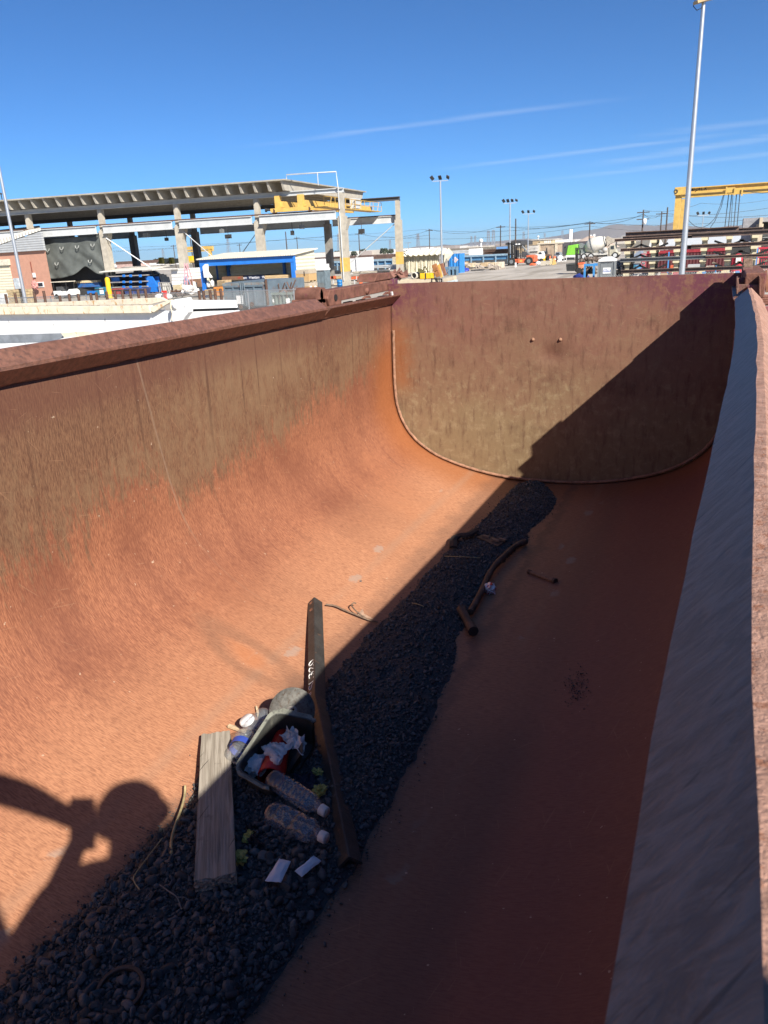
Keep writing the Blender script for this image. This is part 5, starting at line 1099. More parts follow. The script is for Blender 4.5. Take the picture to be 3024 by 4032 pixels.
m = MB(); m.prism([(xw - .3, YS - .25, zt + .02), (xe + .3, YS - .25, zt + .02), (xe + .3, yb + .4, zt + .46), (xw - .3, yb + .4, zt + .46)], (0, 0, .10)); m.build('roof', CREAMR, bs)
for sx in (1,): MB().beam((xw + .35, yb - .3, zt - 1.1), (xw + 1.2, yb - .3, zt), .12).build('knee_brace', BLUE, bs)
MB().box(xw + .05, xw + .12, YS + 2.2, YS + 2.4, 1, zt).build('side_stud', BLUE, bs)
def lpack(px, Y, d, name, label, mats, cat='timber pack', z0=None):
    x0, x1, z0_, z1 = R(*px, Y); r = thing(name, label, cat, ((x0 + x1) / 2, Y + d / 2, z0_)); MB().box(x0, x1, Y, Y + d, z0_, z1).build('pack', mats, r); return r, (x0, x1, z0_, z1)
NAVY = M('navy lumber wrap', (.012, .022, .065), .5, .1)
r, (x0, x1, z0, z1) = lpack((955, 1045, 1084, 1101), YS + .9, 2.5, 'wrapped_timber', 'timber pack in navy wrap with white lettering inside the blue shelter', NAVY)
w_ = (z1 - z0) * 1.05; xm = AY(1001, 1092, YS + .9).x
text_mb('Westlam', (xm, YS + .9, (z0 + z1) / 2), (1, 0, 0), (0, 0, 1), w_ * .80, .012, 0, .012).build('lettering', M('lettering white', (.72, .73, .75)), r)
text_mb('am', (AY(965, 1092, YS + .9).x, YS + .9, (z0 + z1) / 2), (1, 0, 0), (0, 0, 1), w_ * .80, .012, 0, .012).build('lettering', M('lettering white', (.72, .73, .75)), r)
text_mb('W', (AY(1038, 1091, YS + .9).x, YS + .9, (z0 + z1) / 2), (1, 0, 0), (0, 0, 1), w_ * .80, .012, 0, .012).build('lettering', M('lettering white', (.72, .73, .75)), r)
r, (x0, x1, z0, z1) = lpack((874, 956, 1088, 1103), YS + .8, 2.5, 'wrapped_timber', 'brown timber pack with a red HT mark left of the navy pack', M('brown wrap', (.17, .09, .05), .7, .2))
text_mb('HT', (AY(942, 1093, YS + .8).x, YS + .8, (z0 + z1) / 2), (1, 0, 0), (0, 0, 1), (z1 - z0) * .7, .012, 0, .02).build('lettering', M('red print', (.5, .03, .02)), r)
lpack((1042, 1142, 1083, 1104), YS + .5, 2.5, 'timber_pack', 'upper pack of pale fresh timber at the right of the shelter', M('pale timber', (.50, .36, .19), .8, .15, 2, wave=('Z', .16)))
lpack((1050, 1140, 1106, 1124), YS + .4, 2.5, 'timber_pack', 'lower yellower timber pack under the pale one', M('yellow timber', (.62, .46, .2), .8, .12, 2, wave=('Z', .16)))
boxthing('grey_crate', 'grey crate with a dark open side behind the left blue post', 'crate', (810, 826, 1095, 1130), YS + 1.2, 1.0, GREYS); boxthing('machine_box', 'dark machine box standing inside the left end of the shelter', 'machine', (822, 858, 1102, 1130), YS + 1.4, 1.4, DGREY)
m = MB(); m.prism([AY(u, v, YS - .4) for u, v in ((797, 1050), (806, 1040), (811, 1042), (812, 1070), (828, 1093), (803, 1093))], (0, .4, 0)); tag(m.build('white_chute', WHITE, None, loc=tuple(AY(810, 1090, YS))), 'white angled chute beside the left blue post', 'chute')
for k, (px, lab) in enumerate((((855, 885, 1104, 1125), 'stacked wooden pallets behind the grey dumpster'), ((810, 842, 1140, 1160), 'wooden pallets at the foot of the left blue post'))):
    x0, x1, z0, z1 = R(*px, YS - .6 + k * .2); m = MB()
    for i in range(5): z = z0 + (z1 - z0) * i / 5; m.box(x0, x1, YS - .6, YS + .5, z, z + (z1 - z0) / 9)
    for i in range(3): xx = x0 + (x1 - x0) * i / 2.2; m.box(xx, xx + .12, YS - .55, YS + .45, z0, z1)
    tag(m.build('pallet_stack', PALLET, None, loc=((x0 + x1) / 2, YS, 0)), lab, 'pallets')
boxthing('orange_crate', 'orange plastic crate left of the grey dumpster behind the rusty posts', 'crate', (842, 880, 1130, 1164), 50, 1.0, M('orange crate', (.62, .24, .05), .6, .3, 3))
for k, (u, v) in enumerate(((820, 1118), (836, 1115))): p = AY(u, v, YS + .2); o = MB().lathe([(-.3, 0), (-.3, .18), (.15, .18), (.25, .08), (.3, .08), (.3, 0)], p, (0, 0, 1), 10).build('white_jug', WHITE); tag(o, ('left' if not k else 'right') + ' white plastic jug on the bench in the shelter', 'jug')
# ---- dumpsters in front --------------------------------------------------
YD = 44.0; x0, x1, z0, z1 = R(885, 1045, 1101, 1240, YD); d1 = thing('roll_off_dumpster', 'tall slate blue dumpster with double end doors and a white notice', 'dumpster', ((x0 + x1) / 2, YD, 0))
MB().box(x0 + .05, x1 - .05, YD + .1, YD + 5.5, .2, z1 - .15).build('dumpster_body', SLATE, d1)
xm = (x0 + x1) / 2 - .05
for a, b_ in ((x0, xm - .04), (xm + .04, x1)):
    dd = MB().box(a, b_, YD, YD + .1, .3, z1 - .35).build('door', SLATE, d1); n = 2
    for i in range(n + 1): xx = a + (b_ - a) * i / n; xx = min(max(xx, a + .06), b_ - .06); MB().box(xx - .06, xx + .06, YD - .07, YD - .002, .3, z1 - .35).build('door_rib', SLATE, dd)
    MB().box(a, b_, YD - .08, YD - .003, z1 - .47, z1 - .35).build('door_rib', SLATE, dd)
MB().box(x0 - .05, x1 + .05, YD - .06, YD + .12, z1 - .35, z1 - .2).build('top_bar', M('worn slate', (.2, .22, .22), .6, .3, 3, 0, (.2, .1, .06), .3), d1)
for xx in (xm - .16, xm, xm + .14): MB().tube([(xx, YD - .10, .4), (xx, YD - .10, z1 - .1)], .035, 6).build('lock_rod', SLATE, d1)
p = AY(949, 1180, YD); nt_ = MB().box(p.x - .30, p.x + .30, YD - .10, YD - .081, p.z - .27, p.z + .27).build('notice', WHITE, d1)
for (u, v) in ((995, 1198), (952, 1208)): p = AY(u, v, YD); MB().tube([(p.x, YD - .105, p.z), (p.x, YD - .09, p.z)], .17, 9).build('rust_patch', RUSTP, d1)
m = MB().tube([AY(1046, 1100, YD), Vector((AY(1046, 1100, YD).x, YD, .3))], .09, 8); m.build('hinge_post', RUSTP, d1)
YD2 = 45.0; x0, x1, z0, z1 = R(1052, 1176, 1152, 1215, YD2); d2 = thing('open_dumpster', 'open topped grey green dumpster filled with rusty scrap', 'dumpster', ((x0 + x1) / 2, YD2, 0))
GG = M('grey green steel', (.17, .21, .19), .6, .2, 2, 0, (.14, .07, .045), .2)
MB().box(x0, x1, YD2, YD2 + .12, .2, z1).build('front_wall', GG, d2); MB().box(x0, x0 + .12, YD2 + .12, YD2 + 2.6, .2, z1).build('end_wall', GG, d2); MB().box(x1 - .12, x1, YD2 + .12, YD2 + 2.6, .2, z1).build('end_wall', GG, d2); MB().box(x0, x1, YD2 + 2.6, YD2 + 2.7, .2, z1).build('rear_wall', GG, d2)
for i in range(8): xx = x0 + (x1 - x0) * (i + .3) / 8; MB().box(xx, xx + .09, YD2 - .12, YD2 - .002, .3, z1 - .15).build('wall_rib', GG, d2)
MB().box(x0 - .06, x1 + .06, YD2 - .15, YD2 + .02, z1 - .14, z1 + .02).build('top_rim', GG, d2)
MB().box(x0 + .15, x1 - .15, YD2 + .15, YD2 + 2.55, .3, z1 - .2).build('scrap_fill', RUSTP, d2)
for px in ((1064, 1072, 1178, 1195), (1078, 1084, 1178, 1190), (1131, 1147, 1174, 1196)): a = R(*px, YD2); MB().box(a[0], a[1], YD2 - .17, YD2 - .155, a[2], a[3]).build('notice', WHITE, d2)
rg = random.Random(5); m = MB()
c0 = AY(1095, 1145, YD2 + 1); 
for i in range(34):
    x = rg.uniform(x0 + .3, x1 - .3); p = Vector((x, YD2 + rg.uniform(.5, 2.2), z1 - .1)); k = 1.0 if abs(x - c0.x) < .7 else .35
    m.beam(p, p + Vector((rg.uniform(-.7, .7) * k, rg.uniform(-.3, .3), rg.uniform(.1, .9) * k)), .07, .05)
tag(m.build('scrap_iron', M('scrap brown', (.17, .10, .075), .8, .35, 4), None, loc=(c0.x, YD2 + 1, z1)), 'tangle of rusty scrap sticking out of the open dumpster', 'scrap')
# rusty rack frame beside it, white tank
boxthing('white_tank', 'white plastic tank lying behind the scrap dumpster', 'tank', (1062, 1146, 1126, 1144), 52, 1.2, WHITE, bev=.1)
# ---- gaylord boxes -------------------------------------------------------
YG = 56.0
for k, (v0, v1, lab) in enumerate(((1064, 1112, 'upper brown cardboard bulk box with a plastic film top'), (1114, 1162, 'lower brown cardboard bulk box with white labels on a pallet'))):
    x0, x1, z0, z1 = R(1165, 1216, v0, v1, YG); z0 = max(z0, .14 if k else z0); xs_ = AX(1247, 1090, x1).y; dp = min(max(xs_ - YG, 1.2), 2.2)
    gb = thing('cardboard_box', lab, 'box', ((x0 + x1) / 2, YG + dp / 2, z0)); MB().box(x0, x1, YG, YG + dp, z0 + .12, z1 - .1).build('carton', CARD, gb); MB().box(x0 - .015, x1 + .015, YG - .015, YG + dp + .015, z1 - .28, z1).build('film_top', M('dull film', (.42, .35, .26), .4, .1), gb)
    if k == 0: MB().box(x0 + .62 * (x1 - x0), x0 + .70 * (x1 - x0), YG - .02, YG - .002, z0 + .5, z0 + .85).build('print_mark', DARK, gb)
    else:
        for (u, v) in ((1224, 1134), (1242, 1133)): p = AX(u, v, x1); MB().box(x1 + .002, x1 + .015, p.y - .16, p.y + .16, p.z - .16, p.z + .16).build('paper_label', WHITE, gb)
    m = MB()
    for i in range(3): yy = YG + (dp - .15) * i / 2; m.box(x0, x1, yy, yy + .15, z0, z0 + .12)
    tag(m.build('pallet', PALLET, None, loc=((x0 + x1) / 2, YG + dp / 2, z0)), ('pallet between the two cardboard bulk boxes' if not k else 'pallet under the lower cardboard bulk box'), 'pallet')
# ---- portable toilets ----------------------------------------------------
def toilet(px, Y, label, body, sign=None, depth=1.1):
    x0, x1, z0, z1 = R(*px, Y); w_ = x1 - x0; h = z1; r = thing('portable_toilet', label, 'portable toilet', ((x0 + x1) / 2, Y + depth / 2, 0)); zb = h * .86
    MB().box(x0, x1, Y, Y + depth, .08, zb).build('cabin', body, r, .02)
    m = MB(); m.prism([(x0 - .03, Y - .06, zb), (x1 + .03, Y - .06, zb), (x1 + .03, Y - .06, zb + .12), ((x0 + x1) / 2 + .2 * w_, Y - .06, h), ((x0 + x1) / 2 - .2 * w_, Y - .06, h), (x0 - .03, Y - .06, zb + .12)], (0, depth + .12, 0)); m.build('roof', WHITE, r, .03)
    d = MB().box(x0 + .12 * w_, x1 - .12 * w_, Y - .03, Y - .002, .15, zb - .12).build('door', body, r, .01); MB().box(x0 + .14 * w_, x1 - .14 * w_, Y - .045, Y - .031, .25, zb * .46).build('door_panel', M('panel grey', (.14, .155, .16)), d)
    for i in (0, 1): MB().box(x0 + (.15 + .36 * i) * w_, x0 + (.48 + .36 * i) * w_, Y - .018, Y - .0021, zb - .10, zb - .04).build('vent', M('vent grey', (.08, .085, .09)), r)
    for xx in (x0, x1): MB().box(xx - .05, xx + .05, Y - .05, Y + .05, .08, zb).build('corner_post', body, r)
    if sign:
        xc = (x0 + x1) / 2 + .03 * w_; zc = zb * .68; sg = MB().box(xc - .24 * w_, xc + .24 * w_, Y - .06, Y - .032, zc - .20, zc + .20).build('sign', WHITE, r)
        text_mb(sign, (xc, Y - .06, zc - .03), (1, 0, 0), (0, 0, 1), .19, .006, .25, .012).build('lettering', M('sign blue', (.02, .09, .35)), sg)
        MB().tube([(xc - .20 * w_ + .04 * w_ * i, Y - .065, zc + .055 + .055 * math.sin(i / 6 * math.pi)) for i in range(7)], .012, 5).build('swoosh', M('sign blue', (.02, .09, .35)), sg)
    MB().box(x0 - .08, x1 + .08, Y - .08, Y + depth + .08, 0, .08).build('skid', DARK, r); return r
toilet((2355, 2418, 1012, 1145), 57.3, 'grey portable toilet with a white roof and a small white sign', MGREY, 'United')
toilet((1249, 1280, 1050, 1152), 62.5, 'slate grey portable toilet side-on behind the cardboard bulk boxes', M('slate plastic', (.13, .17, .19)))
o = boxthing('white_cabinet', 'tall white cabinet standing right behind the slate portable toilet', 'cabinet', (1264, 1281, 1040, 1130), 64.5, .9, WHITE, z0=0)
boxthing('white_trailer', 'white box trailer partly hidden behind the shelter end', 'trailer', (1236, 1262, 1020, 1036), 82, 1.2, WHITE, z0=1.0)
def drum(u0, u1, v0, v1, Y, mat, label, name='steel_drum'):
    x0, x1, z0, z1 = R(u0, u1, v0, v1, Y); r_ = (x1 - x0) / 2; h = z1; m = MB().lathe([(0, 0), (0, r_), (h * .32, r_), (h * .33, r_ * 1.05), (h * .35, r_), (h * .66, r_), (h * .67, r_ * 1.05), (h * .69, r_), (h, r_), (h, r_ * .9), (h - .03, r_ * .88), (h - .03, 0)], ((x0 + x1) / 2, Y, 0), (0, 0, 1), 18)
    return tag(m.build(name, mat), label, 'drum')
drum(1283, 1303, 1107, 1127, 69, BLACK, 'black open topped drum by the white cabinet'); drum(1328, 1347, 1101, 1128, 73, M('blue drum', (.015, .16, .42), .4), 'bright blue drum standing left of the near shed column')
p = AZ(1421, 1118, 0); m = MB(); x0, x1, z0, z1 = R(1414, 1427, 1088, 1117, 78); m.lathe([(0, .36), (.04, .36), (.05, .22), (z1 - z0, .06), (z1 - z0, 0)], ((x0 + x1) / 2, 78, 0), (0, 0, 1), 12); tag(m.build('traffic_cone', ORANGE), 'orange traffic cone right of the near shed column', 'cone')
for k, (u0, u1, v, lab) in enumerate(((1395, 1490, 1095, 'orange and white barrier rail right of the near column'), (1312, 1352, 1094, 'tan barrier rail left of the near column'))):
    br = thing('barrier_rail', lab, 'barrier', tuple(AY((u0 + u1) / 2, v + 15, 80))); a, b_ = AY(u0, v, 80), AY(u1, v - 4, 80); MB().beam(a, b_, .1, .3).build('rail_board', WHITE if not k else PALLET, br); a2_, b2_ = a + Vector((0, 0, -.8)), b_ + Vector((0, 0, -.8)); MB().beam(a2_, b2_, .1, .3).build('rail_board', LUMB, br)
    for i in range(4 if not k else 2): q = a.lerp(b_, (i + .5) / 4); MB().beam(q - Vector((.7, .06, 0)), q + Vector((-.1, -.06, .05)), .1, .3).build('orange_stripe', ORANGE, br)
    for q in (a, b_): MB().beam(q, (q.x, q.y, 0), .1).build('upright', GREYS, br)
# ---- left neighbour: white trailer frame ---------------------------------
YW = 12.0
wt = thing('white_trailer', 'white painted steel trailer beyond the tub with a rust stained yellowish top edge', 'trailer', tuple(AY(500, 1300, YW)))
WST = M('chipped white steel', (.70, .71, .70), .5, .05, 5, 0, (.10, .10, .095), .02); WRU = M('rust stained cream', (.66, .58, .44), .7, .15, 6, 0, (.45, .26, .10), .22)
def wpoly(pts, Y, th, name, mat, bev=.004): m = MB(); m.prism([AY(u, v, Y) for u, v in pts], (0, th, 0)); return m.build(name, mat, wt, bev)
wpoly([(-260, 1250), (0, 1238), (590, 1215), (690, 1228), (690, 1330), (300, 1345), (-260, 1352)], YW, .06, 'side_plate', WST)
wpoly([(-260, 1222), (0, 1209), (585, 1203), (592, 1232), (0, 1239), (-260, 1250)], YW - .12, .13, 'top_flange', WRU)
wpoly([(-260, 1205), (100, 1195), (630, 1172), (652, 1184), (590, 1199), (0, 1207), (-260, 1218)], YW + .35, .10, 'rear_flange', WRU)
wpoly([(588, 1222), (596, 1208), (668, 1180), (676, 1186), (604, 1230)], YW - .1, .08, 'corner_stay', WRU)
wpoly([(672, 1186), (690, 1178), (735, 1172), (745, 1195), (742, 1230), (715, 1268), (660, 1290), (676, 1240)], YW - .16, .14, 'pin_plate', WST)
c_ = AY(689, 1206, YW - .16); MB().lathe([(0, .062), (.02, .062), (.025, .05), (.03, .05), (.03, 0)], c_, (0, -1, 0), 20).build('pin', WST, wt); MB().tube([AY(672, 1190, YW - .18), AY(672, 1210, YW - .18), AY(679, 1235, YW - .18), AY(677, 1262, YW - .18)], .014, 6).build('rust_run', WRU, wt)
wpoly([(742, 1182), (923, 1182), (930, 1212), (742, 1218)], YW + .5, .06, 'far_plate', WST); wpoly([(742, 1228), (936, 1222), (940, 1236), (940, 1330), (640, 1400), (690, 1268)], YW + .4, .06, 'far_skirt', WST)
wpoly([(742, 1218), (930, 1212), (936, 1222), (742, 1228)], YW + .55, .05, 'far_slot', DARK)
wpoly([(-260, 1325), (0, 1319), (240, 1312), (250, 1330), (200, 1348), (-260, 1362)], YW - .05, .03, 'lower_channel', M('shaded grey white', (.20, .22, .24), .6)); wpoly([(-260, 1362), (200, 1348), (250, 1330), (420, 1320), (420, 1460), (-260, 1500)], YW - .2, .06, 'lower_skirt', WST)
wpoly([(240, 1312), (350, 1304), (385, 1318), (300, 1345), (255, 1332)], YW - .14, .05, 'hinge_lug', WRU)
for x in (AY(-100, 1500, YW + 1).x, AY(700, 1500, YW + 1).x):
    MB().tube([(x, YW + .2, .5), (x, YW + .5, .5)], .5, 20).build('wheel', BLACK, wt); MB().box(x - .1, x + .1, YW + .2, YW + .5, .5, AY(300, 1400, YW).z).build('frame_leg', CH, wt)
MB().box(AY(-250, 1300, YW + 1).x, AY(640, 1300, YW + 1).x, YW + .5, YW + 2.1, .95, AY(300, 1330, YW + .6).z).build('trailer_body', WST, wt)
# ---- chain link fence and rusty posts -------------------------------------
YFN = 38.0; fx0 = AY(-60, 1195, YFN).x; fx1 = AY(1290, 1165, YFN).x; zf_ = AY(800, 1150, YFN).z
fen = thing('chain_link_fence', 'low chain link fence running behind the white trailer', 'fence', ((fx0 + fx1) / 2, YFN, 0))
m = MB(); st = .115; n = int((fx1 - fx0 + zf_) / st); hw = .0075
for k in range(n):
    x = fx0 + k * st
    for a, b_ in ((x - zf_, x), (x, x - zf_)):
        p, q = Vector((a, YFN, .02)), Vector((b_, YFN, zf_)); d = (q - p).normalized(); pr = Vector((-d.z, 0, d.x)) * hw
        m.add([p - pr, p + pr, q + pr, q - pr], [(0, 1, 2, 3)])
m.build('wire_mesh', M('fence wire', (.42, .42, .40), .5, .1, 3, .3), fen)
MB().tube([(fx0, YFN, zf_), (fx1, YFN, zf_)], .022, 6).build('top_rail', GALV, fen)
k = 0; x = fx0
while x < fx1: MB().tube([(x, YFN + .05, 0), (x, YFN + .05, zf_ + .05)], .035, 8).build('fence_post', GALV, fen); x += 3.05
PXP = [(21, 1158), (58, 1154), (133, 1148), (171, 1145), (234, 1163), (271, 1159), (307, 1157), (356, 1153), (378, 1151), (418, 1148), (451, 1145), (480, 1144), (511, 1139), (542, 1139), (571, 1136), (783, 1144), (800, 1144), (826, 1141), (845, 1138), (868, 1137)]
p0 = None
for k, (u, v) in enumerate(PXP):
    Yp = YFN - .55 - (.5 if k in (4, 5, 6) else 0); p = AY(u, v, Yp)
    lab = ORD[k] + ' rusty steel post from the left along the chain link fence'
    if p0 is None:
        m = MB(); m.tube([(p.x, p.y, 0), (p.x, p.y, p.z)], .085, 8); m.tube([(p.x, p.y, p.z - .06), (p.x, p.y, p.z - .05)], .09, 8); o = m.build('steel_post', RUSTP, None, loc=(p.x, p.y, 0)); tag(o, lab, 'post', 'rusty posts along the fence'); p0 = (o, p.z)
    else:
        o = p0[0].copy(); COL.objects.link(o); o.location = (p.x, p.y, 0); o.scale = (1, 1, p.z / p0[1]); o['label'] = lab
xk = [R(30, 88, 1140, 1196, 44), R(-40, 20, 1155, 1196, 44)]
m = MB(); x0, x1, z0, z1 = xk[0]
for i in range(9): z = (z1) * i / 9; m.box(x0 + .05 * (i % 2), x1 - .05 * (i % 3), 44, 45.2, z, z + z1 / 10)
tag(m.build('timber_stack', M('old timber', (.42, .32, .18), .85, .35, 4), None, loc=((x0 + x1) / 2, 44, 0)), 'stack of old timber behind the fence beside the left light pole', 'timber')
boxthing('white_bin', 'pale bin at the far left behind the fence', 'bin', (-30, 20, 1158, 1196), 46, 1, M('pale blue white', (.6, .62, .62)), z0=0)
# ---- light poles -----------------------------------------------------------
def lamp_pole(base, top_z, r0, r1, label, heads, scale=1.0, lean=(0, 0), yaw=0):
    r = thing('light_pole', label, 'light pole', tuple(base)); b_ = Vector(base); t_ = b_ + Vector((lean[0], lean[1], top_z - b_.z))
    MB().tube([b_, b_.lerp(t_, .5), t_], [r0, (r0 + r1) / 2, r1], 14).build('pole', GALV, r); MB().lathe([(0, r0 * 1.9), (.04, r0 * 1.9), (.05, r0 * 1.1)], b_, (0, 0, 1), 12).build('base_plate', GALV, r)
    if heads:
        ca = Vector((math.cos(yaw), math.sin(yaw), 0)); MB().beam(t_ - ca * .75 * scale, t_ + ca * .75 * scale, .07 * scale).build('cross_arm', GALV, r)
        for i in range(heads):
            f = (i / (heads - 1) - .5) * 2 if heads > 1 else 0; c_ = t_ + ca * f * .75 * scale + Vector((0, -.1, .28 * scale)); rot = Matrix.Rotation(f * .5, 3, 'Y') @ Matrix.Rotation(.5 + .2 * i, 3, 'X')
            MB().obox(c_, .30 * scale, .10 * scale, .40 * scale, rot).build('floodlight', DARK, r)
    return r
b_ = AY(102, 1195, 42.0); t_ = AY(0, 713, 42.0); b_.z = 0; lamp_pole(b_, 13.5, .135, .085, 'tall galvanised light pole at the left beside the pink building', 3)
b_ = AY(2684, 1085, 36.0); tz = AY(2761, 8, 36.0).z; b_.z = 0; rp = lamp_pole(b_, tz, .128, .078, 'tall shining light pole rising in front of the steel beam rack', 0)
c_ = Vector((b_.x, b_.y, tz)); MB().beam(c_ + Vector((-.28, -.3, -.06)), c_ + Vector((.55, .3, .18)), .30, .10).build('lamp_head', M('tan lamp head', (.34, .25, .12), .5), rp); MB().tube([c_ + Vector((-.3, -.1, .12)), c_ + Vector((-.36, -.1, -.12)), c_ + Vector((-.22, -.1, -.28)), c_ + Vector((-.05, -.08, -.22)), c_ + Vector((0, 0, 0))], .016, 6).build('cable', BLACK, rp); MB().tube([c_ - Vector((0, 0, .02)), c_ + Vector((0, 0, .6))], .045, 8).build('spigot', GREYS, rp)
for (u, vt, vb, Y, hd, lab, r0, sc_) in ((1736, 712, 1100, 92, 3, 'far light pole with three floodlights right of the cream strap curtain', .13, 1.25), (2008, 800, 1020, 150, 4, 'light pole with four floodlights behind the big forklift', .17, 1.6), (2080, 842, 1000, 185, 3, 'light pole with three floodlights right of the big forklift', .14, 1.7), (2765, 848, 905, 200, 3, 'small distant light pole under the yellow gantry', .13, 1.7)):
    b_ = AY(u, vb, Y); tz = AY(u, vt, Y).z; tx = AY(u, (vt + 950) / 2, Y).x; lamp_pole((tx, Y, 0), tz, r0, r0 * .7, lab, hd, sc_, yaw=.3)
for k, (u, v) in enumerate(((1608, 955), (1368, 968), (2768 - 1165, 952))):
    if k == 2: continue
    b_ = AY(u, 985, 420); tz = AY(u, v, 420).z; m = MB(); m.tube([(b_.x, 420, 0), (b_.x, 420, tz)], .2, 6); m.box(b_.x - 2.0, b_.x + 2.0, 419.8, 420.2, tz - .3, tz); tag(m.build('distant_mast', GALV), ('pale T shaped mast beyond the strap curtain' if not k else 'pale T shaped mast seen through the end bay of the shed'), 'mast')
# ---- utility poles and wires ----------------------------------------------
WOOD = M('creosote pole', (.075, .055, .045), .9, .25, 1); UP = []
def util(u, vt, Y, label, arms=1, wd=.22):
    p = AY(u, vt, Y); r = thing('utility_pole', label, 'utility pole', (p.x, Y, 0)); MB().tube([(p.x, Y, 0), (p.x, Y, p.z)], [wd, wd * .7], 7).build('pole', WOOD, r)
    for i in range(arms): z = p.z - .6 - i * 1.6; MB().beam((p.x - 1.5, Y, z), (p.x + 1.5, Y, z), .22).build('cross_arm', WOOD, r)
    return p
for (u, vt, Y, lab, ar) in ((1690, 902, 300, 'brown utility pole rising behind the cream strap curtain', 1), (1971, 887, 260, 'utility pole left of the big forklift mast', 1), (2031, 861, 200, 'tall thick utility pole right behind the big forklift', 0), (2323, 872, 230, 'utility pole behind the cement mixer drum', 1), (2534, 826, 210, 'utility pole with a white transformer above the rack end', 2),
                          (2606, 833, 240, 'utility pole with a wide cross arm left of the gantry leg', 1), (2629, 816, 200, 'bare leaning utility pole next to the gantry leg', 0), (1124, 912, 220, 'dark bare pole seen right of the second shed column', 0), (1168, 932, 320, 'small pole with cross arm in the second shed bay', 1), (942, 960, 330, 'thin pole seen above the blue shelter roof', 1), (1412, 914, 260, 'pole under the hanging lamp of the end bay', 1), (682, 964, 300, 'thin brown pole in the third shed bay', 1), (748, 930, 200, 'dark pole beside the second shed column', 0), (2680, 852, 260, 'pole with several arms half hidden by the right light pole', 3)):
    util(u, vt, Y, lab, ar)
p = AY(2538, 872, 209.5); MB().lathe([(-.7, 0), (-.7, .45), (.6, .45), (.7, 0)], p, (0, 0, 1), 10).build('transformer', WHITE, [o for o in bpy.data.objects if o.get('label', '').startswith('utility pole with a white transformer')][0])
def wire(pts, r, label, sag=.5):
    P = [AY(u, v, Y) for u, v, Y in pts]; q = []
    for a, b_ in zip(P[:-1], P[1:]):
        for i in range(9): t_ = i / 8; c_ = a.lerp(b_, t_); c_.z -= 4 * sag * t_ * (1 - t_); q.append(c_)
    tag(MB().tube(q, r, 4, False).build('power_line', M('wire', (.05, .05, .055), .7), None), label, 'power line', 'power lines')
wl_ = 'thin power line strung '
for pts, r, lb_, sg in (([(-60, 985, 300), (1690, 902, 300), (1971, 890, 260)], .05, 'from the left to the pole left of the forklift', 2), ([(1690, 905, 300), (2323, 876, 230), (3100, 845, 230)], .05, 'from the strap curtain pole past the mixer pole', 1.5), ([(1971, 890, 260), (2323, 874, 231), (2534, 842, 211), (2606, 838, 241), (3100, 838, 245)], .05, 'between forklift pole, mixer pole and transformer pole', 1.2),
                        ([(1500, 930, 420), (2323, 890, 330), (3100, 868, 330)], .06, 'lower behind the mixer pole', 3), ([(-60, 1005, 420), (1168, 940, 320), (1690, 925, 400)], .06, 'through the open shed bays', 2), ([(-60, 1000, 380), (1412, 920, 260), (1690, 906, 301)], .05, 'to the pole in the end bay of the shed', 2), ([(1971, 893, 262), (2534, 850, 212), (3100, 806, 260)], .045, 'high above the mixer drum to the right edge', 1), ([(2534, 828, 211), (2760, 800, 240), (3100, 770, 260)], .045, 'behind the yellow gantry beam', 1)):
    wire(pts, r, wl_ + lb_, sg)
def pylon(u, vt, Y, label):
    p = AY(u, vt, Y); h = p.z; m = MB(); w_ = h * .09
    for sx in (-1, 1):
        for sy in (-1, 1): m.beam((p.x + sx * w_, Y + sy * w_, 0), (p.x + sx * .8, Y + sy * .8, h), .5)
    for i in range(6):
        z = h * i / 6; ww = w_ + (.8 - w_) * i / 6; z2 = h * (i + 1) / 6; w2 = w_ + (.8 - w_) * (i + 1) / 6
        m.beam((p.x - ww, Y - ww, z), (p.x + w2, Y - w2, z2), .35); m.beam((p.x + ww, Y - ww, z), (p.x - w2, Y - w2, z2), .35)
    for f in (.78, .88, .97): m.beam((p.x - h * .10, Y, h * f), (p.x + h * .10, Y, h * f), .45)
    tag(m.build('lattice_pylon', GALV, None, loc=(p.x, Y, 0)), label, 'pylon', 'distant pylons')
for u, vt, Y, lab in ((895, 935, 1200, 'distant lattice pylon above the blue shelter roof'), (1332, 920, 1100, 'distant lattice pylon beside the near shed column'), (1535, 945, 1500, 'far faint pylon at the end of the shed'), (1645, 920, 900, 'pylon left of the strap curtain pole'), (1923, 907, 1000, 'left pylon of the pair above the white dome'), (1943, 905, 1000, 'right pylon of the pair above the white dome'), (1856, 930, 1400, 'left faint pylon left of the white dome'), (1871, 928, 1400, 'right faint pylon left of the white dome'), (2062, 912, 1300, 'faint pylon above the long tan building'), (2145, 918, 1500, 'faint pylon left of the white silos'), (2215, 908, 1400, 'faint pylon above the dark wall left of the silos'), (640, 980, 1300, 'faint pylon in the third shed bay')):
    pylon(u, vt, Y, lab)
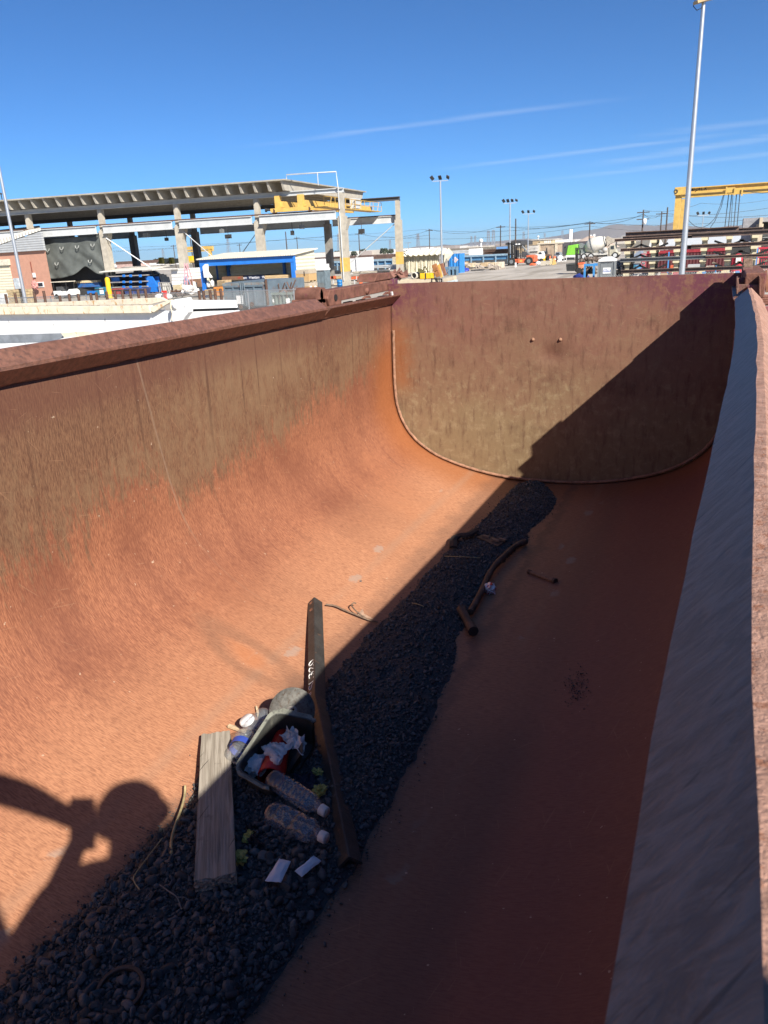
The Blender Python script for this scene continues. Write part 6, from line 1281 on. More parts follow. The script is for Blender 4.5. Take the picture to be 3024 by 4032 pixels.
# ---- middle ground ----------------------------------------------------------
# strap curtain
YSC = 98.0; sc0, sc1 = AY(1583, 1000, YSC).x, AY(1728, 1000, YSC).x; zt = AY(1650, 1000, YSC).z; rz = AY(1650, 983, YSC).z
cur = thing('strap_rack', 'gabled rack hung all round with cream slings', 'rack', ((sc0 + sc1) / 2, YSC, 0))
m = MB(); vs = []; nx = 60; rg = random.Random(2)
for i in range(nx + 1):
    x = sc0 + (sc1 - sc0) * i / nx; o_ = .22 * (i % 2) + .1 * rg.random(); vs += [(x, YSC - o_, zt - .05), (x + rg.uniform(-.08, .08), YSC - o_ * 1.4 - .1, 0.25 + rg.random() * .25)]
m.add(vs, [(2 * i, 2 * i + 1, 2 * i + 3, 2 * i + 2) for i in range(nx)]); cu_ = m.build('hanging_slings', STRAP, cur); so_ = cu_.modifiers.new('thickness', 'SOLIDIFY'); so_.thickness = .04
x0 = AY(1570, 1000, YSC).x; x2 = AY(1760, 1005, YSC).x
m = MB(); nx = 26; vs = []
for i in range(nx + 1):
    x = x0 + (x2 - x0) * i / nx; b_ = .10 * math.sin(i * 2.2); vs += [(x, YSC - .9, zt - .15 + b_), (x, YSC + .9, rz + b_), (x, YSC + 2.7, zt - .15 + b_)]
m.add(vs, [(3 * i + a, 3 * i + 3 + a, 3 * i + 4 + a, 3 * i + 1 + a) for i in range(nx) for a in (0, 1)]); o = m.build('draped_top', STRAP, cur); so_ = o.modifiers.new('thickness', 'SOLIDIFY'); so_.thickness = .06
m = MB(); m.prism([(x2, YSC - .9, zt - .15), (x2, YSC + .9, rz), (x2, YSC + 2.7, zt - .15), (x2 - .3, YSC + 1.2, zt - 1.1), (x2 - .1, YSC, zt - .7), (x2 - .25, YSC - .5, zt - 1.3)], (-.06, 0, 0)); m.build('end_drape', STRAP, cur)
for x in (sc0, sc1 - .1, x2 - .4):
    for y in (YSC + .1, YSC + 1.9): MB().box(x - .06, x + .06, y - .06, y + .06, 0, zt - .1).build('rack_post', DARK, cur)
# concrete block with scrap on it
YB_ = 70.0; x0, x1, z0, z1 = R(1567, 1702, 1099, 1140, YB_); blk = MB().box(x0, x1, YB_, YB_ + 2.2, 0, z1); tag(blk.build('concrete_block', M('cream concrete', (.52, .44, .32), .85, .12, 2), None, .03, loc=((x0 + x1) / 2, YB_, 0)), 'long cream concrete block with scrap iron lying on top', 'block')
zb_ = z1
m = MB(); rg = random.Random(9)
for i in range(16):
    p = AY(rg.uniform(1545, 1606), 1085, YB_ + .8); m.obox((p.x, YB_ + rg.uniform(.2, 1.6), zb_ + .15 + rg.uniform(0, .55)), rg.uniform(.5, 1.1), rg.uniform(.3, .8), .06, Matrix.Rotation(rg.uniform(-1.2, 1.2), 3, 'Y') @ Matrix.Rotation(rg.uniform(0, 3), 3, 'Z') @ Matrix.Rotation(rg.uniform(-.8, .8), 3, 'X'))
tag(m.build('scrap_plates', M('red brown scrap', (.20, .095, .07), .8, .3, 3), None, loc=(AY(1575, 1085, YB_).x, YB_, zb_)), 'heap of red brown scrap plates on the left end of the cream block', 'scrap')
c_ = AY(1631, 1085, YB_ + .1); m = MB(); ro = 12.5 / FPX * YB_ * 1.08; c_.z = zb_ + ro; m.lathe([(0, ro * .76), (0, ro), (1.6, ro), (1.6, ro * .76), (0, ro * .76)], c_ + Vector((0, -.1, 0)), (0, 1, 0), 24); tag(m.build('concrete_pipe', M('pipe concrete', (.50, .46, .38), .85, .1), None), 'short concrete pipe facing out, on top of the cream block', 'pipe')
x0, x1, z0, z1 = R(1654, 1699, 1074, 1096, YB_); r = thing('yellow_weight', 'yellow lifting block with chains on the cream block', 'lifting block', ((x0 + x1) / 2, YB_, zb_)); MB().box(x0, x1, YB_ - .05, YB_ + .9, zb_, zb_ + (z1 - z0)).build('block_body', YELB, r, .03); MB().box((x0 + x1) / 2 - .04, (x0 + x1) / 2 + .06, YB_ - .09, YB_ - .052, zb_, zb_ + (z1 - z0)).build('strap', DARK, r)
q = [AY(u, v, YB_ + .3) for u, v in ((1664, 1075), (1668, 1060), (1672, 1048), (1680, 1060), (1688, 1072))]; MB().tube(q, .07, 6).build('chain', M('olive chain', (.10, .085, .03)), r); m = MB(); m.prism([AY(u, v, YB_ + .1) for u, v in ((1644, 1058), (1655, 1062), (1672, 1072), (1655, 1078), (1645, 1070))], (0, .5, 0)); m.build('olive_sheet', M('olive rag', (.12, .11, .04)), r)
RB = M('orange brown rust', (.30, .13, .045), .8, .3, 3)
m = MB(); m.prism([AY(u, v, YB_ + .5) for u, v in ((1699, 1046), (1713, 1038), (1733, 1086), (1717, 1092))], (0, .4, 0)); m.beam(AY(1704, 1070, YB_ + .45), AY(1722, 1060, YB_ + .45), .12); tag(m.build('rusty_sheet', RB, None, loc=tuple(AY(1715, 1090, YB_))), 'leaning orange brown rusty panel right of the yellow block', 'panel')
m = MB(); m.prism([AY(u, v, YB_ + 1) for u, v in ((1720, 1046), (1729, 1040), (1742, 1090), (1735, 1094))], (0, .2, 0)); tag(m.build('yellow_plate', YEL), 'narrow yellow plate leaning behind the rusty panel', 'plate')
m = MB(); m.prism([AY(u, v, YB_ + 1.3) for u, v in ((1731, 1040), (1742, 1036), (1757, 1082), (1748, 1086))], (0, .3, 0)); tag(m.build('rusty_plate', M('dull rust', (.22, .10, .06), .8, .3)), 'tall dull rusty plate right of the yellow plate', 'plate')
bf = thing('black_trestle', 'black steel frame standing before the cream block', 'frame', tuple(AY(1715, 1115, 66)))
for a, b_ in (((1692, 1112), (1741, 1112)), ((1700, 1095), (1700, 1114)), ((1739, 1097), (1739, 1114)), ((1700, 1098), (1739, 1099)), ((1716, 1100), (1724, 1112))): MB().beam(AY(*a, 66), AY(*b_, 66), .10).build('frame_bar', BLACK, bf)
m = MB(); m.prism([AY(u, v, 68) for u, v in ((1742, 1098), (1786, 1088), (1787, 1103), (1750, 1112))], (0, .8, 0)); tag(m.build('concrete_wedge', M('cream concrete', (.52, .44, .32)), None, loc=tuple(AY(1765, 1110, 68))), 'cream concrete wedge right of the black frame', 'block')
m = MB(); m.prism([AY(u, v, 67) for u, v in ((1744, 1112), (1791, 1102), (1793, 1118), (1745, 1122))], (0, .8, 0)); tag(m.build('pale_slab', M('pale blue slab', (.45, .53, .56))), 'pale bluish slab just above the tub rim', 'slab')
# blue container and stand
YC_ = 104; x0, x1, z0, z1 = R(1766, 1790, 1000, 1072, YC_); x2 = AY(1809, 1035, YC_).x; r = thing('blue_container', 'bright blue steel container end-on right of the cream slings', 'container', ((x0 + x2) / 2, YC_, 0)); MB().box(x0, x2, YC_, YC_ + 2.4, 0, z1).build('container_body', M('container blue', (.03, .22, .58), .5, .1, 2, wave=('X', .45)), r)
for xx in (x0, (x0 + x2) / 2, x2): MB().box(xx - .07, xx + .07, YC_ - .1, YC_ - .003, 0, z1).build('corner_post', M('container blue post', (.02, .16, .45)), r)
p = AY(1793, 1023, YC_); MB().obox((p.x, YC_ - .03, p.z), .6, .02, .6, Matrix.Rotation(.785, 3, 'Y')).build('hazard_sign', M('pale placard', (.6, .5, .5)), r)
bs2 = thing('blue_grey_stand', 'blue grey steel stand with dark slots in front of the blue container', 'stand', tuple(AY(1775, 1078, 97)))
x0, x1, z0, z1 = R(1754, 1798, 1050, 1082, 97); z0 = 0
for i in range(4): xx = x0 + (x1 - x0) * i / 3; MB().box(xx - .12, xx + .12, 97, 97.4, 0, z1).build('stand_post', M('blue grey', (.12, .22, .32)), bs2)
MB().box(x0, x1, 97.05, 97.35, z1 - .35, z1 + .001).build('stand_beam', M('blue grey', (.12, .22, .32)), bs2); MB().box(x0 + .2, x1 - .2, 97.5, 98, 0, z1 - .4).build('stand_load', RUSTP, bs2)
m = MB().ball((0, 0, 0), .8, 2, (1.6, .8, .45), .4, 2, 3, False); o = m.build('blue_tarp', M('ultramarine tarp', (.05, .07, .40))); p = AZ(1816, 1064, .2); o.location = p; tag(o, 'crumpled ultramarine tarp on the ground right of the blue container', 'tarp')
# long blue formwork row + brown stacks
def rowbeds(u0, u1, v0, v1, Y, label):
    x0, x1, z0, z1 = R(u0, u1, v0, v1, Y); z0 = max(z0, .3); r = thing('casting_bed', label, 'casting bed', ((x0 + x1) / 2, Y, 0)); MB().box(x0, x1, Y, Y + 3, z0, z1).build('bed_side', M('faded blue form', (.07, .20, .36), .6, .25, 1), r); n = max(3, int((x1 - x0) / 2.0))
    for i in range(n + 1): xx = x0 + (x1 - x0) * i / n; MB().box(xx - .12, xx + .12, Y - .25, Y - .003, z0 * .3, z1 + .05).build('bed_rib', M('pale blue rib', (.22, .33, .42)), r)
    MB().box(x0, x1, Y - .3, Y + .02, z1 - .25, z1 + .08).build('bed_rim', M('pale blue rib', (.22, .33, .42)), r); MB().box(x0, x1, Y - .2, Y + 3, 0, z0).build('bed_base', DGREY, r)
rowbeds(1809, 2002, 1004, 1024, 145, 'long faded blue casting bed behind the yard, left of the big forklift'); rowbeds(1460, 1548, 1022, 1042, 128, 'faded blue casting bed seen through the end bay of the shed'); rowbeds(1300, 1345, 1030, 1046, 128, 'short faded blue casting bed left of the near shed column')
def stack(px, Y, d, label, mat=BROWN, n=4, name='steel_stack'):
    x0, x1, z0, z1 = R(*px, Y); z0 = max(0, z0); m = MB(); rg = random.Random(int(px[0]))
    for i in range(n): z = z0 + (z1 - z0) * i / n; m.box(x0 + rg.uniform(0, .06) * (x1 - x0), x1 - rg.uniform(0, .06) * (x1 - x0), Y + rg.uniform(0, .3), Y + d, z, z + (z1 - z0) / n * .86)
    return tag(m.build(name, mat, None, loc=((x0 + x1) / 2, Y, 0)), label, 'steel stack')
stack((1232, 1350, 1012, 1020), 175, 6, 'long brown beam stack left of the near shed column'); stack((1372, 1562, 1003, 1020), 175, 6, 'long brown beam stack seen through the end bay'); stack((1640, 2010, 976, 986), 230, 8, 'very long thin grey brown deck behind the slings and light pole', M('grey brown deck', (.17, .15, .12)), 2, 'long_deck'); stack((2000, 2130, 966, 977), 240, 8, 'grey brown deck behind the big forklift', M('grey brown deck', (.17, .15, .12)), 2, 'long_deck')
stack((1900, 2000, 980, 1000), 170, 5, 'dark brown jumble of steel sections left of the forklift mast', RUSTP, 5); stack((1770, 1850, 985, 1002), 190, 5, 'pale grey slab stack right of the slings', GREYS, 3, 'slab_stack'); stack((1430, 1560, 1045, 1055), 120, 4, 'low grey slabs at the foot of the shed end', GREYS, 2, 'slab_stack'); stack((1380, 1560, 1066, 1078), 96, 3, 'long low bundle of pale poles on the yard in the end bay', M('pale poles', (.46, .42, .35)), 3, 'pole_bundle'); stack((1290, 1350, 1066, 1080), 96, 3, 'low bundle of pale poles left of the near column', M('pale poles', (.46, .42, .35)), 3, 'pole_bundle'); stack((1345, 1480, 1080, 1092), 88, 3, 'low stack of grey planks behind the orange barrier', M('grey plank', (.36, .32, .27)), 4, 'plank_stack')
for k, (px, Y, lab) in enumerate((((1378, 1396, 1018, 1055), 112, 'narrow white wrapped pallet beside the near shed column'), ((1402, 1462, 1013, 1058), 112, 'large white wrapped pallet in the end bay'), ((1427, 1455, 1042, 1058), 108, 'small white wrapped pack in front of the large wrapped pallet'), ((1530, 1560, 1042, 1056), 100, 'white crate at the foot of the far shed column'), ((1240, 1280, 1020, 1036), 110, 'white wrapped pallet behind the shelter end'), ((1545, 1560, 1012, 1036), 108, 'tan pallet of boards beside the far shed column'))):
    boxthing('wrapped_pallet', lab, 'pallet', px, Y, .9, WRAP if k != 5 else M('pale board', (.5, .45, .32)), z0=.1)
boxthing('white_generator', 'white machine with a cream top behind the casting bed', 'machine', (1846, 1886, 979, 1004), 165, 3, WHITE); boxthing('blue_sheet', 'light blue sheet over a stack left of the forklift mast', 'sheet', (1954, 2003, 971, 980), 168, 3, M('light blue sheet', (.12, .26, .50)))
# crates and rubble before the bed
for k, (px, lab) in enumerate((((1834, 1860, 1036, 1050), 'first pale crate from the left before the casting bed'), ((1862, 1886, 1037, 1051), 'second pale crate from the left before the casting bed'), ((1892, 1918, 1034, 1050), 'third pale crate from the left before the casting bed'), ((1920, 1944, 1034, 1049), 'fourth pale crate from the left before the casting bed'), ((1948, 1974, 1032, 1050), 'fifth pale crate, nearest the forklift'), ((1812, 1830, 1032, 1056), 'white crate beside the ultramarine tarp'))):
    Yk = 121; boxthing('rubble_crate', lab, 'crate', px, Yk + k * .3, 2, M('pale crate %d' % (k % 3), ((.52, .42, .28), (.58, .50, .38), (.48, .36, .22))[k % 3], .85, .3, 2), z0=0, group='pale crates before the casting bed')
stack((1822, 1960, 1051, 1057), 117, 1.5, 'long dark beam lying in front of the pale crates', DGREY, 1, 'steel_beam'); stack((1850, 1905, 1061, 1066), 110, 1, 'dark flat beam on the yard ground', DGREY, 1, 'steel_beam')
for k, (u, v) in enumerate(((1930, 1052), (1945, 1056), (1965, 1060), (1890, 1056), (1828, 1046))): heap('rubble_heap', u, v, 18, 8, 113 + k * .7, M('rubble', (.36, .31, .26), .9, .4, 2), ORD[k] + ' small rubble heap in front of the pale crates', 'rubble', 30 + k, 14, .5, 'rubble heaps')
# ---- big forklift -----------------------------------------------------------
YK = 134.0; fk = thing('forklift', 'large orange forklift with a tall black mast facing left', 'forklift', tuple(AZ(2060, 1040, 0)))
def kx(u, v=1000, Y=YK): return AY(u, v, Y).x
def kz(v, u=2060, Y=YK): return max(0.0, AY(u, v, Y).z)
def kp(pts, y0, th, name, mat, par=fk, bev=0):
    m = MB(); m.prism([(kx(u, v), y0, kz(v, u)) for u, v in pts], (0, th, 0)); return m.build(name, mat, par, bev)
for u0, u1 in ((2006, 2013), (2018, 2023)): kp([(u0, 955), (u1, 955), (u1 + 1, 1044), (u0 + 1, 1044)], YK - 1.3, .35, 'mast_rail', BLACK); kp([(u0, 955), (u1, 955), (u1 + 1, 1044), (u0 + 1, 1044)], YK + .9, .35, 'mast_rail', BLACK)
kp([(2007, 958), (2022, 958), (2022, 962), (2007, 962)], YK - 1.3, 2.55, 'mast_head', BLACK); kp([(2009, 1000), (2021, 1000), (2021, 1004), (2009, 1004)], YK - 1.3, 2.55, 'mast_brace', BLACK)
kp([(1998, 1042), (2006, 1042), (2006, 1046), (1998, 1046)], YK - .8, .3, 'fork', BLACK)
kp([(2031, 1020), (2078, 1018), (2080, 1010), (2110, 1006), (2112, 1030), (2095, 1032), (2031, 1036)], YK - 1.2, 2.4, 'chassis', ORANGE, fk, .08)
kp([(2078, 1006), (2096, 1003), (2111, 1005), (2112, 1016), (2080, 1016)], YK - 1.25, 2.5, 'counterweight', ORANGE, fk, .08)
kp([(2045, 1018), (2074, 1018), (2074, 1034), (2045, 1034)], YK - 1.35, .14, 'side_tank', ORANGE); kp([(2053, 1022), (2064, 1022), (2064, 1030), (2053, 1030)], YK - 1.37, .018, 'yellow_plate', YEL)
for u in (2030, 2045, 2060): 
    for y in (YK - .9, YK + .8): MB().tube([(kx(u, 965), y, kz(966)), (kx(u, 1015), y, kz(1018))], .09, 6).build('cab_post', BLACK, fk)
kp([(2028, 964), (2062, 963), (2062, 968), (2028, 968)], YK - 1, 2.0, 'cab_roof', BLACK); kp([(2031, 985), (2043, 985), (2043, 1012), (2031, 1012)], YK - .6, 1.0, 'cab_seat', DGREY); kp([(2060, 990), (2076, 995), (2080, 1012), (2058, 1012)], YK - .9, 1.8, 'engine_cover', DGREY)
for (a, b_) in (((2060, 966), (2092, 1002)), ((2062, 972), (2088, 1003))): MB().tube([(kx(*a), YK - .9, kz(a[1])), (kx(*b_), YK - .9, kz(b_[1]))], .10, 6).build('stay', MGREY, fk)
for u in (2034, 2044): MB().tube([(kx(u, 958), YK - .3, kz(970)), (kx(u, 958), YK - .3, kz(958))], .25, 10).build('beacon', WHITE, fk)
for u, v, r_ in ((2090, 1024, 13), (2022, 1036, 13)):
    for y in (YK - 1.55, YK + 1.0): w1 = MB().tube([(kx(u, v), y, r_ / FPX * 146), (kx(u, v), y + .5, r_ / FPX * 146)], r_ / FPX * 146, 20).build('wheel', BLACK, fk); MB().tube([(kx(u, v), y - .03, r_ / FPX * 146), (kx(u, v), y + .02, r_ / FPX * 146)], r_ / FPX * 146 * .5, 14).build('rim', MGREY, w1)
m = MB().ball((0, 0, 0), .4, 2, (1.5, .7, .6), .4, 2, 3, False); o = m.build('orange_scrap', ORANGE); o.location = AY(2098, 1042, 128); tag(o, 'small orange machine part on the ground right of the forklift', 'machine part')
o = MB().ball((0, 0, 0), .4, 2, (1.3, .7, .8), .5, 2, 8, False).build('white_bundle', WHITE); o.location = AY(2118, 1037, 130); tag(o, 'white bundle on the ground right of the orange part', 'bundle')
boxthing('white_post', 'short white post standing before the forklift front wheel', 'post', (2027, 2032, 1034, 1047), 122, .3, WHITE, z0=0)
# ---- behind the forklift ------------------------------------------------------
def bld(px, Y, d, label, mat, name='warehouse', roof=None, z0=0, cat='building'):
    x0, x1, za, z1 = R(*px, Y); r = thing(name, label, cat, ((x0 + x1) / 2, Y + d / 2, 0)); MB().box(x0, x1, Y, Y + d, z0, z1).build('wall', mat, r); MB().box(x0 - .3, x1 + .3, Y - .3, Y + d + .3, z1 + .002, z1 + .35).build('roof', roof or M('pale roof', (.5, .47, .42)), r); return r, (x0, x1, z1)
r, (x0, x1, z1) = bld((2033, 2125, 948, 966), 330, 20, 'long tan warehouse behind the big forklift', TANW); bld((2125, 2175, 945, 962), 325, 20, 'paler tan office block right of the tan warehouse', M('pale tan', (.55, .45, .28)))
for i in range(4): xx = AY(2143 + i * 7, 952, 324.8).x; MB().box(xx, xx + .45, 324.9, 324.998, z1 - 1.6, z1 - .4).build('window', WHITE, r)
m = MB(); m.prism([AY(u, v, 300) for u, v in ((1990, 957), (2025, 946), (2052, 948), (2052, 966), (1990, 966))], (0, 20, 0)); tag(m.build('dark_shed', M('dark slate shed', (.05, .05, .05)), None, loc=tuple(AY(2020, 966, 300))), 'dark pitched shed left of the tan warehouse', 'shed')
boxthing('white_fascia', 'long white panel above the dark wall', 'panel', (2186, 2230, 944, 954), 330, 8, WHITE); boxthing('brown_block', 'small maroon block between the tan office and the white panel', 'building', (2168, 2186, 947, 957), 335, 8, M('maroon block', (.14, .06, .05)), z0=0)
x0, x1, z0, z1 = R(2196, 2330, 953, 1020, 235); m = MB(); m.prism([AY(2196, 956, 235), AY(2310, 949, 235), (AY(2310, 949, 235).x, 235, 0), (AY(2196, 956, 235).x, 235, 0)], (0, 6, 0)); tag(m.build('dark_wall', M('dark purple grey wall', (.075, .068, .075), .8), None, loc=((x0 + x1) / 2, 235, 0)), 'big dark grey blank wall behind the cement mixer', 'wall')
r, (x0, x1, z1) = bld((2120, 2192, 961, 1010), 215, 8, 'tan weathered container building left of the dark wall', M('weathered tan', (.36, .28, .20), .85, .3, 1.2, 0, (.22, .13, .09), .2), 'container_building', M('cream edge', (.55, .48, .36)))
MB().box(x0 - .2, x0 + .5, 214.8, 214.998, 0, z1).build('corner_post', M('cream edge', (.55, .48, .36)), r); MB().box(x1 - .5, x1 + .2, 214.8, 214.998, 0, z1).build('corner_post', M('cream edge', (.55, .48, .36)), r)
stack((2075, 2110, 968, 990), 200, 4, 'white and dark panels behind the forklift engine', M('pale panels', (.5, .48, .44)), 4, 'panel_stack')
# machines and roadside things
tr = thing('white_pickup', 'white pickup truck parked behind the forklift counterweight', 'pickup', tuple(AZ(2125, 1030, 0)))
def tp(pts, Y, th, name, mat, par): m = MB(); m.prism([(AY(u, v, Y).x, Y, max(0, AY(u, v, Y).z)) for u, v in pts], (0, th, 0)); return m.build(name, mat, par)
tp([(2108, 1002), (2118, 1001), (2122, 991), (2133, 991), (2137, 1003), (2137, 1018), (2108, 1018)], 142, 2, 'truck_body', WHITE, tr); tp([(2119, 1000), (2123, 993), (2131, 993), (2134, 1000)], 141.95, .045, 'window', GLASS, tr)
for u in (2114, 2131): MB().tube([(AY(u, 1018, 142).x, 141.9, .4), (AY(u, 1018, 142).x, 142.2, .4)], .4, 12).build('wheel', BLACK, tr)
ex = thing('dark_tractor', 'dark tractor with a raised exhaust right of the white pickup', 'tractor', tuple(AZ(2150, 1025, 0))); tp([(2136, 1008), (2146, 1000), (2165, 1004), (2168, 1020), (2136, 1020)], 145, 2, 'tractor_body', M('brown tractor', (.13, .08, .05)), ex); tp([(2150, 977), (2153, 976), (2155, 1002), (2150, 1003)], 145.5, .4, 'exhaust', DARK, ex); tp([(2137, 990), (2149, 990), (2149, 1003), (2137, 1003)], 145.2, 1.6, 'cab', GLASS, ex)
for u in (2141, 2161): MB().tube([(AY(u, 1018, 145).x, 144.7, .6), (AY(u, 1018, 145).x, 145, .6)], .6, 14).build('wheel', YELB if u < 2150 else BLACK, ex)
for k, (u0, u1, lab) in enumerate(((2161, 2170, 'left orange traffic drum at the barrier'), (2176, 2190, 'right wider orange traffic barrel at the barrier'))):
    x0, x1, z0, z1 = R(u0, u1, 1008, 1027, 138); m = MB(); r_ = (x1 - x0) / 2; m.lathe([(0, 0), (0, r_), (z1 * .9, r_ * .75), (z1, r_ * .5), (z1, 0)], ((x0 + x1) / 2, 138, 0), (0, 0, 1), 14); o = m.build('traffic_drum', ORANGE); tag(o, lab, 'traffic drum'); mm = MB().lathe([(z1 * .5, r_ * .92), (z1 * .62, r_ * .87)], ((x0 + x1) / 2, 138, 0), (0, 0, 1), 14); mm.build('white_band', WHITE, o)
BARC = M('barrier concrete', (.40, .36, .29), .85, .15, 2)
def jersey(px, Y, label, mat=BARC):
    x0, x1, z0, z1 = R(*px, Y); m = MB(); m.prism([(x0, Y, 0), (x0, Y + .12, .25), (x0, Y + .25, z1), (x0, Y + .45, z1), (x0, Y + .58, .25), (x0, Y + .7, 0)], (x1 - x0, 0, 0)); tag(m.build('concrete_barrier', mat, None, loc=((x0 + x1) / 2, Y, 0)), label, 'barrier')
jersey((2128, 2166, 1027, 1046), 127, 'grey concrete barrier at the roadside right of the forklift')
for k, (u0, u1, lab) in enumerate(((2166, 2174, 'narrow yellowish leaning board beside the grey barrier'), (2176, 2190, 'wide orange-yellow leaning board right of the grey barrier'))): m = MB(); m.prism([(AY(u, v, 126).x, 126, max(0, AY(u, v, 126).z)) for u, v in ((u0 + 1, 1020), (u0 + 6, 1017), (u1, 1040), (u0 - 2, 1045))], (0, .3, 0)); tag(m.build('leaning_board', M('yellow board', (.60, .42, .14), .7, .2, 2) if k else M('pale yellow board', (.60, .50, .28), .7, .2)), lab, 'board')
wv = thing('grey_van', 'dark windowed grey truck front between the barrels and the green mixer', 'truck', tuple(AZ(2200, 1020, 0))); tp([(2184, 1003), (2188, 993), (2203, 993), (2206, 1004), (2206, 1020), (2184, 1020)], 150, 2.2, 'truck_body', M('grey truck', (.2, .22, .25)), wv); tp([(2188, 1002), (2191, 995), (2201, 995), (2203, 1002)], 149.95, .045, 'windscreen', GLASS, wv)
for u in (2190, 2201): MB().tube([(AY(u, 1018, 150).x, 149.8, .45), (AY(u, 1018, 150).x, 150.1, .45)], .45, 12).build('wheel', BLACK, wv)
m = MB(); m.beam(AY(2195, 1028, 138), AY(2230, 1019, 138), .3, .35); m.beam(AY(2217, 1030, 138), AY(2217, 1016, 138), .3); m.beam(AY(2226, 1029, 138), AY(2226, 1014, 138), .3); tag(m.build('white_trestle', WHITE), 'low white beam on trestles left of the green mixer', 'trestle')
o = MB().ball((0, 0, 0), .5, 2, (1, .6, 1), .3, 2, 4, False).build('white_bag', WHITE); o.location = AY(2206, 1016, 143); tag(o, 'white bulk bag before the grey truck', 'bag')
# ---- cement mixer ---------------------------------------------------------------
YM = 158.0; mxr = thing('cement_mixer', 'cement mixer truck with a pale drum, lime green rear panel and beige cab', 'mixer truck', tuple(AZ(2330, 1018, 0)))
def mp(pts, y0, th, name, mat, bev=0): m = MB(); m.prism([(AY(u, v, YM).x, y0, max(0, AY(u, v, YM).z)) for u, v in pts], (0, th, 0)); return m.build(name, mat, mxr, bev)
mp([(2241, 967), (2277, 961), (2280, 1001), (2233, 1006)], YM - 1.3, 2.4, 'green_panel', LIME, .1); mp([(2224, 982), (2240, 966), (2234, 1006), (2220, 1008)], YM - 1.2, 2.2, 'rear_chute', M('dark grey chute', (.06, .065, .06))); mp([(2232, 1005), (2270, 1003), (2270, 1012), (2232, 1013)], YM - 1.3, 2.5, 'tail_beam', WHITE); mp([(2236, 1012), (2264, 1012), (2264, 1024), (2236, 1024)], YM - 1.1, .3, 'mud_flap', DGREY)
a, b_ = AY(2311, 976, YM), AY(2384, 949, YM); a.y = b_.y = YM + .1; d = b_ - a; L_ = d.length; k_ = YM / FPX * 1.09
m = MB().lathe([(-.35, 0), (-.3, 14 * k_), (0.1 * L_, 20 * k_), (.22 * L_, 24 * k_), (.45 * L_, 25.5 * k_), (.75 * L_, 22 * k_), (1.0 * L_, 15.5 * k_), (1.02 * L_, 15 * k_), (1.02 * L_, 0)], a, d, 28); dr = m.build('drum', M('cement dusted white', (.55, .53, .47), .7, .15, 1), mxr)
for f, rr in ((.30, 25.2), (.97, 17)): MB().lathe([(f * L_ - .08, rr * k_), (f * L_ - .08, (rr + .9) * k_), (f * L_ + .08, (rr + .9) * k_), (f * L_ + .08, rr * k_)], a, d, 28).build('drum_band', MGREY, dr)
mp([(2387, 938), (2392, 930), (2410, 938), (2432, 940), (2427, 950), (2400, 962), (2393, 972)], YM - .8, 1.6, 'hopper', M('dusty tan hopper', (.40, .36, .29))); mp([(2427, 945), (2432, 945), (2430, 978), (2425, 978)], YM - .9, .3, 'hopper_leg', DGREY)
mp([(2278, 999), (2394, 992), (2396, 1000), (2390, 1003), (2280, 1007)], YM - 1.25, 2.5, 'chassis_deck', M('grey white deck', (.48, .47, .43))); mp([(2280, 1007), (2390, 1003), (2390, 1010), (2280, 1013)], YM - .6, 1.2, 'chassis_rail', DARK)
mp([(2402, 966), (2424, 962), (2428, 985), (2430, 992), (2442, 992), (2444, 1000), (2428, 1008), (2402, 1008)], YM - 1.2, 2.4, 'cab', M('beige cab', (.42, .40, .31)), .08); mp([(2408, 969), (2421, 967), (2421, 980), (2408, 981)], YM - 1.25, .045, 'cab_window', GLASS); mp([(2394, 976), (2402, 975), (2402, 1006), (2394, 1006)], YM - 1.0, .6, 'water_tank', M('pale tank', (.5, .46, .38)))
for (u, v, rr) in ((2381, 984, 8.5), (2362, 990, 5)): p = AY(u, v, YM - 1.2); m = MB().ball(p, rr * k_, 2); m.build('air_tank', MGREY if rr < 6 else M('pale grey tank', (.42, .41, .38)), mxr)
for u, v in ((2303, 1013), (2330, 1012), (2425, 1003), (2283, 1015)):
    for y in (YM - 1.35, YM + 1.0): w1 = MB().tube([(AY(u, v, YM).x, y, .58), (AY(u, v, YM).x, y + .4, .58)], .58, 18).build('wheel', BLACK, mxr); MB().tube([(AY(u, v, YM).x, y - .03, .58), (AY(u, v, YM).x, y + .02, .58)], .36, 12).build('rim', GREYS, w1)
mp([(2282, 958), (2290, 957), (2310, 965), (2306, 1000), (2284, 1002)], YM - .4, .8, 'ladder_frame', MGREY)
# ---- small forklift ---------------------------------------------------------------
YF2 = 88.0; f2 = thing('forklift', 'small orange forklift carrying a black box, half hidden by the blue stand', 'forklift', tuple(AZ(2285, 1072, 0)))
def fp(pts, y0, th, name, mat, bev=0): m = MB(); m.prism([(AY(u, v, YF2).x, y0, max(0.05, AY(u, v, YF2).z)) for u, v in pts], (0, th, 0)); return m.build(name, mat, f2, bev)
fp([(2234, 1042), (2268, 1038), (2268, 1066), (2236, 1066)], YF2 - .8, 1.6, 'black_box', M('black box', (.025, .027, .026), .6, .2, 3)); fp([(2234, 1038), (2268, 1034), (2268, 1040), (2234, 1043)], YF2 - .85, 1.7, 'box_rim', M('dark grey rim', (.07, .075, .07)))
for u0 in (2268, 2274): fp([(u0, 975), (u0 + 4, 975), (u0 + 5, 1070), (u0, 1070)], YF2 - .5, .2, 'mast_rail', BLACK)
fp([(2280, 1036), (2298, 1034), (2300, 1064), (2280, 1066)], YF2 - .55, 1.1, 'truck_body', M('pale orange', (.55, .23, .12), .5, .2), .04); fp([(2279, 1034), (2300, 1032), (2300, 1039), (2279, 1041)], YF2 - .58, 1.16, 'hood_stripe', ORANGE)
